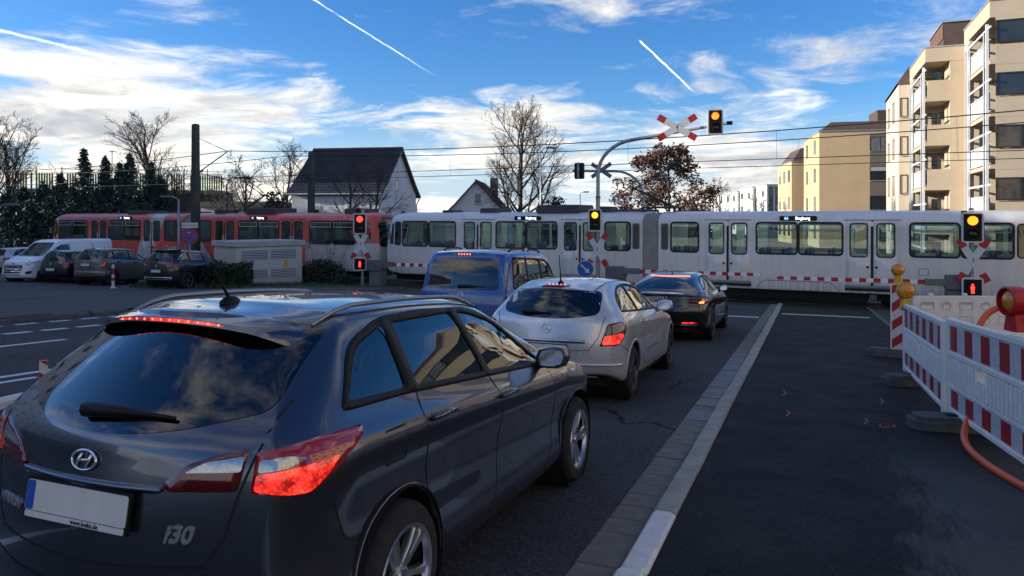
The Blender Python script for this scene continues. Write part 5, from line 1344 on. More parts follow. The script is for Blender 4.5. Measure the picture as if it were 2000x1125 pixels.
        B.patch('hatch_cover', rrect(9.5, 9.8, 1.22, 1.45, .03), 'side', M_SEAM, body, sg, .004, holes=[rrect(9.515, 9.785, 1.235, 1.435, .025)], h=.2)
        # mirror
        q = MB(); y = sg * 1.27; q.bbox(12.95, 13.02, min(y, y + sg * .16), max(y, y + sg * .16), 2.15, 2.55, .02); q.build('cab_mirror', M_LGREY, body)
    g = B.patch('windscreen', wind, 'front', G_TRAMD, body, 1, .004, h=.2); B.patch('windscreen_band', wind, 'front', M_BLACKG, g, 1, .002, holes=[outset(wind, -.08)], h=.15)
    B.patch('front_display', rounded([(-.55, 3.0), (.55, 3.0), (.5, 3.22), (-.5, 3.22)], .04), 'front', M_BLACKG, body, 1, .006, h=.12)
    for sg in (-1, 1):
        p, n = B.hit(Vector((20, sg * .62, 1.05)), Vector((-1, 0, 0))); q = MB(); q.lathe([(.11, 0), (.11, .02), (.09, .03), (.001, .035)], 16, Matrix.Translation(p) @ Matrix.Rotation(R(90), 4, 'Y')); q.build('headlamp', M_CLEAR, body, True)
    # underframe, bogies, cabin floor, seats
    q = MB(); q.box(.4, 12.9, -1.12, 1.12, .45, .95); q.box(.7, 7.9, -1.14, 1.14, .17, .6); q.box(11.3, 12.8, -1.0, 1.0, .2, .6); q.build('underframe_shade', M_SEAM, body)  # lower black boxes added to give the deep shade under the skirt
    for cx in (9.6,):
        q = MB(); q.box(cx - 1.4, cx + 1.4, -1.05, -.9, .25, .5); q.box(cx - 1.4, cx + 1.4, .9, 1.05, .25, .5)
        for dx in (-.95, .95):
            for sg in (-1, 1): q.lathe([(.001, -.07), (.33, -.07), (.35, -.05), (.35, .05), (.37, .07), (.001, .07)], 24, Matrix.Translation((cx + dx, sg * .72, .35)) @ Matrix.Rotation(R(90), 4, 'X'))
        q.build('bogie', M_SEAM, body)
    q = MB(); q.box(.35, 12.6, -1.2, 1.2, .95, 1.0); q.build('floor', mat('tram_floor', (.08, .08, .085), .7), body)
    sm = mat('seat_cloth', (.03, .05, .12), .8, var=.2); x = .9
    for x in (1.0, 1.75, 4.3, 5.1, 5.9, 6.7, 9.4, 10.2, 11., 11.8):
        for y in (-.80, .80):
            q = MB(); q.bbox(x - .05, x + .4, y - .42, y + .42, 1.35, 1.45, .03); q.bbox(x - .09, x, y - .42, y + .42, 1.4, 2.05, .03); q.build('seat', sm, body)
    for c in DOORS:
        for dx in (-.85, .85):
            for y in (-.9, .9):
                q = MB(); q.tube([(c + dx, y, 1.0), (c + dx, y, 3.2)], .018, 6); q.build('grab_pole', mat('yellow_pole', (.5, .36, .04), .4, var=0), body)
    for y in (-.45, .45):
        q = MB(); q.box(.6, 12.2, y - .06, y + .06, 3.18, 3.22); q.build('ceiling_light', mat('tube_light', (.7, .75, .72), .5, var=0, emit=(.8, 1, .92), estr=1.6), body)
    return B, body
def tram(name, label, xc, pmA, pmB, glass, top_bar, red=False):
    """xc: place of the bellows along the track; half A points along +x (to the right), half B the other way"""
    root = thing(name, label, 'tram'); root.matrix_world = Matrix.Translation(tl(xc, 0)) @ Matrix.Rotation(-AL, 4, 'Z')
    BA_, A = half(root, 0, pmA, glass, top_bar); BB_, Bd = half(root, PI, pmB, glass, top_bar)
    # bellows: real folds
    vs = []; fs = []; n = 17; ring = TramHalf.section(BA_, .5); ring = [(p.y, p.z) for p in ring]; full = ring + [(-y, z) for y, z in reversed(ring[:-1])]
    for i in range(n):
        x = -.34 + .68 * i / (n - 1); k = .0 if i % 2 == 0 else .05
        for y, z in full: vs.append((x, y * (1 - k - .02), .6 + (z - .6) * (1 - k * .4 - .01)))
    m = len(full)
    for i in range(n - 1):
        for j in range(m - 1): fs.append((i * m + j, i * m + j + 1, i * m + m + j + 1, i * m + m + j))
    q = MB(); q.add(vs, fs); q.build('bellows', mat('bellows_grey', (.42, .42, .40), .8, var=.15, scale=4) if not red else mat('bellows_pale', (.32, .32, .31), .8, var=.15), root)
    # roof equipment
    for (x0, x1, w, h) in ((-5.3, -3.3, .9, .30), (-2.6, -2.0, .5, .22), (-8.3, -7.4, .7, .18), (-10.5, -9.9, .5, .1)) if not red else ((4.2, 6.3, .9, .26), (1.4, 2.1, .6, .2), (11.0, 12.2, .7, .2), (-6, -4.4, .8, .16)):
        q = MB(); q.bbox(x0, x1, -w, w, 3.38, 3.46 + h, .04); q.build('roof_box', M_GREY, root)
    q = MB(); q.tube([(-3.2, -.55, 3.50), (-.2, -.55, 3.50)], .05, 8); q.tube([(-3.2, .55, 3.50), (-.2, .55, 3.50)], .05, 8); q.build('roof_cable', M_GREY, root)
    # pantograph
    px = .25 if not red else 3.4; fl = 1 if not red else 1
    pan = bpy.data.objects.new('pantograph', None); COL.objects.link(pan); pan.parent = root; pan.location = (px, 0, 3.46); pan.rotation_euler = (0, 0, PI if red else 0)
    bk = mat('panto_black', (.02, .02, .022), .5, var=.2)
    q = MB()
    for sg in (-1, 1): q.tube([(-.9, sg * .42, .16), (.6, sg * .42, .16)], .035, 7)
    for x in (-.85, .5):
        q.tube([(x, -.45, .16), (x, .45, .16)], .03, 7)
        for sg in (-1, 1): q.lathe([(.05, -.03), (.07, .03), (.05, .07), (.07, .10), (.04, .16)], 10, Matrix.Translation((x, sg * .42, 0)))
    q.build('base_frame', bk, pan, True, 50)
    q = MB(); q.tube([(.35, .0, .18), (-1.35, .0, .98)], [.06, .045], 8); q.tube([(-.05, .12, .16), (-1.30, .12, .86)], .014, 6); q.build('lower_arm', bk, pan, True)
    q = MB(); q.lathe([(.001, -.22), (.06, -.22), (.06, .22), (.001, .22)], 10, Matrix.Translation((-1.35, 0, .98)) @ Matrix.Rotation(R(90), 4, 'X')); q.tube([(-1.35, -.12, .98), (.28, -.30, 1.92)], .022, 7); q.tube([(-1.35, .12, .98), (.28, .30, 1.92)], .022, 7); q.tube([(-1.30, 0, .9), (.24, 0, 1.84)], .010, 6); q.build('upper_arm', bk, pan, True)
    q = MB()
    for x in (.08, .46): q.tube([(x, -.95, 1.80), (x, -.72, 1.97), (x, -.4, 2.02), (x, .4, 2.02), (x, .72, 1.97), (x, .95, 1.80)], .028, 7)
    q.tube([(.08, -.3, 1.95), (.46, -.3, 1.95)], .03, 6); q.tube([(.08, .3, 1.95), (.46, .3, 1.95)], .03, 6); q.build('collector_head', bk, pan, True)
    return root, A, Bd, BA_
WHITE, WA, WB, WBODY = tram('articulated_tram', 'white articulated tram with bellows crossing the road behind the red-and-white barriers', 0, M_TW, M_TW, G_TRAM, None)
RED, RA, RB, RBODY = tram('articulated_tram', 'red articulated tram with white sweeps coupled behind the grey cabinet', -27.35, M_TR, M_TRB, G_TRAMD, mat('bar_pink', (.5, .45, .44), .5), True)
RFRONT = RA
def display(parent, x, yside, line, dest, rz=0, w=1.3):
    # side display above the windows: black panel, lettering standing a little proud; parent frame of the tram root
    q = MB(); y = yside * 1.292; q.prism(rrect(x - w / 2, x + w / 2, 3.09, 3.27, .06), -.012, .012, Matrix.Translation((0, y, 0)) @ Matrix(((1, 0, 0, 0), (0, 0, 1, 0), (0, 1, 0, 0), (0, 0, 0, 1))))
    d = q.build('destination_display', M_BLACKG, parent)
    M = Matrix.Translation((x, y - .016, 3.178)) @ Matrix.Rotation(R(90), 4, 'X')
    text('line_number', line, .15, M_LEDB, d, M @ Matrix.Translation((-w / 2 + .24, 0, 0)), .002, .004)
    text('destination', dest, .15, M_LED, d, M @ Matrix.Translation((.16, 0, 0)), .002, .004)
display(WHITE, -5.53, -1, '66', 'Siegburg'); display(WHITE, 5.6, -1, '66', 'Siegburg')
display(RED, -5.53, -1, '66', 'Siegburg'); display(RED, 5.6, -1, '66', 'Siegburg')
# logo on the red tram beside the bellows, white petals at the right cab
lw_ = mat('print_white', (.55, .53, .51), .5, var=.1)
q = MB(); q.tube([(-1.75 + .17 * math.cos(a * PI / 10), -1.334, 1.38 + .20 * math.sin(a * PI / 10)) for a in range(21)], .03, 5, False); q.build('logo_ring', lw_, RED)
text('logo_lettering', 'SWB', .26, lw_, RED, Matrix.Translation((-1.15, -1.332, 1.42)) @ Matrix.Rotation(R(90), 4, 'X'), .003, .008)
pr = random.Random(5)
for i in range(70):
    left = i > 42
    x = (13.0 - abs(pr.gauss(0, 1.4))) if not left else (-12.9 + abs(pr.gauss(0, .9)))
    z = 3.25 - abs(pr.gauss(0, .35 if not left else .22))
    if z < 2.2 or abs(x) < 8.5: continue
    if any(a - .1 < abs(x) < b + .1 for a, b in WINS + [(12.3, 13.3)]) and z < 3.06: continue
    h = RBODY.hit(Vector((abs(x), -3, z)), Vector((0, 1, 0)))[0] if x > 0 else RBODY.hit(Vector((abs(x), 3, z)), Vector((0, -1, 0)))[0]
    yy = -abs(h.y) - .003; a = pr.uniform(-.3, .6); s_ = pr.uniform(.05, .11) * (1 if not left else .6)
    q = MB(); q.add([(x + s_ * math.cos(t * PI / 5) * math.cos(a) - s_ * .5 * math.sin(t * PI / 5) * math.sin(a), yy + (z - 3.06) * .25 * 0, z + s_ * math.cos(t * PI / 5) * math.sin(a) + s_ * .5 * math.sin(t * PI / 5) * math.cos(a)) for t in range(10)], [tuple(range(10))]); q.build('petal', lw_, RED)
# ------------------------------------------------------------------ buildings
GB = gz(99) - .03
M_GLASSB = mat('window_glass', (.02, .025, .03), .06, var=.3, scale=.8, spec=.8)
M_GLASSC = mat('window_curtain', (.16, .16, .155), .25, var=.35, scale=2.5, spec=.6, coat=.6)
M_FRAMED = mat('frame_dark', (.02, .02, .022), .45, var=0)
M_FRAMEW = mat('frame_white', (.62, .62, .6), .45, var=.04)
M_SHUT = mat('shutter', (.42, .42, .40), .6, var=.06)
def window(parent, M, x0, x1, z0, z1, frame=M_FRAMED, glass=M_GLASSB, bars=1, shut=0., depth=.12, fw=.06, sill=True):
    """window in the plane y=0 of M (outside towards -y)"""
    q = MB()
    q.box(x0, x0 + fw, -.01, depth, z0, z1, M); q.box(x1 - fw, x1, -.01, depth, z0, z1, M); q.box(x0 + fw, x1 - fw, -.01, depth, z0, z0 + fw, M); q.box(x0 + fw, x1 - fw, -.01, depth, z1 - fw, z1, M)
    for k in range(1, bars + 1):
        xm = x0 + (x1 - x0) * k / (bars + 1); q.box(xm - fw * .5, xm + fw * .5, 0.0, depth, z0 + fw, z1 - fw, M)
    w = q.build('window', frame, parent); py_ = min(.035, depth * .4)
    q = MB(); q.quad(*[M @ Vector(v) for v in ((x0 + fw, py_, z0 + fw), (x1 - fw, py_, z0 + fw), (x1 - fw, py_, z1 - fw), (x0 + fw, py_, z1 - fw))]); q.build('pane', glass, w)
    if shut:
        q = MB(); zz = z1 - fw; 
        while zz > z1 - (z1 - z0) * shut: q.box(x0 + fw, x1 - fw, py_ - .010, py_ - .002, zz - .048, zz, M); zz -= .052
        q.build('shutter', M_SHUT, w)
    if sill: q = MB(); q.box(x0 - .04, x1 + .04, -.08, -.002, z0 - .05, z0 - .002, M); q.build('sill', M_SHUT, w)
    return w
def frame_at(x, y, rz): return Matrix.Translation((x, y, GB)) @ Matrix.Rotation(rz, 4, 'Z')
m_tan = mat('render_tan', (.46, .37, .265), .9, var=.07, scale=.6, bump=.25, bscale=60, dirt=.12, dirtcol=(.25, .19, .13))
m_tan_sun = mat('render_tan_sunlit', (.54, .46, .355), .9, var=.06, scale=.6, bump=.25, bscale=60)  # lighter than the tan: sun on these walls put into the colour
m_mans = mat('mansard_brown', (.085, .055, .045), .75, var=.2, scale=1.5)
m_metal = mat('white_metal', (.62, .63, .63), .4, .1, var=.05)
m_rail = mat('rail_glass', (.50, .52, .52), .25, var=.1, scale=2)
m_zinc = mat('zinc', (.35, .36, .37), .5, .3, var=.1)
def tile_rows(parent, name, p00, p10, p01, p11, nu, nv, m, lift=.05, gap=.0, cap=300, wave=True):
    """tiles on a roof plane given by its corners (p00-p10 bottom edge, p01-p11 top edge)"""
    p00, p10, p01, p11 = (Vector(p) for p in (p00, p10, p01, p11)); nrm = (p10 - p00).cross(p01 - p00).normalized(); out = []; cnt = 0; rest = MB()
    for j in range(nv):
        for i in range(nu):
            def P(u, v): return p00.lerp(p10, u).lerp(p01.lerp(p11, u), v)
            u0, u1 = i / nu, (i + 1) / nu; v0, v1 = j / nv, (j + 1.12) / nv
            um = u0 + (u1 - u0) * .55
            q = MB(); a = lift
            A = [P(u0, v0) + nrm * a * .55, P(um, v0) + nrm * a * 1.3, P(u1 - .0003, v0) + nrm * a * .55, P(u1 - .0003, min(1, v1)) + nrm * .01, P(um, min(1, v1)) + nrm * a * .6, P(u0, min(1, v1)) + nrm * .01]
            Bv = [P(u0, v0) + nrm * .0, P(um, v0) + nrm * .0, P(u1 - .0003, v0)]
            fs = [(0, 1, 4, 5), (1, 2, 3, 4), (6, 7, 1, 0), (7, 8, 2, 1)]
            if cnt < cap: q.add(A + Bv, fs); q.build(name, m, parent)
            else: rest.add(A + Bv, fs)
            cnt += 1
    if rest.v: o = rest.build(name + 's', m, parent); o['kind'] = 'stuff'

def apartment_block():
    root = thing('apartment_block', 'tan rendered apartment block with stacked white balconies and brown mansard roof, nearest the tram', 'apartment building', (9.2, 46.7, GB))
    root.matrix_world = Matrix.Translation((9.2, 46.7, GB))
    I = Matrix.Identity(4)
    H1 = 13.4 - GB; fl = 2.82
    # local frame: x right, y back; step 1 corner at the origin
    def wallbox(x0, x1, y0, y1, z0, z1, m=m_tan, nm='wall'):
        q = MB(); q.box(x0, x1, y0, y1, z0, z1); return q.build(nm, m, root)
    def step(x, y, depth, H, xright, post_y, glazed, nfl=5, recess=2.0, open_w=2.4):
        """one projecting bay: corner balcony at (x, y), side face runs back by depth, front face runs right to xright"""
        base = H - nfl * fl
        wallbox(x + recess, xright, y + (.0 if glazed else recess), y + depth, -.2, H - .9)
        if not glazed: wallbox(x + open_w, xright, y, y + recess - .002, -.2, H - .9)
        wallbox(x, x + recess - .002, y + depth * .80, y + depth, -.2, H - .9, m_tan_sun)
        # parapet band round the top
        wallbox(x - .02, xright + .02, y - .02, y + depth + .02, H - .898, H, m_tan, 'parapet')
        q = MB(); q.box(x - .07, xright + .07, y - .07, y + depth + .05, H + .002, H + .07); q.build('roof_edge', m_zinc, root)
        for k in range(nfl):
            z = H - .9 - (k + 1) * fl + .62
            zt = z + fl - .62
            if z < -1: break
            # slab
            wallbox(x, x + recess - .003, y + .002, y + depth * .80 - .002, z - .30, z - .08, m_tan, 'balcony_slab')
            # railing on the side: white panels with rails
            q = MB(); q.box(x + .03, x + .05, y + .25, y + depth * .78, z + .05, z + 1.0); q.build('railing_panel', m_rail, root)
            q = MB(); q.box(x + .0, x + .07, y + .12, y + depth * .79, z + 1.02, z + 1.07); q.box(x + .0, x + .07, y + .12, y + depth * .79, z - .02, z + .03)
            yy = y + .3
            while yy < y + depth * .78: q.box(x + .005, x + .028, yy, yy + .025, z + .03, z + 1.02); yy += .55
            q.build('railing', m_metal, root)
            # cross beam under the slab above
            q = MB(); q.box(x - .08, x + .0, y - .35, y + depth * .8, zt - .62, zt - .50); q.build('beam', m_metal, root)
            # back of the loggia: door and window
            Mx = Matrix.Translation((x + recess - .02, y + depth * .78, 0)) @ Matrix.Rotation(R(-90), 4, 'Z')
            window(root, Mx, .25, depth * .5, z + .05, z + 2.05, M_FRAMED, M_GLASSB, 1, sill=False, depth=.015)
            if glazed:
                # front: band window over a rendered spandrel
                wallbox(x + .25, xright, y - .015, y - .001, z - .35, z + .78, m_tan, 'spandrel')
                Mf = Matrix.Translation((x + .25, y - .10, 0)); w = xright - x - .3; n = 3
                for i in range(n):
                    window(root, Mf, w * i / n * .55 + .01, w * (i + 1) / n * .55 - .01, z + .80, z + 2.02, M_FRAMED, M_GLASSB if i % 2 == 0 else M_GLASSC, 1, sill=False, fw=.075)
                wallbox(x + .25 + w * .56, xright, y - .02, y - .001, z + .78, z + 2.05, m_tan, 'spandrel')
                wallbox(x + .25, xright, y - .018, y - .001, z + 2.04, z + fl - .36, m_tan, 'spandrel')
            else:
                # tan parapet closing the front of the balcony
                wallbox(x + .12, x + open_w - .003, y + .0, y + .14, z - .3, z + 1.02, m_tan, 'balcony_front')
                Mf = Matrix.Translation((x + .1, y + recess - .02, 0)); window(root, Mf, .5, open_w - .3, z + .1, z + 2.0, M_FRAMED, M_GLASSB, 1, sill=False, depth=.015)
        for py in post_y:
            q = MB(); q.box(x - .16, x - .02, y + py - .07, y + py + .07, -.2, H - 1.2); q.build('post', m_metal, root)
            q = MB(); q.tube([(x - .2, y + py + .2, 0), (x - .2, y + py + .2, H - 1.6)], .045, 8); q.build('downpipe', m_zinc, root)
    step(0, 0, 6.9, H1, 24, (.25, 5.2), True)
    step(-2.15, 6.91, 7.6, H1 - .9, 23.9, (.2, 5.8), False, open_w=1.35)
    # third, smaller bay with windows in its lit side
    x, y = -2.9, 14.52; H = H1 - 1.9
    wallbox(x, 20, y, y + 9, -.2, H, m_tan_sun)
    q = MB(); q.add([(x - .15, y - .1, H + .002), (20, y - .1, H + .002), (20, y + 9.1, H + .002), (x - .15, y + 9.1, H + .002), (x + .7, y + .4, H + 1.3), (20, y + .4, H + 1.3), (20, y + 8.6, H + 1.3), (x + .7, y + 8.6, H + 1.3)], [(0, 1, 5, 4), (1, 2, 6, 5), (2, 3, 7, 6), (3, 0, 4, 7), (4, 5, 6, 7)]); q.build('mansard', m_mans, root)
    Ms = Matrix.Translation((x - .02, y + 8.5, 0)) @ Matrix.Rotation(R(-90), 4, 'Z')
    for k in range(4): 
        z = H - 2.4 - k * fl
        window(root, Ms, 1., 2.2, z, z + 1.5, M_FRAMED, M_GLASSB, 1); window(root, Ms, 4.6, 5.8, z, z + 1.5, M_FRAMED, M_GLASSB, 1); window(root, Matrix.Translation((x, y - .03, 0)), .1, .62, z, z + 1.4, M_FRAMED, M_GLASSB, 0)
    # set-back roof storey with brown tiled sides
    q = MB(); z0 = H1 + .08; q.add([(3.2, 4.5, z0), (23, 4.5, z0), (23, 16, z0), (3.2, 16, z0), (4.2, 5.2, z0 + 2.1), (23, 5.2, z0 + 2.1), (23, 15, z0 + 2.1), (4.2, 15, z0 + 2.1)], [(0, 1, 5, 4), (1, 2, 6, 5), (2, 3, 7, 6), (3, 0, 4, 7), (4, 5, 6, 7)]); rf = q.build('roof_storey', m_mans, root)
    q = MB(); q.box(-.9, 3, 8.6, 14, H1 - .8, H1 + 1.0); q.build('roof_storey', m_mans, root)
    q = MB(); q.box(-1.0, 3.1, 8.5, 14.1, H1 + 1.002, H1 + 1.08); q.build('roof_edge', m_zinc, root)
    tm = mat('tile_brown', (.14, .075, .055), .8, var=.2, scale=2)
    tile_rows(root, 'shingle', (-.93, 14, H1 - .02), (-.93, 8.6, H1 - .02), (-.93, 14, H1 + .95), (-.93, 8.6, H1 + .95), 14, 6, tm, .02)
    # camera-side windows further right are outside the picture but seen in reflections
apartment_block()
def simple_block(name, label, x, y, rz, w, d, H, m, floors, cols, roof=None, side_cols=2, win_w=1.3, group=None, frame=M_FRAMED, big=None, msd=None):
    root = thing(name, label, 'apartment building', group=group); M = frame_at(x, y, rz); root.matrix_world = M
    q = MB(); q.box(0, w, 0, d, -.3, H); q.build('wall', m, root)
    if msd: q = MB(); q.box(-.012, -.001, .4, d - .4, 0, H - .02); q.build('side_wall', msd, root)  # sheet on the sun side, its sunlit tone painted in
    q = MB(); q.box(-.1, w + .1, -.1, d + .1, H + .002, H + .10); q.build('roof_edge', m_zinc, root)
    fl = H / floors
    for k in range(floors):
        z = k * fl + .95
        for (cx, ww) in cols:
            window(root, Matrix.Translation((cx, -.02, 0)), 0, ww, z, z + 1.45, frame, random.choice((M_GLASSB, M_GLASSC)), 1 if ww > .9 else 0, shut=random.choice((0, 0, .45, .3)), depth=.015)
            q = MB(); q.box(cx, cx + ww, -.014, -.001, z + 1.46, min(H - .3, z + fl - .06)); q.build('infill_panel', mat('infill', (.16, .13, .10), .7), root)
        Ms = Matrix.Translation((-.03, d, 0)) @ Matrix.Rotation(R(-90), 4, 'Z')
        for i in range(side_cols):
            cx = d * (i + .5) / side_cols; window(root, Ms, cx - win_w / 2, cx + win_w / 2, z, z + 1.45, frame, random.choice((M_GLASSB, M_GLASSC)), 1, shut=random.choice((0, .3)), depth=.015)
    if roof:
        q = MB(); h = roof; q.add([(.2, .6, H + .1), (w, .6, H + .1), (w, d - .3, H + .1), (.2, d - .3, H + .1), (1.4, 1.4, H + h), (w, 1.4, H + h), (w, d - 1.3, H + h), (1.4, d - 1.3, H + h)], [(0, 1, 5, 4), (1, 2, 6, 5), (2, 3, 7, 6), (3, 0, 4, 7), (4, 5, 6, 7)]); q.build('mansard', m_mans, root)
    return root
m_tan2 = mat('render_orange_tan', (.58, .41, .235), .9, var=.06, scale=.5, bump=.2, bscale=50)
m_tan2_sun = mat('render_orange_tan_sunlit', (.56, .41, .22), .9, var=.05)  # yellow of the sunlit side faces put into the colour
c1 = at(1600, 424, 78)
blk = simple_block('apartment_block', 'flat-fronted orange-tan apartment block with one column of shuttered windows', c1.x, c1.y, R(8), 15, 11, 10.7 - GB, m_tan2, 4, [(4.9, 2.0), (7.9, .7)], roof=1.15, side_cols=2, msd=m_tan2_sun)
q = MB(); q.box(6.3, 10.5, 3.0, 7, 10.9 - GB, 13.2 - GB); q.build('roof_storey', m_mans, blk)
c1 = at(1546, 424, 92)
simple_block('apartment_block', 'slim orange-tan block with dark roof joined beyond the flat-fronted block', c1.x, c1.y, R(12), 7, 9, 8.6 - GB, m_tan2, 3, [(5.5, .8)], roof=1.8, side_cols=3, msd=m_tan2_sun)
# white stepped terraces far behind
m_wt = mat('render_white', (.66, .66, .63), .85, var=.05, scale=.7)
rt = random.Random(21)
for i, (p0, p1, ytop, d) in enumerate(((1498, 1524, 361, 128), (1470, 1500, 366, 134), (1440, 1472, 374, 142), (1415, 1442, 381, 152), (1392, 1417, 387, 164))):
    a = at(p0, 424, d); b = at(p1, 424, d * .985); w = (b - a).length; H = (HOR - ytop) / F * d + EYE - GB
    lab = ('white flat-roofed terrace house closest to the orange-tan block', 'second white flat-roofed terrace house from the orange-tan block', 'third white flat-roofed terrace house from the orange-tan block', 'fourth white flat-roofed terrace house, set low behind bare twigs', 'farthest and lowest white flat-roofed terrace house')[i]
    simple_block('terrace_house', lab, a.x, a.y, R(20), w * 1.02, 9, H, m_wt, 3, [(w * .12, w * .3), (w * .56, w * .32)], side_cols=2, group='white terraces far behind the oak')

# ---- white house with the dark tiled roof
def gable_house(name, label, M, w, d, eave, ridge, m_wall, m_roof, tiles, over=.35, wins_front=(), wins_gable=(), tilecap=300, flare=.35):
    root = thing(name, label, 'house'); root.matrix_world = M
    q = MB(); q.add([(0, 0, -.3), (w, 0, -.3), (w, d, -.3), (0, d, -.3), (0, 0, eave), (w, 0, eave), (w, d, eave), (0, d, eave), (0, d / 2, ridge - .12), (w, d / 2, ridge - .12)], [(0, 1, 5, 4), (1, 2, 6, 9, 5), (2, 3, 7, 6), (3, 0, 4, 8, 7)]); q.build('wall', m_wall, root)
    sl = (ridge - eave) / (d / 2); th = .16
    for sg in (0, 1):
        def Y(v): return v if sg == 0 else d - v
        ye = -over; ze = eave - over * sl * .6
        pts = [(-over, Y(ye), ze), (w + over, Y(ye), ze), (w + over, Y(.9), eave + .9 * sl * .98), (-over, Y(.9), eave + .9 * sl * .98), (w + over, Y(d / 2), ridge), (-over, Y(d / 2), ridge)]
        q = MB(); q.add(pts + [(a, b, c - th) for a, b, c in pts], [(0, 1, 2, 3), (3, 2, 4, 5), (6, 9, 8, 7), (9, 11, 10, 8), (0, 6, 7, 1), (1, 7, 8, 2), (2, 8, 10, 4), (0, 3, 9, 6), (3, 5, 11, 9)]); rf = q.build('roof', m_roof, root)
        if tiles and sg == 0:
            nu, nv = tiles; tile_rows(rf, 'roof_tile', pts[3], pts[2], pts[5], pts[4], nu, nv, m_roof, .10, cap=tilecap); tile_rows(rf, 'roof_tile', pts[0], pts[1], pts[3], pts[2], nu, 4, m_roof, .06, cap=0)
    q = MB(); q.tube([(-over, d / 2, ridge + .02), (w + over, d / 2, ridge + .02)], .09, 8); q.build('ridge', m_roof, root)
    q = MB(); q.tube([(-over, -over - .06, eave - over * sl * .6 - .06), (w + over, -over - .06, eave - over * sl * .6 - .06)], .07, 8); q.build('gutter', m_zinc, root)
    q = MB(); q.tube([(w + .0, -over - .05, eave - .3), (w - .1, -.08, eave - .8), (w - .1, -.08, 0)], .05, 8); q.build('downpipe', m_zinc, root)
    q = MB(); q.tube([(w + over * .6, d + over + .02, eave - .35), (w + .09, d - .1, eave - .9), (w + .09, d - .1, 0)], .05, 8); q.build('downpipe', m_zinc, root)
    for (x0, x1, z0, z1, sh) in wins_front: window(root, Matrix.Translation((0, -.03, 0)), x0, x1, z0, z1, M_FRAMEW, M_GLASSB, 0, shut=sh, depth=.025)
    Mg = Matrix.Translation((w + .03, 0, 0)) @ Matrix.Rotation(R(90), 4, 'Z')
    for (x0, x1, z0, z1, sh) in wins_gable: window(root, Mg, x0, x1, z0, z1, M_FRAMEW, M_GLASSB, 0, shut=sh, depth=.025)
    return root
m_hw = mat('house_white', (.76, .74, .72), .9, var=.05, scale=.8, bump=.2, bscale=60)
m_tile = mat('tile_black', (.035, .036, .044), .4, var=.25, scale=1.2)
h0 = at(570, 424, 58)
gable_house('white_house', 'white gabled house with a steep black tiled roof behind the red tram', frame_at(h0.x, h0.y, YAW - R(10)), 7.2, 9.2, 5.25, 8.95, m_hw, m_tile, (36, 22), wins_front=((1.75, 2.35, 3.25, 4.15, .35), (4.55, 5.3, 2.6, 4.2, 1.), (5.2, 5.7, 2.6, 3.3, 0)), wins_gable=((1.9, 2.6, 2.6, 4.1, 1.), (5.0, 6.2, 2.6, 3.9, .1), (3.6, 4.3, 5.4, 6.4, .2)))
h1 = at(868, 424, 76)
m_brick = mat('roof_brown', (.055, .04, .035), .8, var=.2, scale=1.5)
def far_house():
    # gable end faces the road: ridge runs away
    M = frame_at(h1.x, h1.y, YAW + R(90) - R(4)); w, d = 9., 6.3
    root = gable_house('gabled_house', 'pale gabled house with brown roof and chimney behind the bare tree', M @ Matrix.Translation((0, -6.4, 0)), w, d, 3.6, 7.0, mat('house_grey_white', (.70, .69, .68), .9, var=.06), m_brick, (24, 14), tilecap=60)
    Mg = Matrix.Translation((-.03, d, 0)) @ Matrix.Rotation(R(-90), 4, 'Z')
    window(root, Mg, 3.0, 3.7, 4.6, 5.7, M_FRAMEW, M_GLASSC, 0, depth=.025)
    q = MB(); q.box(3.0, 3.7, 1.2, 2.0, 5.0, 7.4); q.build('chimney', mat('chimney_brick', (.10, .06, .05), .85, var=.3, scale=6), root)
far_house()
# ---- car park deck with green slats behind the conifers
def car_park():
    a = at(15, 424, 92); root = thing('car_park', 'long car park deck clad in green vertical slats behind the conifers', 'building'); root.matrix_world = frame_at(a.x, a.y, YAW + R(16)); Lx = 25
    q = MB(); q.box(0, Lx, .15, 14, 0, 6.8); q.build('deck_wall', mat('deck_dark', (.03, .032, .03), .9), root)
    for z in (6.4, 3.4): q = MB(); q.box(-.1, Lx + .1, -.05, .16, z, z + .35); q.build('deck_edge', kq, root)
    gm = [mat('slat_green', (.12, .22, .035), .6, var=.1), mat('slat_grey', (.07, .085, .06), .6, var=.1), mat('slat_lime', (.2, .32, .05), .6, var=.1)]
    for i in range(86):
        if rt.random() < .18: continue
        x = .2 + i * .288; q = MB(); q.box(x, x + .2, -.12, -.06, 6.2, 8.8); o = q.build('slat', gm[rt.choice((0, 0, 1, 1, 2))], root)
    for i in range(9):
        q = MB(); x = .2 + i * 2.85; q.box(x, x + .1, -.05, .05, 6.2, 9.6); q.build('post', M_GREY, root)
    for z in (8.9, 9.3): q = MB(); q.tube([(0, 0, z), (Lx, 0, z)], .03, 6); q.build('handrail', M_GREY, root)
    for x in (7.5, 11.):
        q = MB(); q.tube([(x, 3, 6.4), (x, 3, 11.9)], .06, 6); q.box(x - .35, x + .35, 2.9, 3.1, 11.9, 12.); q.build('deck_lamp', M_GREY, root)
car_park()
a = at(392, 424, 84); fr = thing('flat_roof_hall', 'low pale hall with a dark flat roof edge beyond the conifers', 'building'); fr.matrix_world = frame_at(a.x, a.y, YAW - R(8))
q = MB(); q.box(0, 7.4, 0, 10, 0, 4.4); q.build('wall', mat('hall_wall', (.45, .44, .42), .8), fr); q = MB(); q.box(-.3, 7.7, -.3, 10.3, 4.402, 5.0); q.build('roof_edge', M_GREY, fr)
for k in range(3): window(fr, Matrix.Translation((0, -.03, 0)), .5 + k * 2.4, 2.3 + k * 2.4, 1.4, 3.2, M_FRAMED, M_GLASSB, 1, depth=.025)
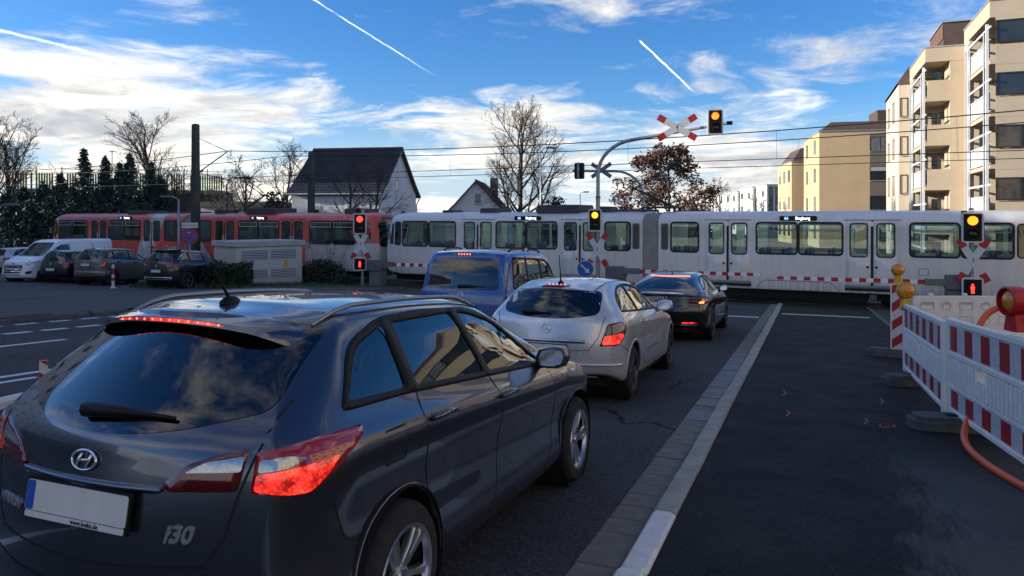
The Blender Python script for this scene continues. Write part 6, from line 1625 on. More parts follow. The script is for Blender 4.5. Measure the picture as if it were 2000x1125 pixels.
# ---- blocks beside and behind the camera (right pair mirrored in paint and glass, left one added for shade)
simple_block('apartment_block', 'long cream apartment block standing on the right-hand side of the street', 13.5, -34, R(90) * 0, 14, 30, 14.5, m_tan, 5, [(2, 1.6), (6, 1.6), (10, 1.6)], side_cols=8)
simple_block('apartment_block', 'cream apartment block on the right between the street and the tram line', 15.5, 1, 0, 14, 24, 12.5, m_tan, 4, [(2, 1.6), (6, 1.6), (10, 1.6)], side_cols=7)
simple_block('shade_block', 'unseen pale office block added far left of the yard to shade the street', -50, 29, PI, 14, 90, 18, mat('shade_block_pale', (.6, .59, .56), .85), 6, [(2, 2), (6, 2), (10, 2)], side_cols=18)  # unseen block added to shade the street; pale walls lift the fill
# ------------------------------------------------------------------ trees and shrubs
m_bark = mat('bark', (.055, .047, .04), .95, var=.3, scale=3, bump=.5, bscale=25)
m_twig = mat('twig', (.075, .06, .05), .95, var=.2, scale=2)
def bare_tree(name, label, x, y, H, spread=.5, seed=1, levels=4, leaves=0, leafmat=None, leafsize=.12, trunk_h=.22, r0=None, up=.35, n=(9, 7, 6, 5), z=None, twigr=.008, cat='tree', group=None):
    rr = random.Random(seed); root = thing(name, label, cat, (x, y, GB if z is None else z), group=group); tr = MB(); tw = MB(); lf = MB(); r0 = r0 or H * .019
    tips = []
    def grow(p, d, L, r, lev):
        k = 5 if lev == 0 else (4 if lev < 3 else 3); pts = [p]; rs = [r]; q = p.copy(); dd = d.copy()
        for i in range(k):
            dd = (dd + Vector((rr.gauss(0, .10 + .05 * lev), rr.gauss(0, .10 + .05 * lev), rr.gauss(0, .06) + up * .12)) * (1 if lev else .35)).normalized()
            q = q + dd * (L / k); pts.append(q.copy()); rs.append(max(twigr * .6, r * (1 - (.62 if lev else .55) * (i + 1) / k)))
        (tr if lev < 2 else tw).tube(pts, rs, (7, 5, 4, 3, 3)[min(lev, 4)], cap=False)
        if lev >= levels: tips.append((pts[-1], dd)); return
        cnt = n[min(lev, len(n) - 1)]
        for c in range(cnt):
            t = (trunk_h + (1 - trunk_h) * (c + rr.random() * .8) / cnt) if lev == 0 else .25 + .75 * (c + rr.random()) / cnt
            t = min(t, .99); f = t * k; i = min(int(f), k - 1); base = pts[i].lerp(pts[i + 1], f - i); dr = (pts[i + 1] - pts[i]).normalized()
            az = rr.uniform(0, 2 * PI) if lev else (c * 2.4 + rr.uniform(-.4, .4)); pr_ = dr.orthogonal().normalized(); pr_.rotate(Matrix.Rotation(az, 3, dr))
            an = rr.uniform(.45, .95) * (spread * 1.6 if lev == 0 else 1) * (1.15 - .5 * t if lev == 0 else 1)
            nd = (dr * math.cos(an) + pr_ * math.sin(an)).normalized()
            Lc = L * rr.uniform(.42, .66) * (1.15 - .55 * t) if lev else L * rr.uniform(.42, .6) * (1.2 - .65 * t)
            grow(base, nd, Lc, max(twigr, rs[i] * .55), lev + 1)
            if lev >= 2: tips.append((base, nd))
    grow(Vector((0, 0, -.1)), Vector((rr.gauss(0, .03), rr.gauss(0, .03), 1)).normalized(), H * .86, r0, 0)
    t = tr.build('trunk', m_bark, root, True); tw.build('crown', m_twig, root)
    if leaves:
        for _ in range(leaves):
            p, d = rr.choice(tips); c = p + Vector((rr.gauss(0, .16), rr.gauss(0, .16), rr.gauss(0, .14))); s = leafsize * rr.uniform(.6, 1.3)
            a = Vector((rr.gauss(0, 1), rr.gauss(0, 1), rr.gauss(0, .7))).normalized(); b = a.orthogonal().normalized(); b.rotate(Matrix.Rotation(rr.uniform(0, 6.28), 3, a))
            lf.add([c - a * s, c + b * s * .45, c + a * s, c - b * s * .45], [(0, 1, 2, 3)])
        lf.build('leaves', leafmat, root)
    return root
def leaf_mat(name, c0, c1, sc=1.2):
    m = bpy.data.materials.new(name); m.use_nodes = True; N = NT(m.node_tree); MATS[name] = m
    b = N.n('ShaderNodeBsdfPrincipled'); o = N.n('ShaderNodeOutputMaterial'); N.t.links.new(b.outputs[0], o.inputs[0])
    tc = N.n('ShaderNodeTexCoord').outputs['Object']; N.set(b, 'Base Color', N.ramp(N.noise(tc, sc, 6, .8), [(.32, c0), (.68, c1)])); N.set(b, 'Roughness', .7); return m
def conifer(name, label, x, y, H, r, seed, m, group=None):
    rr = random.Random(seed); root = thing(name, label, 'tree', (x, y, GB), group=group); t = MB(); t.tube([(0, 0, 0), (0, 0, H * .98)], [H * .02, .02], 7); t.build('trunk', m_bark, root); q = MB()
    r *= 1.3; nb = int(220 + H * 34)
    for i in range(nb):
        f = (i + rr.random()) / nb; z = .3 + f * (H - .35); rad = r * (1 - f) ** .85 * rr.uniform(.65, 1.2) + .08; a = rr.uniform(0, 2 * PI); d = Vector((math.cos(a), math.sin(a), rr.uniform(-.35, .05)))
        for k in range(7):
            u = (k + rr.random()) / 7; c = Vector((0, 0, z)) + d * rad * (.25 + .75 * u) + Vector((rr.gauss(0, .06), rr.gauss(0, .06), rr.gauss(0, .07) - .15 * u * u * rad)); s = .15 * rr.uniform(.6, 1.5) * (1.2 - .3 * f)
            e = (d + Vector((rr.gauss(0, .6), rr.gauss(0, .6), rr.gauss(-.1, .4)))).normalized(); g = e.orthogonal().normalized(); g.rotate(Matrix.Rotation(rr.uniform(0, 6.28), 3, e))
            q.add([c - e * s, c + g * s * .35, c + e * s * 1.2, c - g * s * .35], [(0, 1, 2, 3)])
    for k in range(12): 
        z = H - k * .12; a = rr.uniform(0, 6.28); q.add([(0, 0, z + .25), (.05 * math.cos(a), .05 * math.sin(a), z), (-.05 * math.cos(a), -.05 * math.sin(a), z)], [(0, 1, 2)])
    q.build('crown', m, root); return root
def shrub(name, label, x, y, rx, ry, h, n, m, seed, size=.09, box=False, z=None, group=None, stems=8, cat='shrub', rz=0):
    rr = random.Random(seed); root = thing(name, label, cat, (x, y, gz(y) if z is None else z), rz, group=group); s = MB()
    for i in range(stems):
        a = rr.uniform(0, 6.28); u = rr.random(); s.tube([(rx * .25 * math.cos(a), ry * .25 * math.sin(a), 0), (rx * .6 * u * math.cos(a), ry * .6 * u * math.sin(a), h * .8)], [.02, .006], 4)
    s.build('stems', m_bark, root); q = MB()
    while len(q.f) < n:
        px_, py_, pz_ = rr.uniform(-1, 1), rr.uniform(-1, 1), rr.uniform(0, 1)
        if box: 
            if max(abs(px_), abs(py_), abs(pz_ * 2 - 1)) < .55: continue
            bump = .06 * math.sin(px_ * 9 + seed) + .05 * math.sin(py_ * 7)
            pz_ = pz_ * (1 + bump)
        else:
            e = px_ * px_ + py_ * py_ + (pz_ * 1.05 - .1) ** 2
            if e > 1 + .25 * math.sin(px_ * 6 + seed) * math.cos(py_ * 7) or e < .25: continue
        c = Vector((px_ * rx, py_ * ry, .05 + pz_ * h)); sz = size * rr.uniform(.6, 1.4)
        a = Vector((rr.gauss(0, 1), rr.gauss(0, 1), rr.gauss(0, .8))).normalized(); b = a.orthogonal().normalized(); b.rotate(Matrix.Rotation(rr.uniform(0, 6.28), 3, a))
        q.add([c - a * sz, c + b * sz * .5, c + a * sz, c - b * sz * .5], [(0, 1, 2, 3)])
    q.build('foliage', m, root); return root
def at_g(px, d): v = at(px, HOR, d); return v.x, v.y
# the big bare tree and the oak behind the white tram
x, y = at_g(1015, 58); bare_tree('bare_tree', 'tall bare winter tree spreading wide between gabled house and gooseneck mast', x, y, 11.6, .72, 4, 4, n=(17, 9, 7, 5), up=.5, trunk_h=.12, twigr=.009)
oakm = leaf_mat('oak_leaf', (.07, .034, .024), (.19, .088, .056), 2.)
x, y = at_g(1305, 54); bare_tree('oak_tree', 'broad oak still holding brown autumn leaves behind the white tram', x, y, 8.3, 1.0, 9, 4, leaves=7500, leafmat=oakm, leafsize=.14, trunk_h=.12, n=(11, 8, 6, 4), up=.2, twigr=.011)
x, y = at_g(1412, 75); bare_tree('bare_tree', 'small thin bare tree between the oak and the white terraces', x, y, 6.5, .6, 12, 4, n=(7, 6, 5, 4), twigr=.012)
x, y = at_g(1478, 96); bare_tree('bare_tree', 'low bare tree in front of the white terrace houses', x, y, 6.0, .6, 13, 4, n=(7, 6, 5, 4), twigr=.014)
x, y = at_g(308, 66); bare_tree('bare_tree', 'tall bare tree rising above the conifer row', x, y, 11.8, .5, 5, 4, n=(11, 8, 6, 4), up=.5, twigr=.013)
x, y = at_g(28, 62); bare_tree('bare_tree', 'wide bare tree beside the car park deck end', x, y, 11.0, .55, 6, 4, n=(12, 8, 6, 4), twigr=.013)
x, y = at_g(-30, 58); bare_tree('bare_tree', 'dense bare tree at the end of the conifer row beside the lamp', x, y, 10.2, .55, 16, 4, n=(12, 8, 6, 4), twigr=.013)
x, y = at_g(478, 62); bare_tree('bare_tree', 'bare tree left of the white house behind the red tram', x, y, 7.8, .6, 7, 4, n=(10, 7, 6, 4), twigr=.012)
x, y = at_g(548, 66); bare_tree('bare_tree', 'bare tree touching the left gable of the white house', x, y, 9.2, .5, 8, 4, n=(10, 7, 6, 4), twigr=.012)
x, y = at_g(440, 70); bare_tree('bare_tree', 'thin bare tree standing behind the flat-roofed hall', x, y, 7.4, .5, 18, 4, n=(9, 6, 5, 4), twigr=.012)
x, y = at_g(688, 48); bare_tree('young_tree', 'pollarded young bare tree in front of the white house wall', x, y, 6.2, .8, 19, 3, n=(8, 7, 5), trunk_h=.5, r0=.14, twigr=.010)
x, y = at_g(730, 49); bare_tree('young_tree', 'slim bare tree by the corner of the white house', x, y, 6.6, .6, 20, 3, n=(8, 7, 5), trunk_h=.45, r0=.12, twigr=.010)
x, y = at_g(340, 60); bare_tree('bare_tree', 'bare brown shrubby tree behind the bellows of the red tram', x, y, 6.8, .6, 23, 4, n=(11, 8, 6, 4), twigr=.012, trunk_h=.1)
con = [leaf_mat('conifer_a', (.022, .045, .032), (.07, .11, .07), 1.5), leaf_mat('conifer_b', (.024, .042, .034), (.06, .095, .07), 1.5)]
for i, (px, top, d, r, wd) in enumerate(((164, 292, 57, 1.5, 'pointed top standing tallest in the row'), (206, 306, 58, 1.4, 'narrow spire'), (253, 300, 57, 1.4, 'slim spire below the tall bare tree'), (234, 318, 60, 1.4, 'shorter spire tucked between two taller ones'), (294, 318, 59, 1.6, 'bushy top below the bare branches'), (118, 340, 57, 1.9, 'broad cone beside the car park deck'), (84, 358, 56, 2.0, 'low broad cone'), (316, 346, 58, 1.7, 'low cone beside the brown shrubby tree'), (46, 366, 56, 2.1, 'rounded dark cone beside the wide bare tree'), (10, 378, 55, 2.1, 'dark cone at the end of the row by the bare trees'), (142, 366, 54, 1.9, 'short dense cone in front of the tallest spire'), (186, 372, 54, 1.9, 'short dense cone in front of the narrow spire'), (270, 374, 54, 1.9, 'short dense cone in front of the slim spire'), (228, 378, 54, 2.0, 'squat dense cone in the front rank'), (98, 384, 53, 2., 'squat cone in front of the low broad one'), (58, 394, 52, 2., 'squat cone near the parked white van'), (20, 398, 52, 2., 'squat cone beside the street lamp'))):
    x, y = at_g(px, d); H = (HOR - top) / F * d + EYE - GB; conifer('conifer_tree', 'dark green conifer, ' + wd, x, y, H, r, 30 + i, con[i % 2], 'conifer row behind the red tram')
evm = leaf_mat('evergreen', (.012, .02, .012), (.03, .045, .024), 1.2)
x, y = at_g(538, 60); shrub('evergreen_bush', 'dark round evergreen bush beside the white house', x, y, 1.6, 1.6, 5.2, 2600, evm, 41, .16, z=GB)
x, y = at_g(1086, 62); shrub('evergreen_bush', 'dark round evergreen bush under the big bare tree', x, y, 1.5, 1.5, 4.9, 2400, evm, 42, .16, z=GB)
x, y = at_g(570, 64); shrub('evergreen_bush', 'brown-green hedge bush at the foot of the white house', x, y, 1.4, 1.4, 4.2, 1600, leaf_mat('brown_hedge', (.02, .018, .012), (.05, .04, .025)), 43, .15, z=GB)
# hedge in front of the cabinet and scrub along the track
hm = leaf_mat('hedge_leaf', (.010, .020, .010), (.04, .065, .025), 3.)
shrub('hedge', 'clipped dark green hedge between the sport utility car and the cabinet', -23.6, 24.6, 1.75, .75, .95, 7000, hm, 44, .055, True, stems=14, rz=R(38))
shrub('scrub_bush', 'low dark scrub growing between the cabinet and the crossing light', -21.4, 29.5, 1.35, .7, 1.15, 4200, leaf_mat('scrub', (.014, .02, .010), (.045, .055, .025), 3.), 45, .06)
shrub('scrub_bush', 'small tuft of scrub at the foot of the crossing light post', -19.9, 29.2, .8, .5, .5, 1200, MATS['scrub'], 46, .05)
bare_tree('leafless_shrub', 'thin reddish leafless shrub above the roof of the sport utility car', -27.8, 29.6, 2.2, .8, 47, 3, leaves=160, leafmat=oakm, leafsize=.05, n=(9, 6, 4), trunk_h=.05, r0=.03, twigr=.006, z=gz(29), cat='shrub')
# ------------------------------------------------------------------ crossing equipment, catenary, street furniture
m_postg = mat('post_green_grey', (.05, .06, .045), .6, .2, var=.15, scale=2)
m_galv = mat('galvanised', (.32, .33, .34), .45, .5, var=.12, scale=5)
m_galvd = mat('galvanised_dark', (.16, .165, .165), .55, .4, var=.15, scale=5)
m_red = mat('sign_red', (.40, .018, .025), .45, var=.08, scale=6)
m_white = mat('sign_white', (.60, .61, .61), .45, var=.06, scale=6)
m_wire = mat('wire', (.03, .03, .032), .5, .5, var=0)
m_lens = mat('lens_dark', (.015, .012, .01), .15, var=0)
E_OR = mat('lamp_amber', (.9, .3, .02), .3, var=0, emit=(1, .26, .015), estr=.62); E_YE = mat('lamp_yellow', (.9, .45, .04), .3, var=0, emit=(1, .42, .02), estr=.55); E_RD = mat('lamp_red', (.8, .05, .03), .3, var=0, emit=(1, .03, .025), estr=.9); E_RO = mat('lamp_orange_red', (.9, .2, .03), .3, var=0, emit=(1, .17, .012), estr=.65)
def face_M(p, rz): return Matrix.Translation(p) @ Matrix.Rotation(rz, 4, 'Z') @ Matrix.Rotation(R(90), 4, 'X')    # local x right, local y up, +z towards the viewer (-y)
def disc(mb, M, r, z0, z1, n=24): mb.prism([(r * math.cos(2 * PI * i / n), r * math.sin(2 * PI * i / n)) for i in range(n)], z0, z1, M); return mb
def signal_head(root, p, rz, w, h, lit, nl=2, rim=m_white, lr=None, ped=False):
    M = face_M(p, rz); lr = lr or w * .24
    q = MB(); q.prism(rrect(-w / 2, w / 2, -h / 2, h / 2, w * .16), -.16, .02, M); b = q.build('backboard', rim, root)
    q = MB(); q.prism(rrect(-w / 2 + .055, w / 2 - .055, -h / 2 + .055, h / 2 - .055, w * .05), .015, .035, M); q.build('signal_face', M_BLACK, b)
    if ped:
        # standing figure built from flat shapes
        q = MB(); disc(q, M @ Matrix.Translation((0, h * .17, 0)), w * .055, .036, .045, 12); q.prism(rrect(-w * .09, w * .09, -h * .06, h * .11, w * .05), .036, .045, M); q.prism(rrect(-w * .075, -w * .01, -h * .24, -h * .055, .01), .036, .045, M); q.prism(rrect(w * .01, w * .075, -h * .24, -h * .055, .01), .036, .045, M); q.build('standing_figure', E_RD, b); return b
    for k in range(nl):
        yy = h * .22 if k == 0 else -h * .22
        Mk = M @ Matrix.Translation((0, yy, 0))
        q = MB(); disc(q, Mk, lr, .03, .055); q.lathe([(lr, .05), (lr * .75, .075), (lr * .3, .088), (.001, .09)], 24, Mk); q.build('lens', lit if k == 0 else m_lens, b, True, 40)
        v = MB(); vs = []; fs = []; n = 16
        for i in range(n + 1):
            a = PI * (-.12 + 1.24 * i / n)
            for z in (.03, .03 + lr * 1.1 * (.35 + .65 * max(0, math.sin(a)))): vs.append(Mk @ Vector((lr * 1.1 * math.cos(a), lr * 1.1 * math.sin(a), z)))
        for i in range(n): fs.append((2 * i, 2 * i + 1, 2 * i + 3, 2 * i + 2))
        v.add(vs, fs); v.build('visor', M_BLACK, b)
    return b
def crossbuck(root, p, rz, ang, hl, w, back=False, bolt=True):
    M = face_M(p, rz)
    g = None
    for k, sg in enumerate((1, -1)):
        Mr = M @ Matrix.Rotation(sg * ang, 4, 'Z') @ Matrix.Translation((0, 0, .012 * k))
        q = MB(); q.prism([(-hl * .62, -w / 2), (hl * .62, -w / 2), (hl * .62, w / 2), (-hl * .62, w / 2)], 0, .010, Mr); a = q.build('cross_board', m_white if not back else m_galvd, root)
        for e in (-1, 1):
            q = MB(); x0, x1 = sorted((e * hl * .622, e * hl)); q.prism([(x0, -w / 2), (x1, -w / 2), (x1, w / 2), (x0, w / 2)], 0, .010, Mr); q.build('cross_tip', m_red if not back else m_galvd, a)
    if bolt:
        q = MB(); s = w * .5; q.prism([(-.10 * s, 1.0 * s), (.28 * s, .1 * s), (.02 * s, .1 * s), (.16 * s, -.9 * s), (-.28 * s, .12 * s), (-.02 * s, .12 * s)], .023, .027, M); q.build('bolt_symbol', M_BLACK, root)
def pole(root, pts, r, m=m_galv, name='pole', n=12): q = MB(); q.tube(pts, r, n); return q.build(name, m, root, True, 60)
def gp(px, y):
    """point on the ground seen at column px on the line across the road y"""
    a = (px - 1000) / F; k = y / (a * sY + cY); return Vector(((a * cY - sY) * k, y, gz(y)))
ROT = YAW * .55    # lamps turned a little towards the waiting traffic
# --- gooseneck mast over the road
b = gp(1168, 28.3); top = 5.55
root = thing('signal_mast', 'grey gooseneck mast arching over the road with crossbuck, amber light and post signal', 'traffic signal', b); rel = lambda p: Vector(p) - b
pole(root, [(0, 0, 0), (0, 0, 3.9)], .085); pole(root, [(0, 0, 3.9), (0, 0, 3.98)], .10, m_galvd, 'collar')
def zat(py, D): return EYE + (HOR - py) / F * D
D = b.y * cY - b.x * sY
zs_ = [zat(py, D) - b.z for py in (410, 345)]
arm = [(0, 0, 3.9), (0, 0, zat(340, D) - b.z)]
e = gp(1422, 28.0); De = e.y * cY - e.x * sY; ez = zat(240, De) - b.z; ex = e.x - b.x; x1 = .8
for i in range(1, 9):
    t = i / 8 * PI / 2 * .93; arm.append((1.55 * (1 - math.cos(t)), 0, zat(340, D) - b.z + 1.30 * math.sin(t)))
arm.append((ex * .6, -.1, arm[-1][2] + (ez - arm[-1][2]) * .45)); arm.append((ex, -.25, ez))
pole(root, arm, [.075] * 2 + [.07] * 8 + [.06, .055], m_galv, 'arm'); 
q = MB(); q.lathe([(.07, -.1), (.07, .1)], 10, Matrix.Translation((ex + .05, -.25, ez)) @ Matrix.Rotation(R(90), 4, 'Y'), cap=True); q.build('arm_cap', M_BLACK, root)
pc = gp(1325, 28.0); Dc = pc.y * cY - pc.x * sY; crossbuck(root, Vector((pc.x, pc.y - .30, zat(251, Dc))) - b, ROT, R(31), .80, .24)
ps = gp(1399, 28.0); Ds = ps.y * cY - ps.x * sY; signal_head(root, Vector((ps.x, ps.y - .35, zat(240, Ds))) - b, ROT, .55, .93, E_RO)
signal_head(root, Vector((-.06, -.24, zat(430, D) - b.z)), ROT, .52, .88, E_YE)
crossbuck(root, Vector((0.02, -.20, zat(487, D) - b.z)), ROT, R(60), .74, .21)
# blue keep-right disc on its own post
b2 = gp(1144, 26.6); rs_ = thing('arrow_sign', 'round blue keep-right sign with white arrow beside the mast', 'traffic sign', b2); pole(rs_, [(0, 0, 0), (0, 0, 1.3)], .035, m_galv)
D2 = b2.y * cY - b2.x * sY; zc = zat(525, D2) - b2.z; Mq = face_M(Vector((0, -.06, zc)), YAW * .8)
q = MB(); disc(q, Mq, .31, -.01, .01, 32); q.build('sign_plate', m_white, rs_); q = MB(); disc(q, Mq, .295, .009, .014, 32); q.build('sign_face', mat('sign_blue', (.012, .10, .42), .4, var=.05), rs_)
Ma = Mq @ Matrix.Rotation(R(-45), 4, 'Z'); q = MB(); q.prism([(-.22, -.032), (.06, -.032), (.06, -.11), (.22, 0), (.06, .11), (.06, .032), (-.22, .032)], .013, .018, Ma); q.build('arrow', m_white, rs_)
# --- far gooseneck with boards seen from behind
b = gp(1257, 37.2); b.z = GB + .03; root = thing('signal_mast', 'far gooseneck mast seen from behind with grey crossbuck and dark signal back', 'traffic signal', b)
D = b.y * cY - b.x * sY; zt_ = zat(331, D) - b.z
e = gp(1118, 37.2); ex = e.x - b.x; arm = [(0, 0, 0), (0, 0, zt_ - 1.4)] + [(-1.5 * (1 - math.cos(i / 8 * PI / 2)), 0, zt_ - 1.4 + 1.35 * math.sin(i / 8 * PI / 2)) for i in range(1, 9)] + [(ex, 0, zt_ + .02)]
pole(root, arm, .065, m_galv, 'pole')
pc = gp(1176, 37.2); crossbuck(root, Vector((pc.x - b.x, -.15, zt_)), 0, R(34), .62, .2, True, False)
ps = gp(1132, 37.2); px_ = ps.x - b.x; q = MB(); q.prism(rrect(-.25, .25, -.42, .42, .08), -.16, .02, face_M(Vector((px_, -.1, zt_)), 0)); q.build('signal_back', M_BLACK, root); q = MB(); q.box(px_ - .09, px_ + .02, -.16, -.121, -.40 + zt_, .44 + zt_); q.build('bracket', m_galv, root)
# --- crossing lights at the road edges
def crossing_light(px, y, head, label, ysig, ybuck, yped, lit, hh, shroud=False, turn=ROT):
    b = gp(px, y); D = b.y * cY - b.x * sY; s = F / D
    root = thing('crossing_light', label, 'traffic signal', b)
    pole(root, [(0, 0, 0), (0, 0, zat(ysig - 32, D) - b.z)], .07, m_galv); q = MB(); q.lathe([(.001, .06), (.06, .05), (.09, 0)], 12, Matrix.Translation((0, 0, zat(ysig - 34, D) - b.z))); q.build('pole_cap', M_BLACK, root, True)
    signal_head(root, Vector((0, -.22, zat(ysig, D) - b.z)), turn, hh * .62, hh, lit); crossbuck(root, Vector((.02, -.18, zat(ybuck, D) - b.z)), turn, R(60), .78, .22)
    if yped: signal_head(root, Vector((0, -.22, zat(yped, D) - b.z)), turn, .60, .60 if not head else .68, E_RD, ped=True)
    q = MB(); q.box(-.28, -.13, -.1, .05, zat(ysig - 25, D) - b.z - .2, zat(ysig - 25, D) - b.z + .12); q.build('bell', M_BLACK, root)
    return b, D, root
bL, DL, _ = crossing_light(708, 28.9, 0, 'crossing post with glowing red light, crossbuck and red pedestrian signal beside the cabinet', 437, 476, 515, E_RD, .95, turn=R(30))
bR, DR, _ = crossing_light(1897, 27.6, 1, 'crossing post with amber light and crossbuck behind the building-site barriers', 444, 508, 562, E_OR, .98, turn=-R(6))
# --- half barriers
m_bwhite = mat('barrier_white', (.82, .83, .83), .4, var=.05, scale=5)
def barrier(px_box, y, px_tip, label, zarm=1.10, flip=1, py_tip=None, seg=.215):
    b = gp(px_box, y); root = thing('half_barrier', label, 'barrier', b); q = MB(); q.bbox(-.30, .30, -.28, .28, 0, .82, .03); q.build('drive_housing', m_galvd, root)
    q = MB(); q.bbox(-.38, .38, -.36, -.2, .78, 1.28, .03); q.bbox(-.36, .36, -.2, .25, .82, 1.02, .03); q.build('counterweight_arm', mat('barrier_grey', (.13, .135, .14), .6, .3, var=.2), root)
    t = gp(px_tip, y - .2); L = t.x - b.x; sg = 1 if L > 0 else -1; L = abs(L)
    q = MB(); q.box(*sorted((sg * .36, sg * .95)), -.36, -.24, zarm - .11, zarm + .11); q.build('clamp', m_galvd, root)
    n = int((L - .95) / seg); sw = (L - .95) / n
    for i in range(n):
        x0, x1 = sorted((sg * (.95 + i * sw), sg * (.95 + (i + 1) * sw))); w_ = .075 - .02 * i / n
        q = MB(); q.box(x0, x1, -.33, -.27, zarm - w_, zarm + w_); q.build('barrier_stripe', m_red if i % 2 == 0 else m_bwhite, root)
    return root
barrier(738, 28.9, 990, 'lowered red and white half barrier beside the red crossing light')
barrier(1205, 28.4, 1484, 'lowered red and white half barrier next to the gooseneck mast')
barrier(1868, 27.9, 1518, 'lowered red and white half barrier reaching left from the amber crossing post', 1.02)
# --- catenary
def cat_post(x, y, H, label, arms):
    p = tl(x, y); p.z = GB; root = thing('catenary_post', label, 'post'); root.matrix_world = Matrix.Translation(p) @ Matrix.Rotation(-AL, 4, 'Z')
    q = MB(); vs = []
    for z, w in ((0, .19), (H - .06, .145), (H, .10)): vs += [(-w, -w, z), (w, -w, z), (w, w, z), (-w, w, z)]
    q.add(vs, [(0, 1, 5, 4), (1, 2, 6, 5), (2, 3, 7, 6), (3, 0, 4, 7), (4, 5, 9, 8), (5, 6, 10, 9), (6, 7, 11, 10), (7, 4, 8, 11), (8, 9, 10, 11)]); q.build('mast', m_postg, root)
    if arms:
        r, sg = arms; z1, z2, z3 = 7.05, 5.75, 5.45
        q = MB(); q.tube([(0, sg * .15, z2 - .05), (0, sg * r, z1)], .035, 8); q.tube([(0, sg * .15, H - .75), (0, sg * r, z1)], .016, 6); q.build('cantilever', m_galvd, root, True)
        q = MB(); q.tube([(0, sg * .15, z2 - .05), (0, sg * (r + .3), z2 - .35)], .024, 8); q.tube([(0, sg * (r - .9), z2 - .22), (.05, sg * (r + .35), z3 - .15)], .018, 6); q.build('registration_arm', m_galvd, root, True)
        q = MB(); q.lathe([(.03, 0), (.07, .05), (.03, .1), (.07, .15), (.03, .2), (.07, .25), (.03, .3)], 10, Matrix.Translation((0, sg * .22, z2)) @ Matrix.Rotation(R(-72 * sg), 4, 'X')); q.build('insulator', mat('insulator_brown', (.08, .045, .03), .3), root, True)
    return root
import numpy as np
def trx(px, yl):
    """tram-frame x at which column px meets the line y = yl"""
    r = ray(px, HOR); n = TN; o = TO + TN * (yl + 1.325); k = (o.x * n.x + o.y * n.y) / (r.x * n.x + r.y * n.y); p = r * k; return (p.x - TO.x) * TT.x + (p.y - TO.y) * TT.y
XP1 = trx(382, -2.2); XP2 = trx(608, 6.3); XP3 = trx(2360, -2.4)
cat_post(XP1, -2.2, 8.4, 'tall green-grey catenary post in front of the red tram', (2.2, 1)); cat_post(XP2, 6.3, 7.5, 'green-grey catenary post in front of the white house wall', (2.1, -1)); cat_post(XP3, -2.6, 9., 'catenary post beyond the building-site fence', (2.6, 1)); cat_post(trx(2300, 6.5), 6.5, 8.4, 'catenary post on the far side of the tracks by the apartments', (2.3, -1))
def wire(name, label, yl, z, sag, xs, r, drops=None):
    root = None; q = MB()
    for a, b in zip(xs, xs[1:]):
        pts = []
        for i in range(15):
            t = i / 14; p = tl(a + (b - a) * t, yl, z - sag * 4 * t * (1 - t)); pts.append(p)
        q.tube(pts, r, 5)
    o = tag(q.build(name, m_wire), label, 'wire', 'overhead wires')
    if drops:
        for a, b in zip(xs, xs[1:]):
            n = max(2, int((b - a) / 6))
            for i in range(1, n):
                t = i / n; x = a + (b - a) * t; q = MB(); q.tube([tl(x, yl, drops), tl(x, yl, z - sag * 4 * t * (1 - t))], .006, 4); q.build('dropper', m_wire, o)
XN = [XP1 - 70, XP1 - 35, XP1, XP3, XP3 + 40]; XF = [XP2 - 80, XP2 - 40, XP2, XP2 + 42, XP2 + 84]
wire('carrier_wire', 'upper carrier cable with droppers over the near track', 0, 7.05, .55, XN, .022, 5.5); wire('contact_wire', 'lower contact wire over the near track touching the raised pantographs', 0, 5.5, .0, XN, .016)
wire('carrier_wire', 'upper carrier cable with droppers over the far track', 4.2, 7.05, .5, XF, .022, 5.5); wire('contact_wire', 'lower contact wire over the far track', 4.2, 5.5, .0, XF, .016)
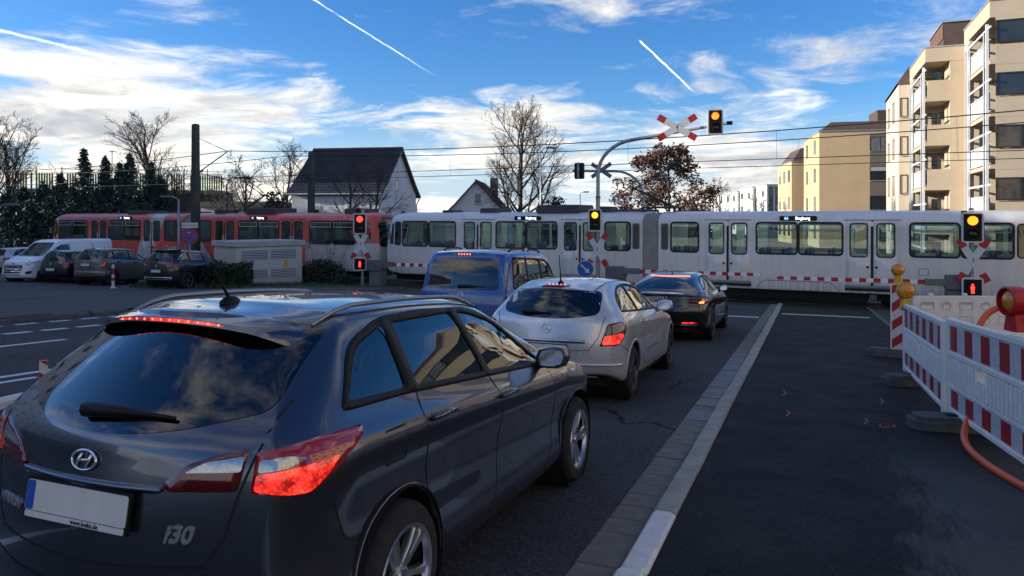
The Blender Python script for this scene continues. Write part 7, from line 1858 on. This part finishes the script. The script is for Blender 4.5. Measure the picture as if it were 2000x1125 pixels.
# --- transformer cabinet
def cabinet():
    x0, x1, y0, y1 = -26.0, -23.6, 26.1, 29.3; z = gz(27.5) - .08; root = thing('transformer_cabinet', 'beige concrete transformer cabinet with grey louvred doors beside the tracks', 'cabinet', (x1 + .1, y0, z), R(-24)); h = 2.12
    q = MB(); q.bbox(x0 - x1, 0, 0, y1 - y0, -.3, h - .26, .015); q.build('housing', mat('cabinet_render', (.56, .53, .45), .9, var=.08, scale=1.5, bump=.3, bscale=60, dirt=.2, dirtcol=(.2, .19, .16)), root)
    q = MB(); q.bbox(x0 - x1 - .08, .10, -.10, y1 - y0 + .10, h - .258, h, .02); q.build('roof_slab', mat('cabinet_roof', (.44, .43, .40), .9, var=.15, scale=2, bump=.3, bscale=40), root)
    gm = mat('door_grey', (.52, .52, .51), .5, .1, var=.05)
    L = y1 - y0; q = MB(); q.box(.005, .03, .1, L - .15, .25, h - .32); q.build('door_frame', gm, root)
    for k in range(2):
        a = .17 + k * (L - .4) / 2; b = a + (L - .4) / 2 - .06; q = MB(); q.box(.031, .05, a, b, .30, h - .37); d = q.build('door', gm, root)
        for (z0, z1) in ((.38, .82), (h - .86, h - .42)):
            q = MB(); q.box(.0505, .053, a + .06, b - .06, z0, z1); q.build('vent_opening', M_SEAM, d)
            n = 6
            for i in range(n):
                zz = z0 + (z1 - z0) * (i + .2) / n; q = MB(); q.add([(.053, a + .06, zz + .036), (.053, b - .06, zz + .036), (.078, b - .06, zz + .01), (.078, a + .06, zz + .01), (.078, a + .06, zz - .006), (.078, b - .06, zz - .006)], [(0, 1, 2, 3), (3, 2, 5, 4)]); q.build('louvre', gm, d)
    q = MB(); M = Matrix(((0, 0, 1, .0505), (1, 0, 0, L * .73), (0, 1, 0, 1.05), (0, 0, 0, 1))); q.prism([(-.13, -.02), (.13, -.02), (0, .2)], 0, .004, M); q.prism([(-.13, -.16), (.13, -.16), (.13, -.03), (-.13, -.03)], 0, .004, M); wsn = q.build('warning_sign', mat('warn_yellow', (.62, .40, .03), .5, var=.05), root); q = MB(); q.prism([(-.02, .13), (.025, .07), (.0, .07), (.02, .01), (-.025, .075), (0, .075)], .0045, .007, M); q.build('bolt_symbol', M_BLACK, wsn)
cabinet()
# --- no-stopping sign
b = gp(371, 23.6); root = thing('no_stopping_sign', 'round red and blue no-stopping sign under a small white plate', 'traffic sign', b); D = b.y * cY - b.x * sY
pole(root, [(0, 0, 0), (0, 0, zat(432, D) - b.z)], .035, m_galv); zc = zat(462, D) - b.z; M = face_M(Vector((.04, -.05, zc)), R(32))
q = MB(); disc(q, M, .335, -.01, .01, 32); q.build('sign_rim', m_red, root); q = MB(); disc(q, M, .255, .009, .013, 32); q.build('sign_face', mat('sign_blue', 0), root)
for sg in (1, -1): q = MB(); q.prism([(-.26, -.032), (.26, -.032), (.26, .032), (-.26, .032)], .012 + .003 * (sg > 0), .017 + .003 * (sg > 0), M @ Matrix.Rotation(sg * R(45), 4, 'Z')); q.build('sign_bar', m_red, root)
q = MB(); q.prism([(-.05, .155), (.06, .155), (.06, .175), (-.02, .175), (-.02, .20), (-.09, .165), (-.02, .13)], .018, .022, M); q.build('arrow', m_white, root)
M2 = face_M(Vector((.04, -.05, zat(440, D) - b.z)), R(32)); q = MB(); q.prism(rrect(-.32, .32, -.11, .11, .02), 0, .01, M2); q.build('extra_plate', m_white, root); text('plate_lettering', 'Feuerwehrzufahrt', .085, MATS['letter_black'], root, M2 @ Matrix.Translation((0, 0, .011)), .001)
# --- lamps
def street_lamp(px, d, ytop, arm, label, zb=None):
    v = at(px, HOR, d); root = thing('street_lamp', label, 'street lamp', (v.x, v.y, GB if zb is None else zb)); H = (HOR - ytop) / F * d + EYE - root.location.z
    q = MB(); q.tube([(0, 0, 0), (0, 0, H - .1)], [.075, .045], 10); q.build('pole', m_galv, root, True); ax = Vector((cY, sY, 0)) * arm
    q = MB(); q.tube([(0, 0, H - .12), (ax.x * .25, ax.y * .25, H + .02), (ax.x * .5, ax.y * .5, H + .05)], .03, 8); q.build('arm', m_galv, root, True)
    q = MB(); Mx = Matrix.Translation((ax.x * .75, ax.y * .75, H + .05)) @ Matrix.Rotation(YAW, 4, 'Z'); q.bbox(-abs(arm) * .38, abs(arm) * .38, -.13, .13, -.06, .06, .03, Mx); q.build('lamp_head', m_galvd, root)
street_lamp(1056, 50, 290, .9, 'street lamp with a long arm in front of the big bare tree'); street_lamp(1133, 66, 376, .7, 'short street lamp on the far side of the tracks near the mast'); street_lamp(349, 37.5, 386, -.8, 'grey street lamp in front of the red tram bellows', gz(30)); street_lamp(-6, 34, 402, .9, 'street lamp over the parked white van', gz(24))
# --- posts
def flex_post(px, py, H, r, label, name='delineator_post'):
    g = on_ground(px, py); root = thing(name, label, 'bollard', g); n = 7
    q = MB(); q.lathe([(r * 2.2, 0), (r * 2., .03), (r, .05)], 14); q.build('foot', m_white, root, True, 40)
    for i in range(n):
        z0, z1 = .05 + (H - .05) * i / n, .05 + (H - .05) * (i + 1) / n; q = MB(); q.lathe([(r, z0), (r, z1)] + ([(.001, z1 + .03)] if i == n - 1 else []), 14); q.build('band', m_red if i in (2, 4, 5) and i % 2 == 0 or i == 5 else m_white, root, True, 40)
flex_post(221, 563, .92, .055, 'white post with red bands in front of the beige-grey car')
g = on_ground(85, 757); root = thing('delineator_board', 'small red and white hazard marker board on the centre line', 'bollard', g)
M = face_M(Vector((0, 0, 0)), R(48)); q = MB(); q.prism(rrect(-.045, .045, .03, .33, .01), -.012, 0, M); q.build('board', m_white, root); q = MB(); q.prism([(-.043, .325), (.043, .325), (.043, .26)], .0, .003, M); q.prism([(-.043, .19), (-.043, .11), (.043, .05), (.043, .13)], 0, .003, M); q.build('stripe', m_red, root); q = MB(); q.bbox(-.08, .08, -.06, .06, 0, .03, .01); q.build('foot', M_BLACK, root)
g = on_ground(10, 800); root = thing('lane_separator', 'low white lane separator bar with red end on the centre line', 'barrier', g)
q = MB(); q.bbox(-.07, .07, -1.6, .45, .0, .13, .03); q.build('bar', m_white, root, True, 40); q = MB(); q.bbox(-.075, .075, .45, .62, .0, .14, .03); q.build('end_piece', m_red, root, True, 40)

# ------------------------------------------------------------------ building site on the right
m_pl = mat('barrier_plastic', (.74, .735, .70), .55, var=.08, scale=3, bump=.1, bscale=20, dirt=.3, dirtcol=(.36, .35, .32))
m_stripe = mat('stripe_red', (.36, .018, .025), .35, var=.12, scale=6, dirt=.25, dirtcol=(.2, .1, .1)); m_stripew = mat('stripe_white', (.56, .58, .60), .3, var=.06, scale=6, dirt=.3, dirtcol=(.3, .3, .3))
m_foot = mat('recycled_rubber', (.09, .09, .085), .95, var=.3, scale=8, bump=.6, bscale=40)
def fence_panel(a, b, label, H=1.10, z0=.13, stripes=9, holes=True, slope=True):
    a, b = Vector(a), Vector(b); L = (b - a).length; rz = math.atan2(b.y - a.y, b.x - a.x)
    root = thing('fence_panel', label, 'barrier', (a.x, a.y, gz(a.y)), group=None); pit = -math.atan2(gz(b.y) - gz(a.y), L)
    root.rotation_euler = (Matrix.Rotation(rz, 4, 'Z') @ Matrix.Rotation(pit, 4, 'Y')).to_euler()
    def bx(nm, *v, m=m_pl, b_=.008): q = MB(); q.bbox(*v, b_); return q.build(nm, m, root, False)
    bx('top_rail', 0, L, -.035, .035, H - .06, H); bx('mid_rail', 0, L, -.035, .035, H - .40, H - .345); bx('bottom_rail', 0, L, -.035, .035, z0, z0 + .05); bx('lower_rail', 0, L, -.035, .035, z0 + .26, z0 + .305)
    bx('end_post', -.05, .03, -.04, .04, z0 - .05, H + .01, b_=.015); bx('end_post', L - .03, L + .05, -.04, .04, z0 - .05, H + .01, b_=.015)
    for (za, zb_, nm) in ((H - .342, H - .062, 'upper_board'), (z0 + .052, z0 + .258, 'lower_board')):
        bo = bx(nm, .03, L - .03, -.018, .018, za, zb_, b_=.004)
        w = (L - .08) / stripes
        for i in range(stripes):
            for sg in (-1, 1):
                y0, y1 = (.0185, .0205) if sg > 0 else (-.0205, -.0185); q = MB(); x = .04 + i * w; k = .035
                q.add([(x, y0 if sg > 0 else y1, za + .012), (x + w, y0 if sg > 0 else y1, za + .012), (x + w, y0 if sg > 0 else y1, zb_ - .012), (x, y0 if sg > 0 else y1, zb_ - .012)], [(0, 1, 2, 3) if sg < 0 else (3, 2, 1, 0)]); q.build('stripe', m_stripe if i % 2 == 0 else m_stripew, bo)
    # slotted middle: upright ribs with open gaps
    n = int(L / .105); zb0, zt0 = z0 + .305, H - .40
    slot0 = n // 2
    back = bx('web', .03, L - .03, -.006, .006, zb0, zt0, m=m_pl, b_=.002) if False else None
    for i in range(n):
        x = .05 + i * (L - .1) / n; w = (L - .1) / n
        if i in (slot0, slot0 + 1) and holes:
            bx('rib', x, x + w * .45, -.046, .046, zb0, zb0 + (zt0 - zb0) * .55, b_=.012); bx('rib_web', x + w * .42, x + w, -.004, .004, zb0, zb0 + (zt0 - zb0) * .55, b_=.002); continue
        bx('rib', x, x + w * .45, -.046, .046, zb0, zt0, b_=.012); bx('rib_web', x + w * .42, x + w, -.004, .004, zb0 - .0, zt0, b_=.002)
    if holes: x = .05 + slot0 * (L - .1) / n; bx('hand_hole_rim', x, x + 2 * (L - .1) / n, -.03, .03, zb0 + (zt0 - zb0) * .55, zb0 + (zt0 - zb0) * .62, b_=.01)
    return root
def foot(x, y, rz, label):
    root = thing('rubber_base', label, 'barrier base', (x, y, gz(y) + .014), group=None); root.rotation_euler = (-PITCH, 0, rz)
    q = MB(); pl = rounded([(-.40, -.12), (-.30, -.20), (.30, -.20), (.40, -.12), (.40, .12), (.30, .20), (-.30, .20), (-.40, .12)], .03, 2); q.prism(pl, 0, .09); q.prism([(a * .86, b * .82) for a, b in pl], .0905, .135); q.build('slab', m_foot, root)
    q = MB(); q.box(-.05, .05, -.05, .05, .1355, .15); q.build('socket', M_BLACK, root)
fence_panel((1.40, 9.22), (1.37, 12.35), 'white plastic barrier panel with red stripes seen edge-on beyond the rubber foot', 1.08, stripes=11)
fence_panel((1.66, 6.75), (1.44, 9.06), 'white plastic barrier panel with slotted ribs carrying the red warning lamp', 1.12, stripes=9)
fence_panel((1.90, 5.3), (1.69, 6.62), 'short white barrier panel at the end of the fence beside the hose', 1.12, stripes=7)
fence_panel((2.35, 9.5), (4.4, 9.9), 'rear white barrier panel standing across the trench behind the slotted one', 1.05, stripes=9)
foot(1.38, 8.75, R(8), 'large recycled rubber foot under the joint of the two fence panels'); foot(1.37, 11.6, R(20), 'grey rubber foot half hidden under the edge-on panel'); foot(1.40, 14.75, R(-10), 'flat rubber foot under the striped hazard beacon')
foot(1.9, 6.2, R(80), 'rubber foot under the short end panel')
def lampb(root, p, rz, r, lens, body, tall=False):
    M = face_M(p, rz); q = MB(); q.lathe([(r, -.03), (r * 1.06, 0), (r, .03)], 24, M); q.build('lamp_ring', body, root, True)
    for s in (1, -1):
        q = MB(); q.lathe([(r * .97, s * .025), (r * .85, s * .055), (r * .5, s * .075), (.001, s * .082)], 24, M); q.build('lens', lens, root, True)
    q = MB(); q.prism(rounded([(-r * .35, -r * .9), (r * .35, -r * .9), (r * .6, -r * 2.3), (-r * .6, -r * 2.3)], .02), -.05, .05, M); q.build('battery_case', body, root)
m_amb = mat('amber_lens', (.62, .24, .012), .22, var=.15, scale=20, coat=.6); m_yel = mat('yellow_case', (.55, .36, .02), .5, var=.08); m_rcase = mat('red_case', (.45, .012, .02), .4, var=.06)
# hazard beacon with lamp
b = gp(1758, 14.7); root = thing('hazard_beacon', 'upright red and white hazard beacon board beside the end of the fence', 'hazard beacon', b)
M = face_M(Vector((0, 0, 0)), R(2)); q = MB(); q.prism(rrect(-.15, .15, .12, 1.30, .03), -.03, .0, M); q.build('board', m_pl, root)
for i in range(4):
    z = .16 + i * .32; q = MB(); q.prism([(-.13, z), (.13, z + .2), (.13, min(1.28, z + .36)), (-.13, min(1.28, z + .16))], .0, .004, M); q.build('stripe', m_stripe, root)
q = MB(); q.prism(rrect(-.13, .13, .14, 1.28, .02), -.0005, .0015, M); q.build('reflective_sheet', m_stripew, root)
D = b.y * cY - b.x * sY; lr_ = thing('warning_lamp', 'round amber warning lamp on a yellow case on top of the beacon', 'warning lamp', (b.x - .03, b.y + .06, b.z)); lampb(lr_, Vector((0, 0, zat(528, D) - b.z)), R(10), .105, m_amb, m_yel)
q = MB(); q.box(-.03, .03, -.03, .03, 1.0, zat(528, D) - b.z - .2); q.build('stem', m_yel, lr_)
b = Vector((1.37, 12.42, gz(12.42))); D = b.y * cY - b.x * sY; lr_ = thing('warning_lamp', 'larger-looking amber warning lamp on a yellow case at the end of the edge-on panel', 'warning lamp', b); lampb(lr_, Vector((0, 0, zat(568, D) - b.z)), R(12), .125, m_amb, m_yel); q = MB(); q.box(-.025, .025, -.025, .025, .3, zat(568, D) - b.z - .25); q.build('stem', m_yel, lr_)
# red lamp on the slotted panel
lx = 1.615; ly = 7.25; b = Vector((lx, ly, gz(ly))); D = b.y * cY - b.x * sY; lr_ = thing('warning_lamp', 'amber lamp in a red hooded case clipped onto the slotted fence panel', 'warning lamp', b); zc = zat(588, D) - b.z
M = face_M(Vector((0, 0, zc)), R(-68)); r = .105
q = MB(); q.lathe([(r * 1.0, -.08), (r * 1.15, -.02), (r * 1.15, .09), (r * 1.02, .095), (r * 1.0, .0)], 26, M); q.lathe([(.001, -.085), (r, -.08)], 26, M); q.build('hood', m_rcase, lr_, True, 50)
q = MB(); q.lathe([(r * .98, .03), (r * .8, .07), (r * .45, .09), (.001, .096)], 24, M); q.build('lens', m_amb, lr_, True)
q = MB(); q.prism(rounded([(-.05, -.09), (.05, -.09), (.085, -.25), (-.085, -.25)], .015), -.06, .05, M); q.build('battery_case', m_rcase, lr_)
q = MB(); q.box(.055, .155, -.06, .05, zc - .25, zc - .12); q.build('switch_box', M_BLACK, lr_)
# long white water-filled style barrier behind
def long_barrier():
    a, b = Vector((1.72, 14.75)), Vector((5.2, 16.1)); L = (b - a).length; rz = math.atan2(b.y - a.y, b.x - a.x); root = thing('road_barrier', 'long dirty white moulded plastic barrier behind the fence panels', 'barrier', (a.x, a.y, gz(15.2)), rz); H = 1.12
    q = MB(); q.add([(0, -.25, 0), (L, -.25, 0), (L, .25, 0), (0, .25, 0), (0, -.22, .25), (L, -.22, .25), (L, .22, .25), (0, .22, .25), (0, -.07, .5), (L, -.07, .5), (L, .07, .5), (0, .07, .5), (0, -.06, H), (L, -.06, H), (L, .06, H), (0, .06, H)], [(i + j, i + (j + 1) % 4, i + 4 + (j + 1) % 4, i + 4 + j) for i in (0, 4, 8) for j in range(4)] + [(12, 13, 14, 15)]); q.build('shell', m_pl, root)
    dm = mat('plastic_recess', (.5, .5, .47), .6, var=.15, scale=4)
    for i in range(int(L / .34)):
        x = .12 + i * .34
        for z in (H - .17, H - .42):
            q = MB(); M = Matrix(((1, 0, 0, x + .12), (0, 0, -1, -.061), (0, 1, 0, z), (0, 0, 0, 1))); pl = [(.075 * math.cos(t * PI / 8), .075 * math.sin(t * PI / 8)) for t in range(16)] if i % 2 else rrect(-.12, .12, -.07, .07, .03); n = len(pl)
            q.add([M @ Vector((p[0], p[1], .012)) for p in pl] + [M @ Vector((p[0] * .82, p[1] * .75, .0015)) for p in pl], [tuple(range(n, 2 * n))] + [(k, (k + 1) % n, n + (k + 1) % n, n + k) for k in range(n)]); q.build('moulded_recess', dm, root)
    for i in range(6): q = MB(); x = .3 + i * .6; q.bbox(x, x + .07, -.03, .03, H, H + .05, .01); q.build('lug', m_pl, root)
long_barrier()
# orange conduit
m_or = mat('conduit_orange', (.70, .10, .03), .45, var=.08, scale=3)
def hose(name, label, pts, r):
    P_ = [Vector(p) for p in pts]; out = []
    for i in range(len(P_) - 1):
        p0 = P_[max(0, i - 1)]; p1 = P_[i]; p2 = P_[i + 1]; p3 = P_[min(len(P_) - 1, i + 2)]
        for k in range(8): out.append(crom(p0, p1, p2, p3, k / 8))
    out.append(P_[-1]); q = MB(); q.tube(out, r, 12); return tag(q.build(name, m_or, None, True), label, 'hose')
gg = lambda x, y, h: (x, y, gz(y) + h)
hose('cable_conduit', 'thick orange conduit looping out onto the asphalt under the slotted panel', [gg(1.62, 8.7, .35), gg(1.44, 8.35, .12), gg(1.37, 7.9, .05), gg(1.40, 7.3, .04), gg(1.55, 6.6, .04), gg(1.85, 5.9, .04), gg(2.5, 5.2, .04)], .032)
hose('cable_conduit', 'orange conduit arching over behind the red lamp', [gg(1.75, 9.6, .1), gg(1.70, 9.5, .6), gg(1.85, 9.7, 1.1), gg(2.15, 9.7, 1.27), gg(2.6, 9.6, 1.27), gg(3.2, 9.3, 1.05), gg(3.6, 9.2, .5)], .034)
# trench behind the fence: dark soil sheet
q = MB(); q.add([(x, y, gz(y) + .022) for x, y in ((2.1, 7.0), (5.5, 7.0), (5.5, 13.8), (2.0, 13.8))], [(0, 1, 2, 3)]); tag(q.build('trench_soil', mat('soil', (.05, .04, .03), .95, var=.4, scale=3, bump=1., bscale=15)), kind=S)
# low fence at the far left behind the parked van
v0, v1 = at(-60, 424, 46), at(110, 424, 48); fn = thing('wire_fence', 'grey wire mesh fence behind the parked van', 'fence', (v0.x, v0.y, GB)); L = (v1 - v0).length; fn.rotation_euler = (0, 0, math.atan2(v1.y - v0.y, v1.x - v0.x))
for i in range(5): q = MB(); q.box(L * i / 4 - .03, L * i / 4 + .03, -.03, .03, 0, 1.9); q.build('post', m_galvd, fn)
for i in range(4):
    q = MB(); x0, x1 = L * i / 4 + .03, L * (i + 1) / 4 - .03
    for z in (.1, .5, .9, 1.3, 1.8): q.box(x0, x1, -.008, .008, z, z + .02)
    k = x0
    while k < x1: q.box(k, k + .008, -.006, .006, .1, 1.82); k += .12
    q.build('mesh_panel', m_galvd, fn)
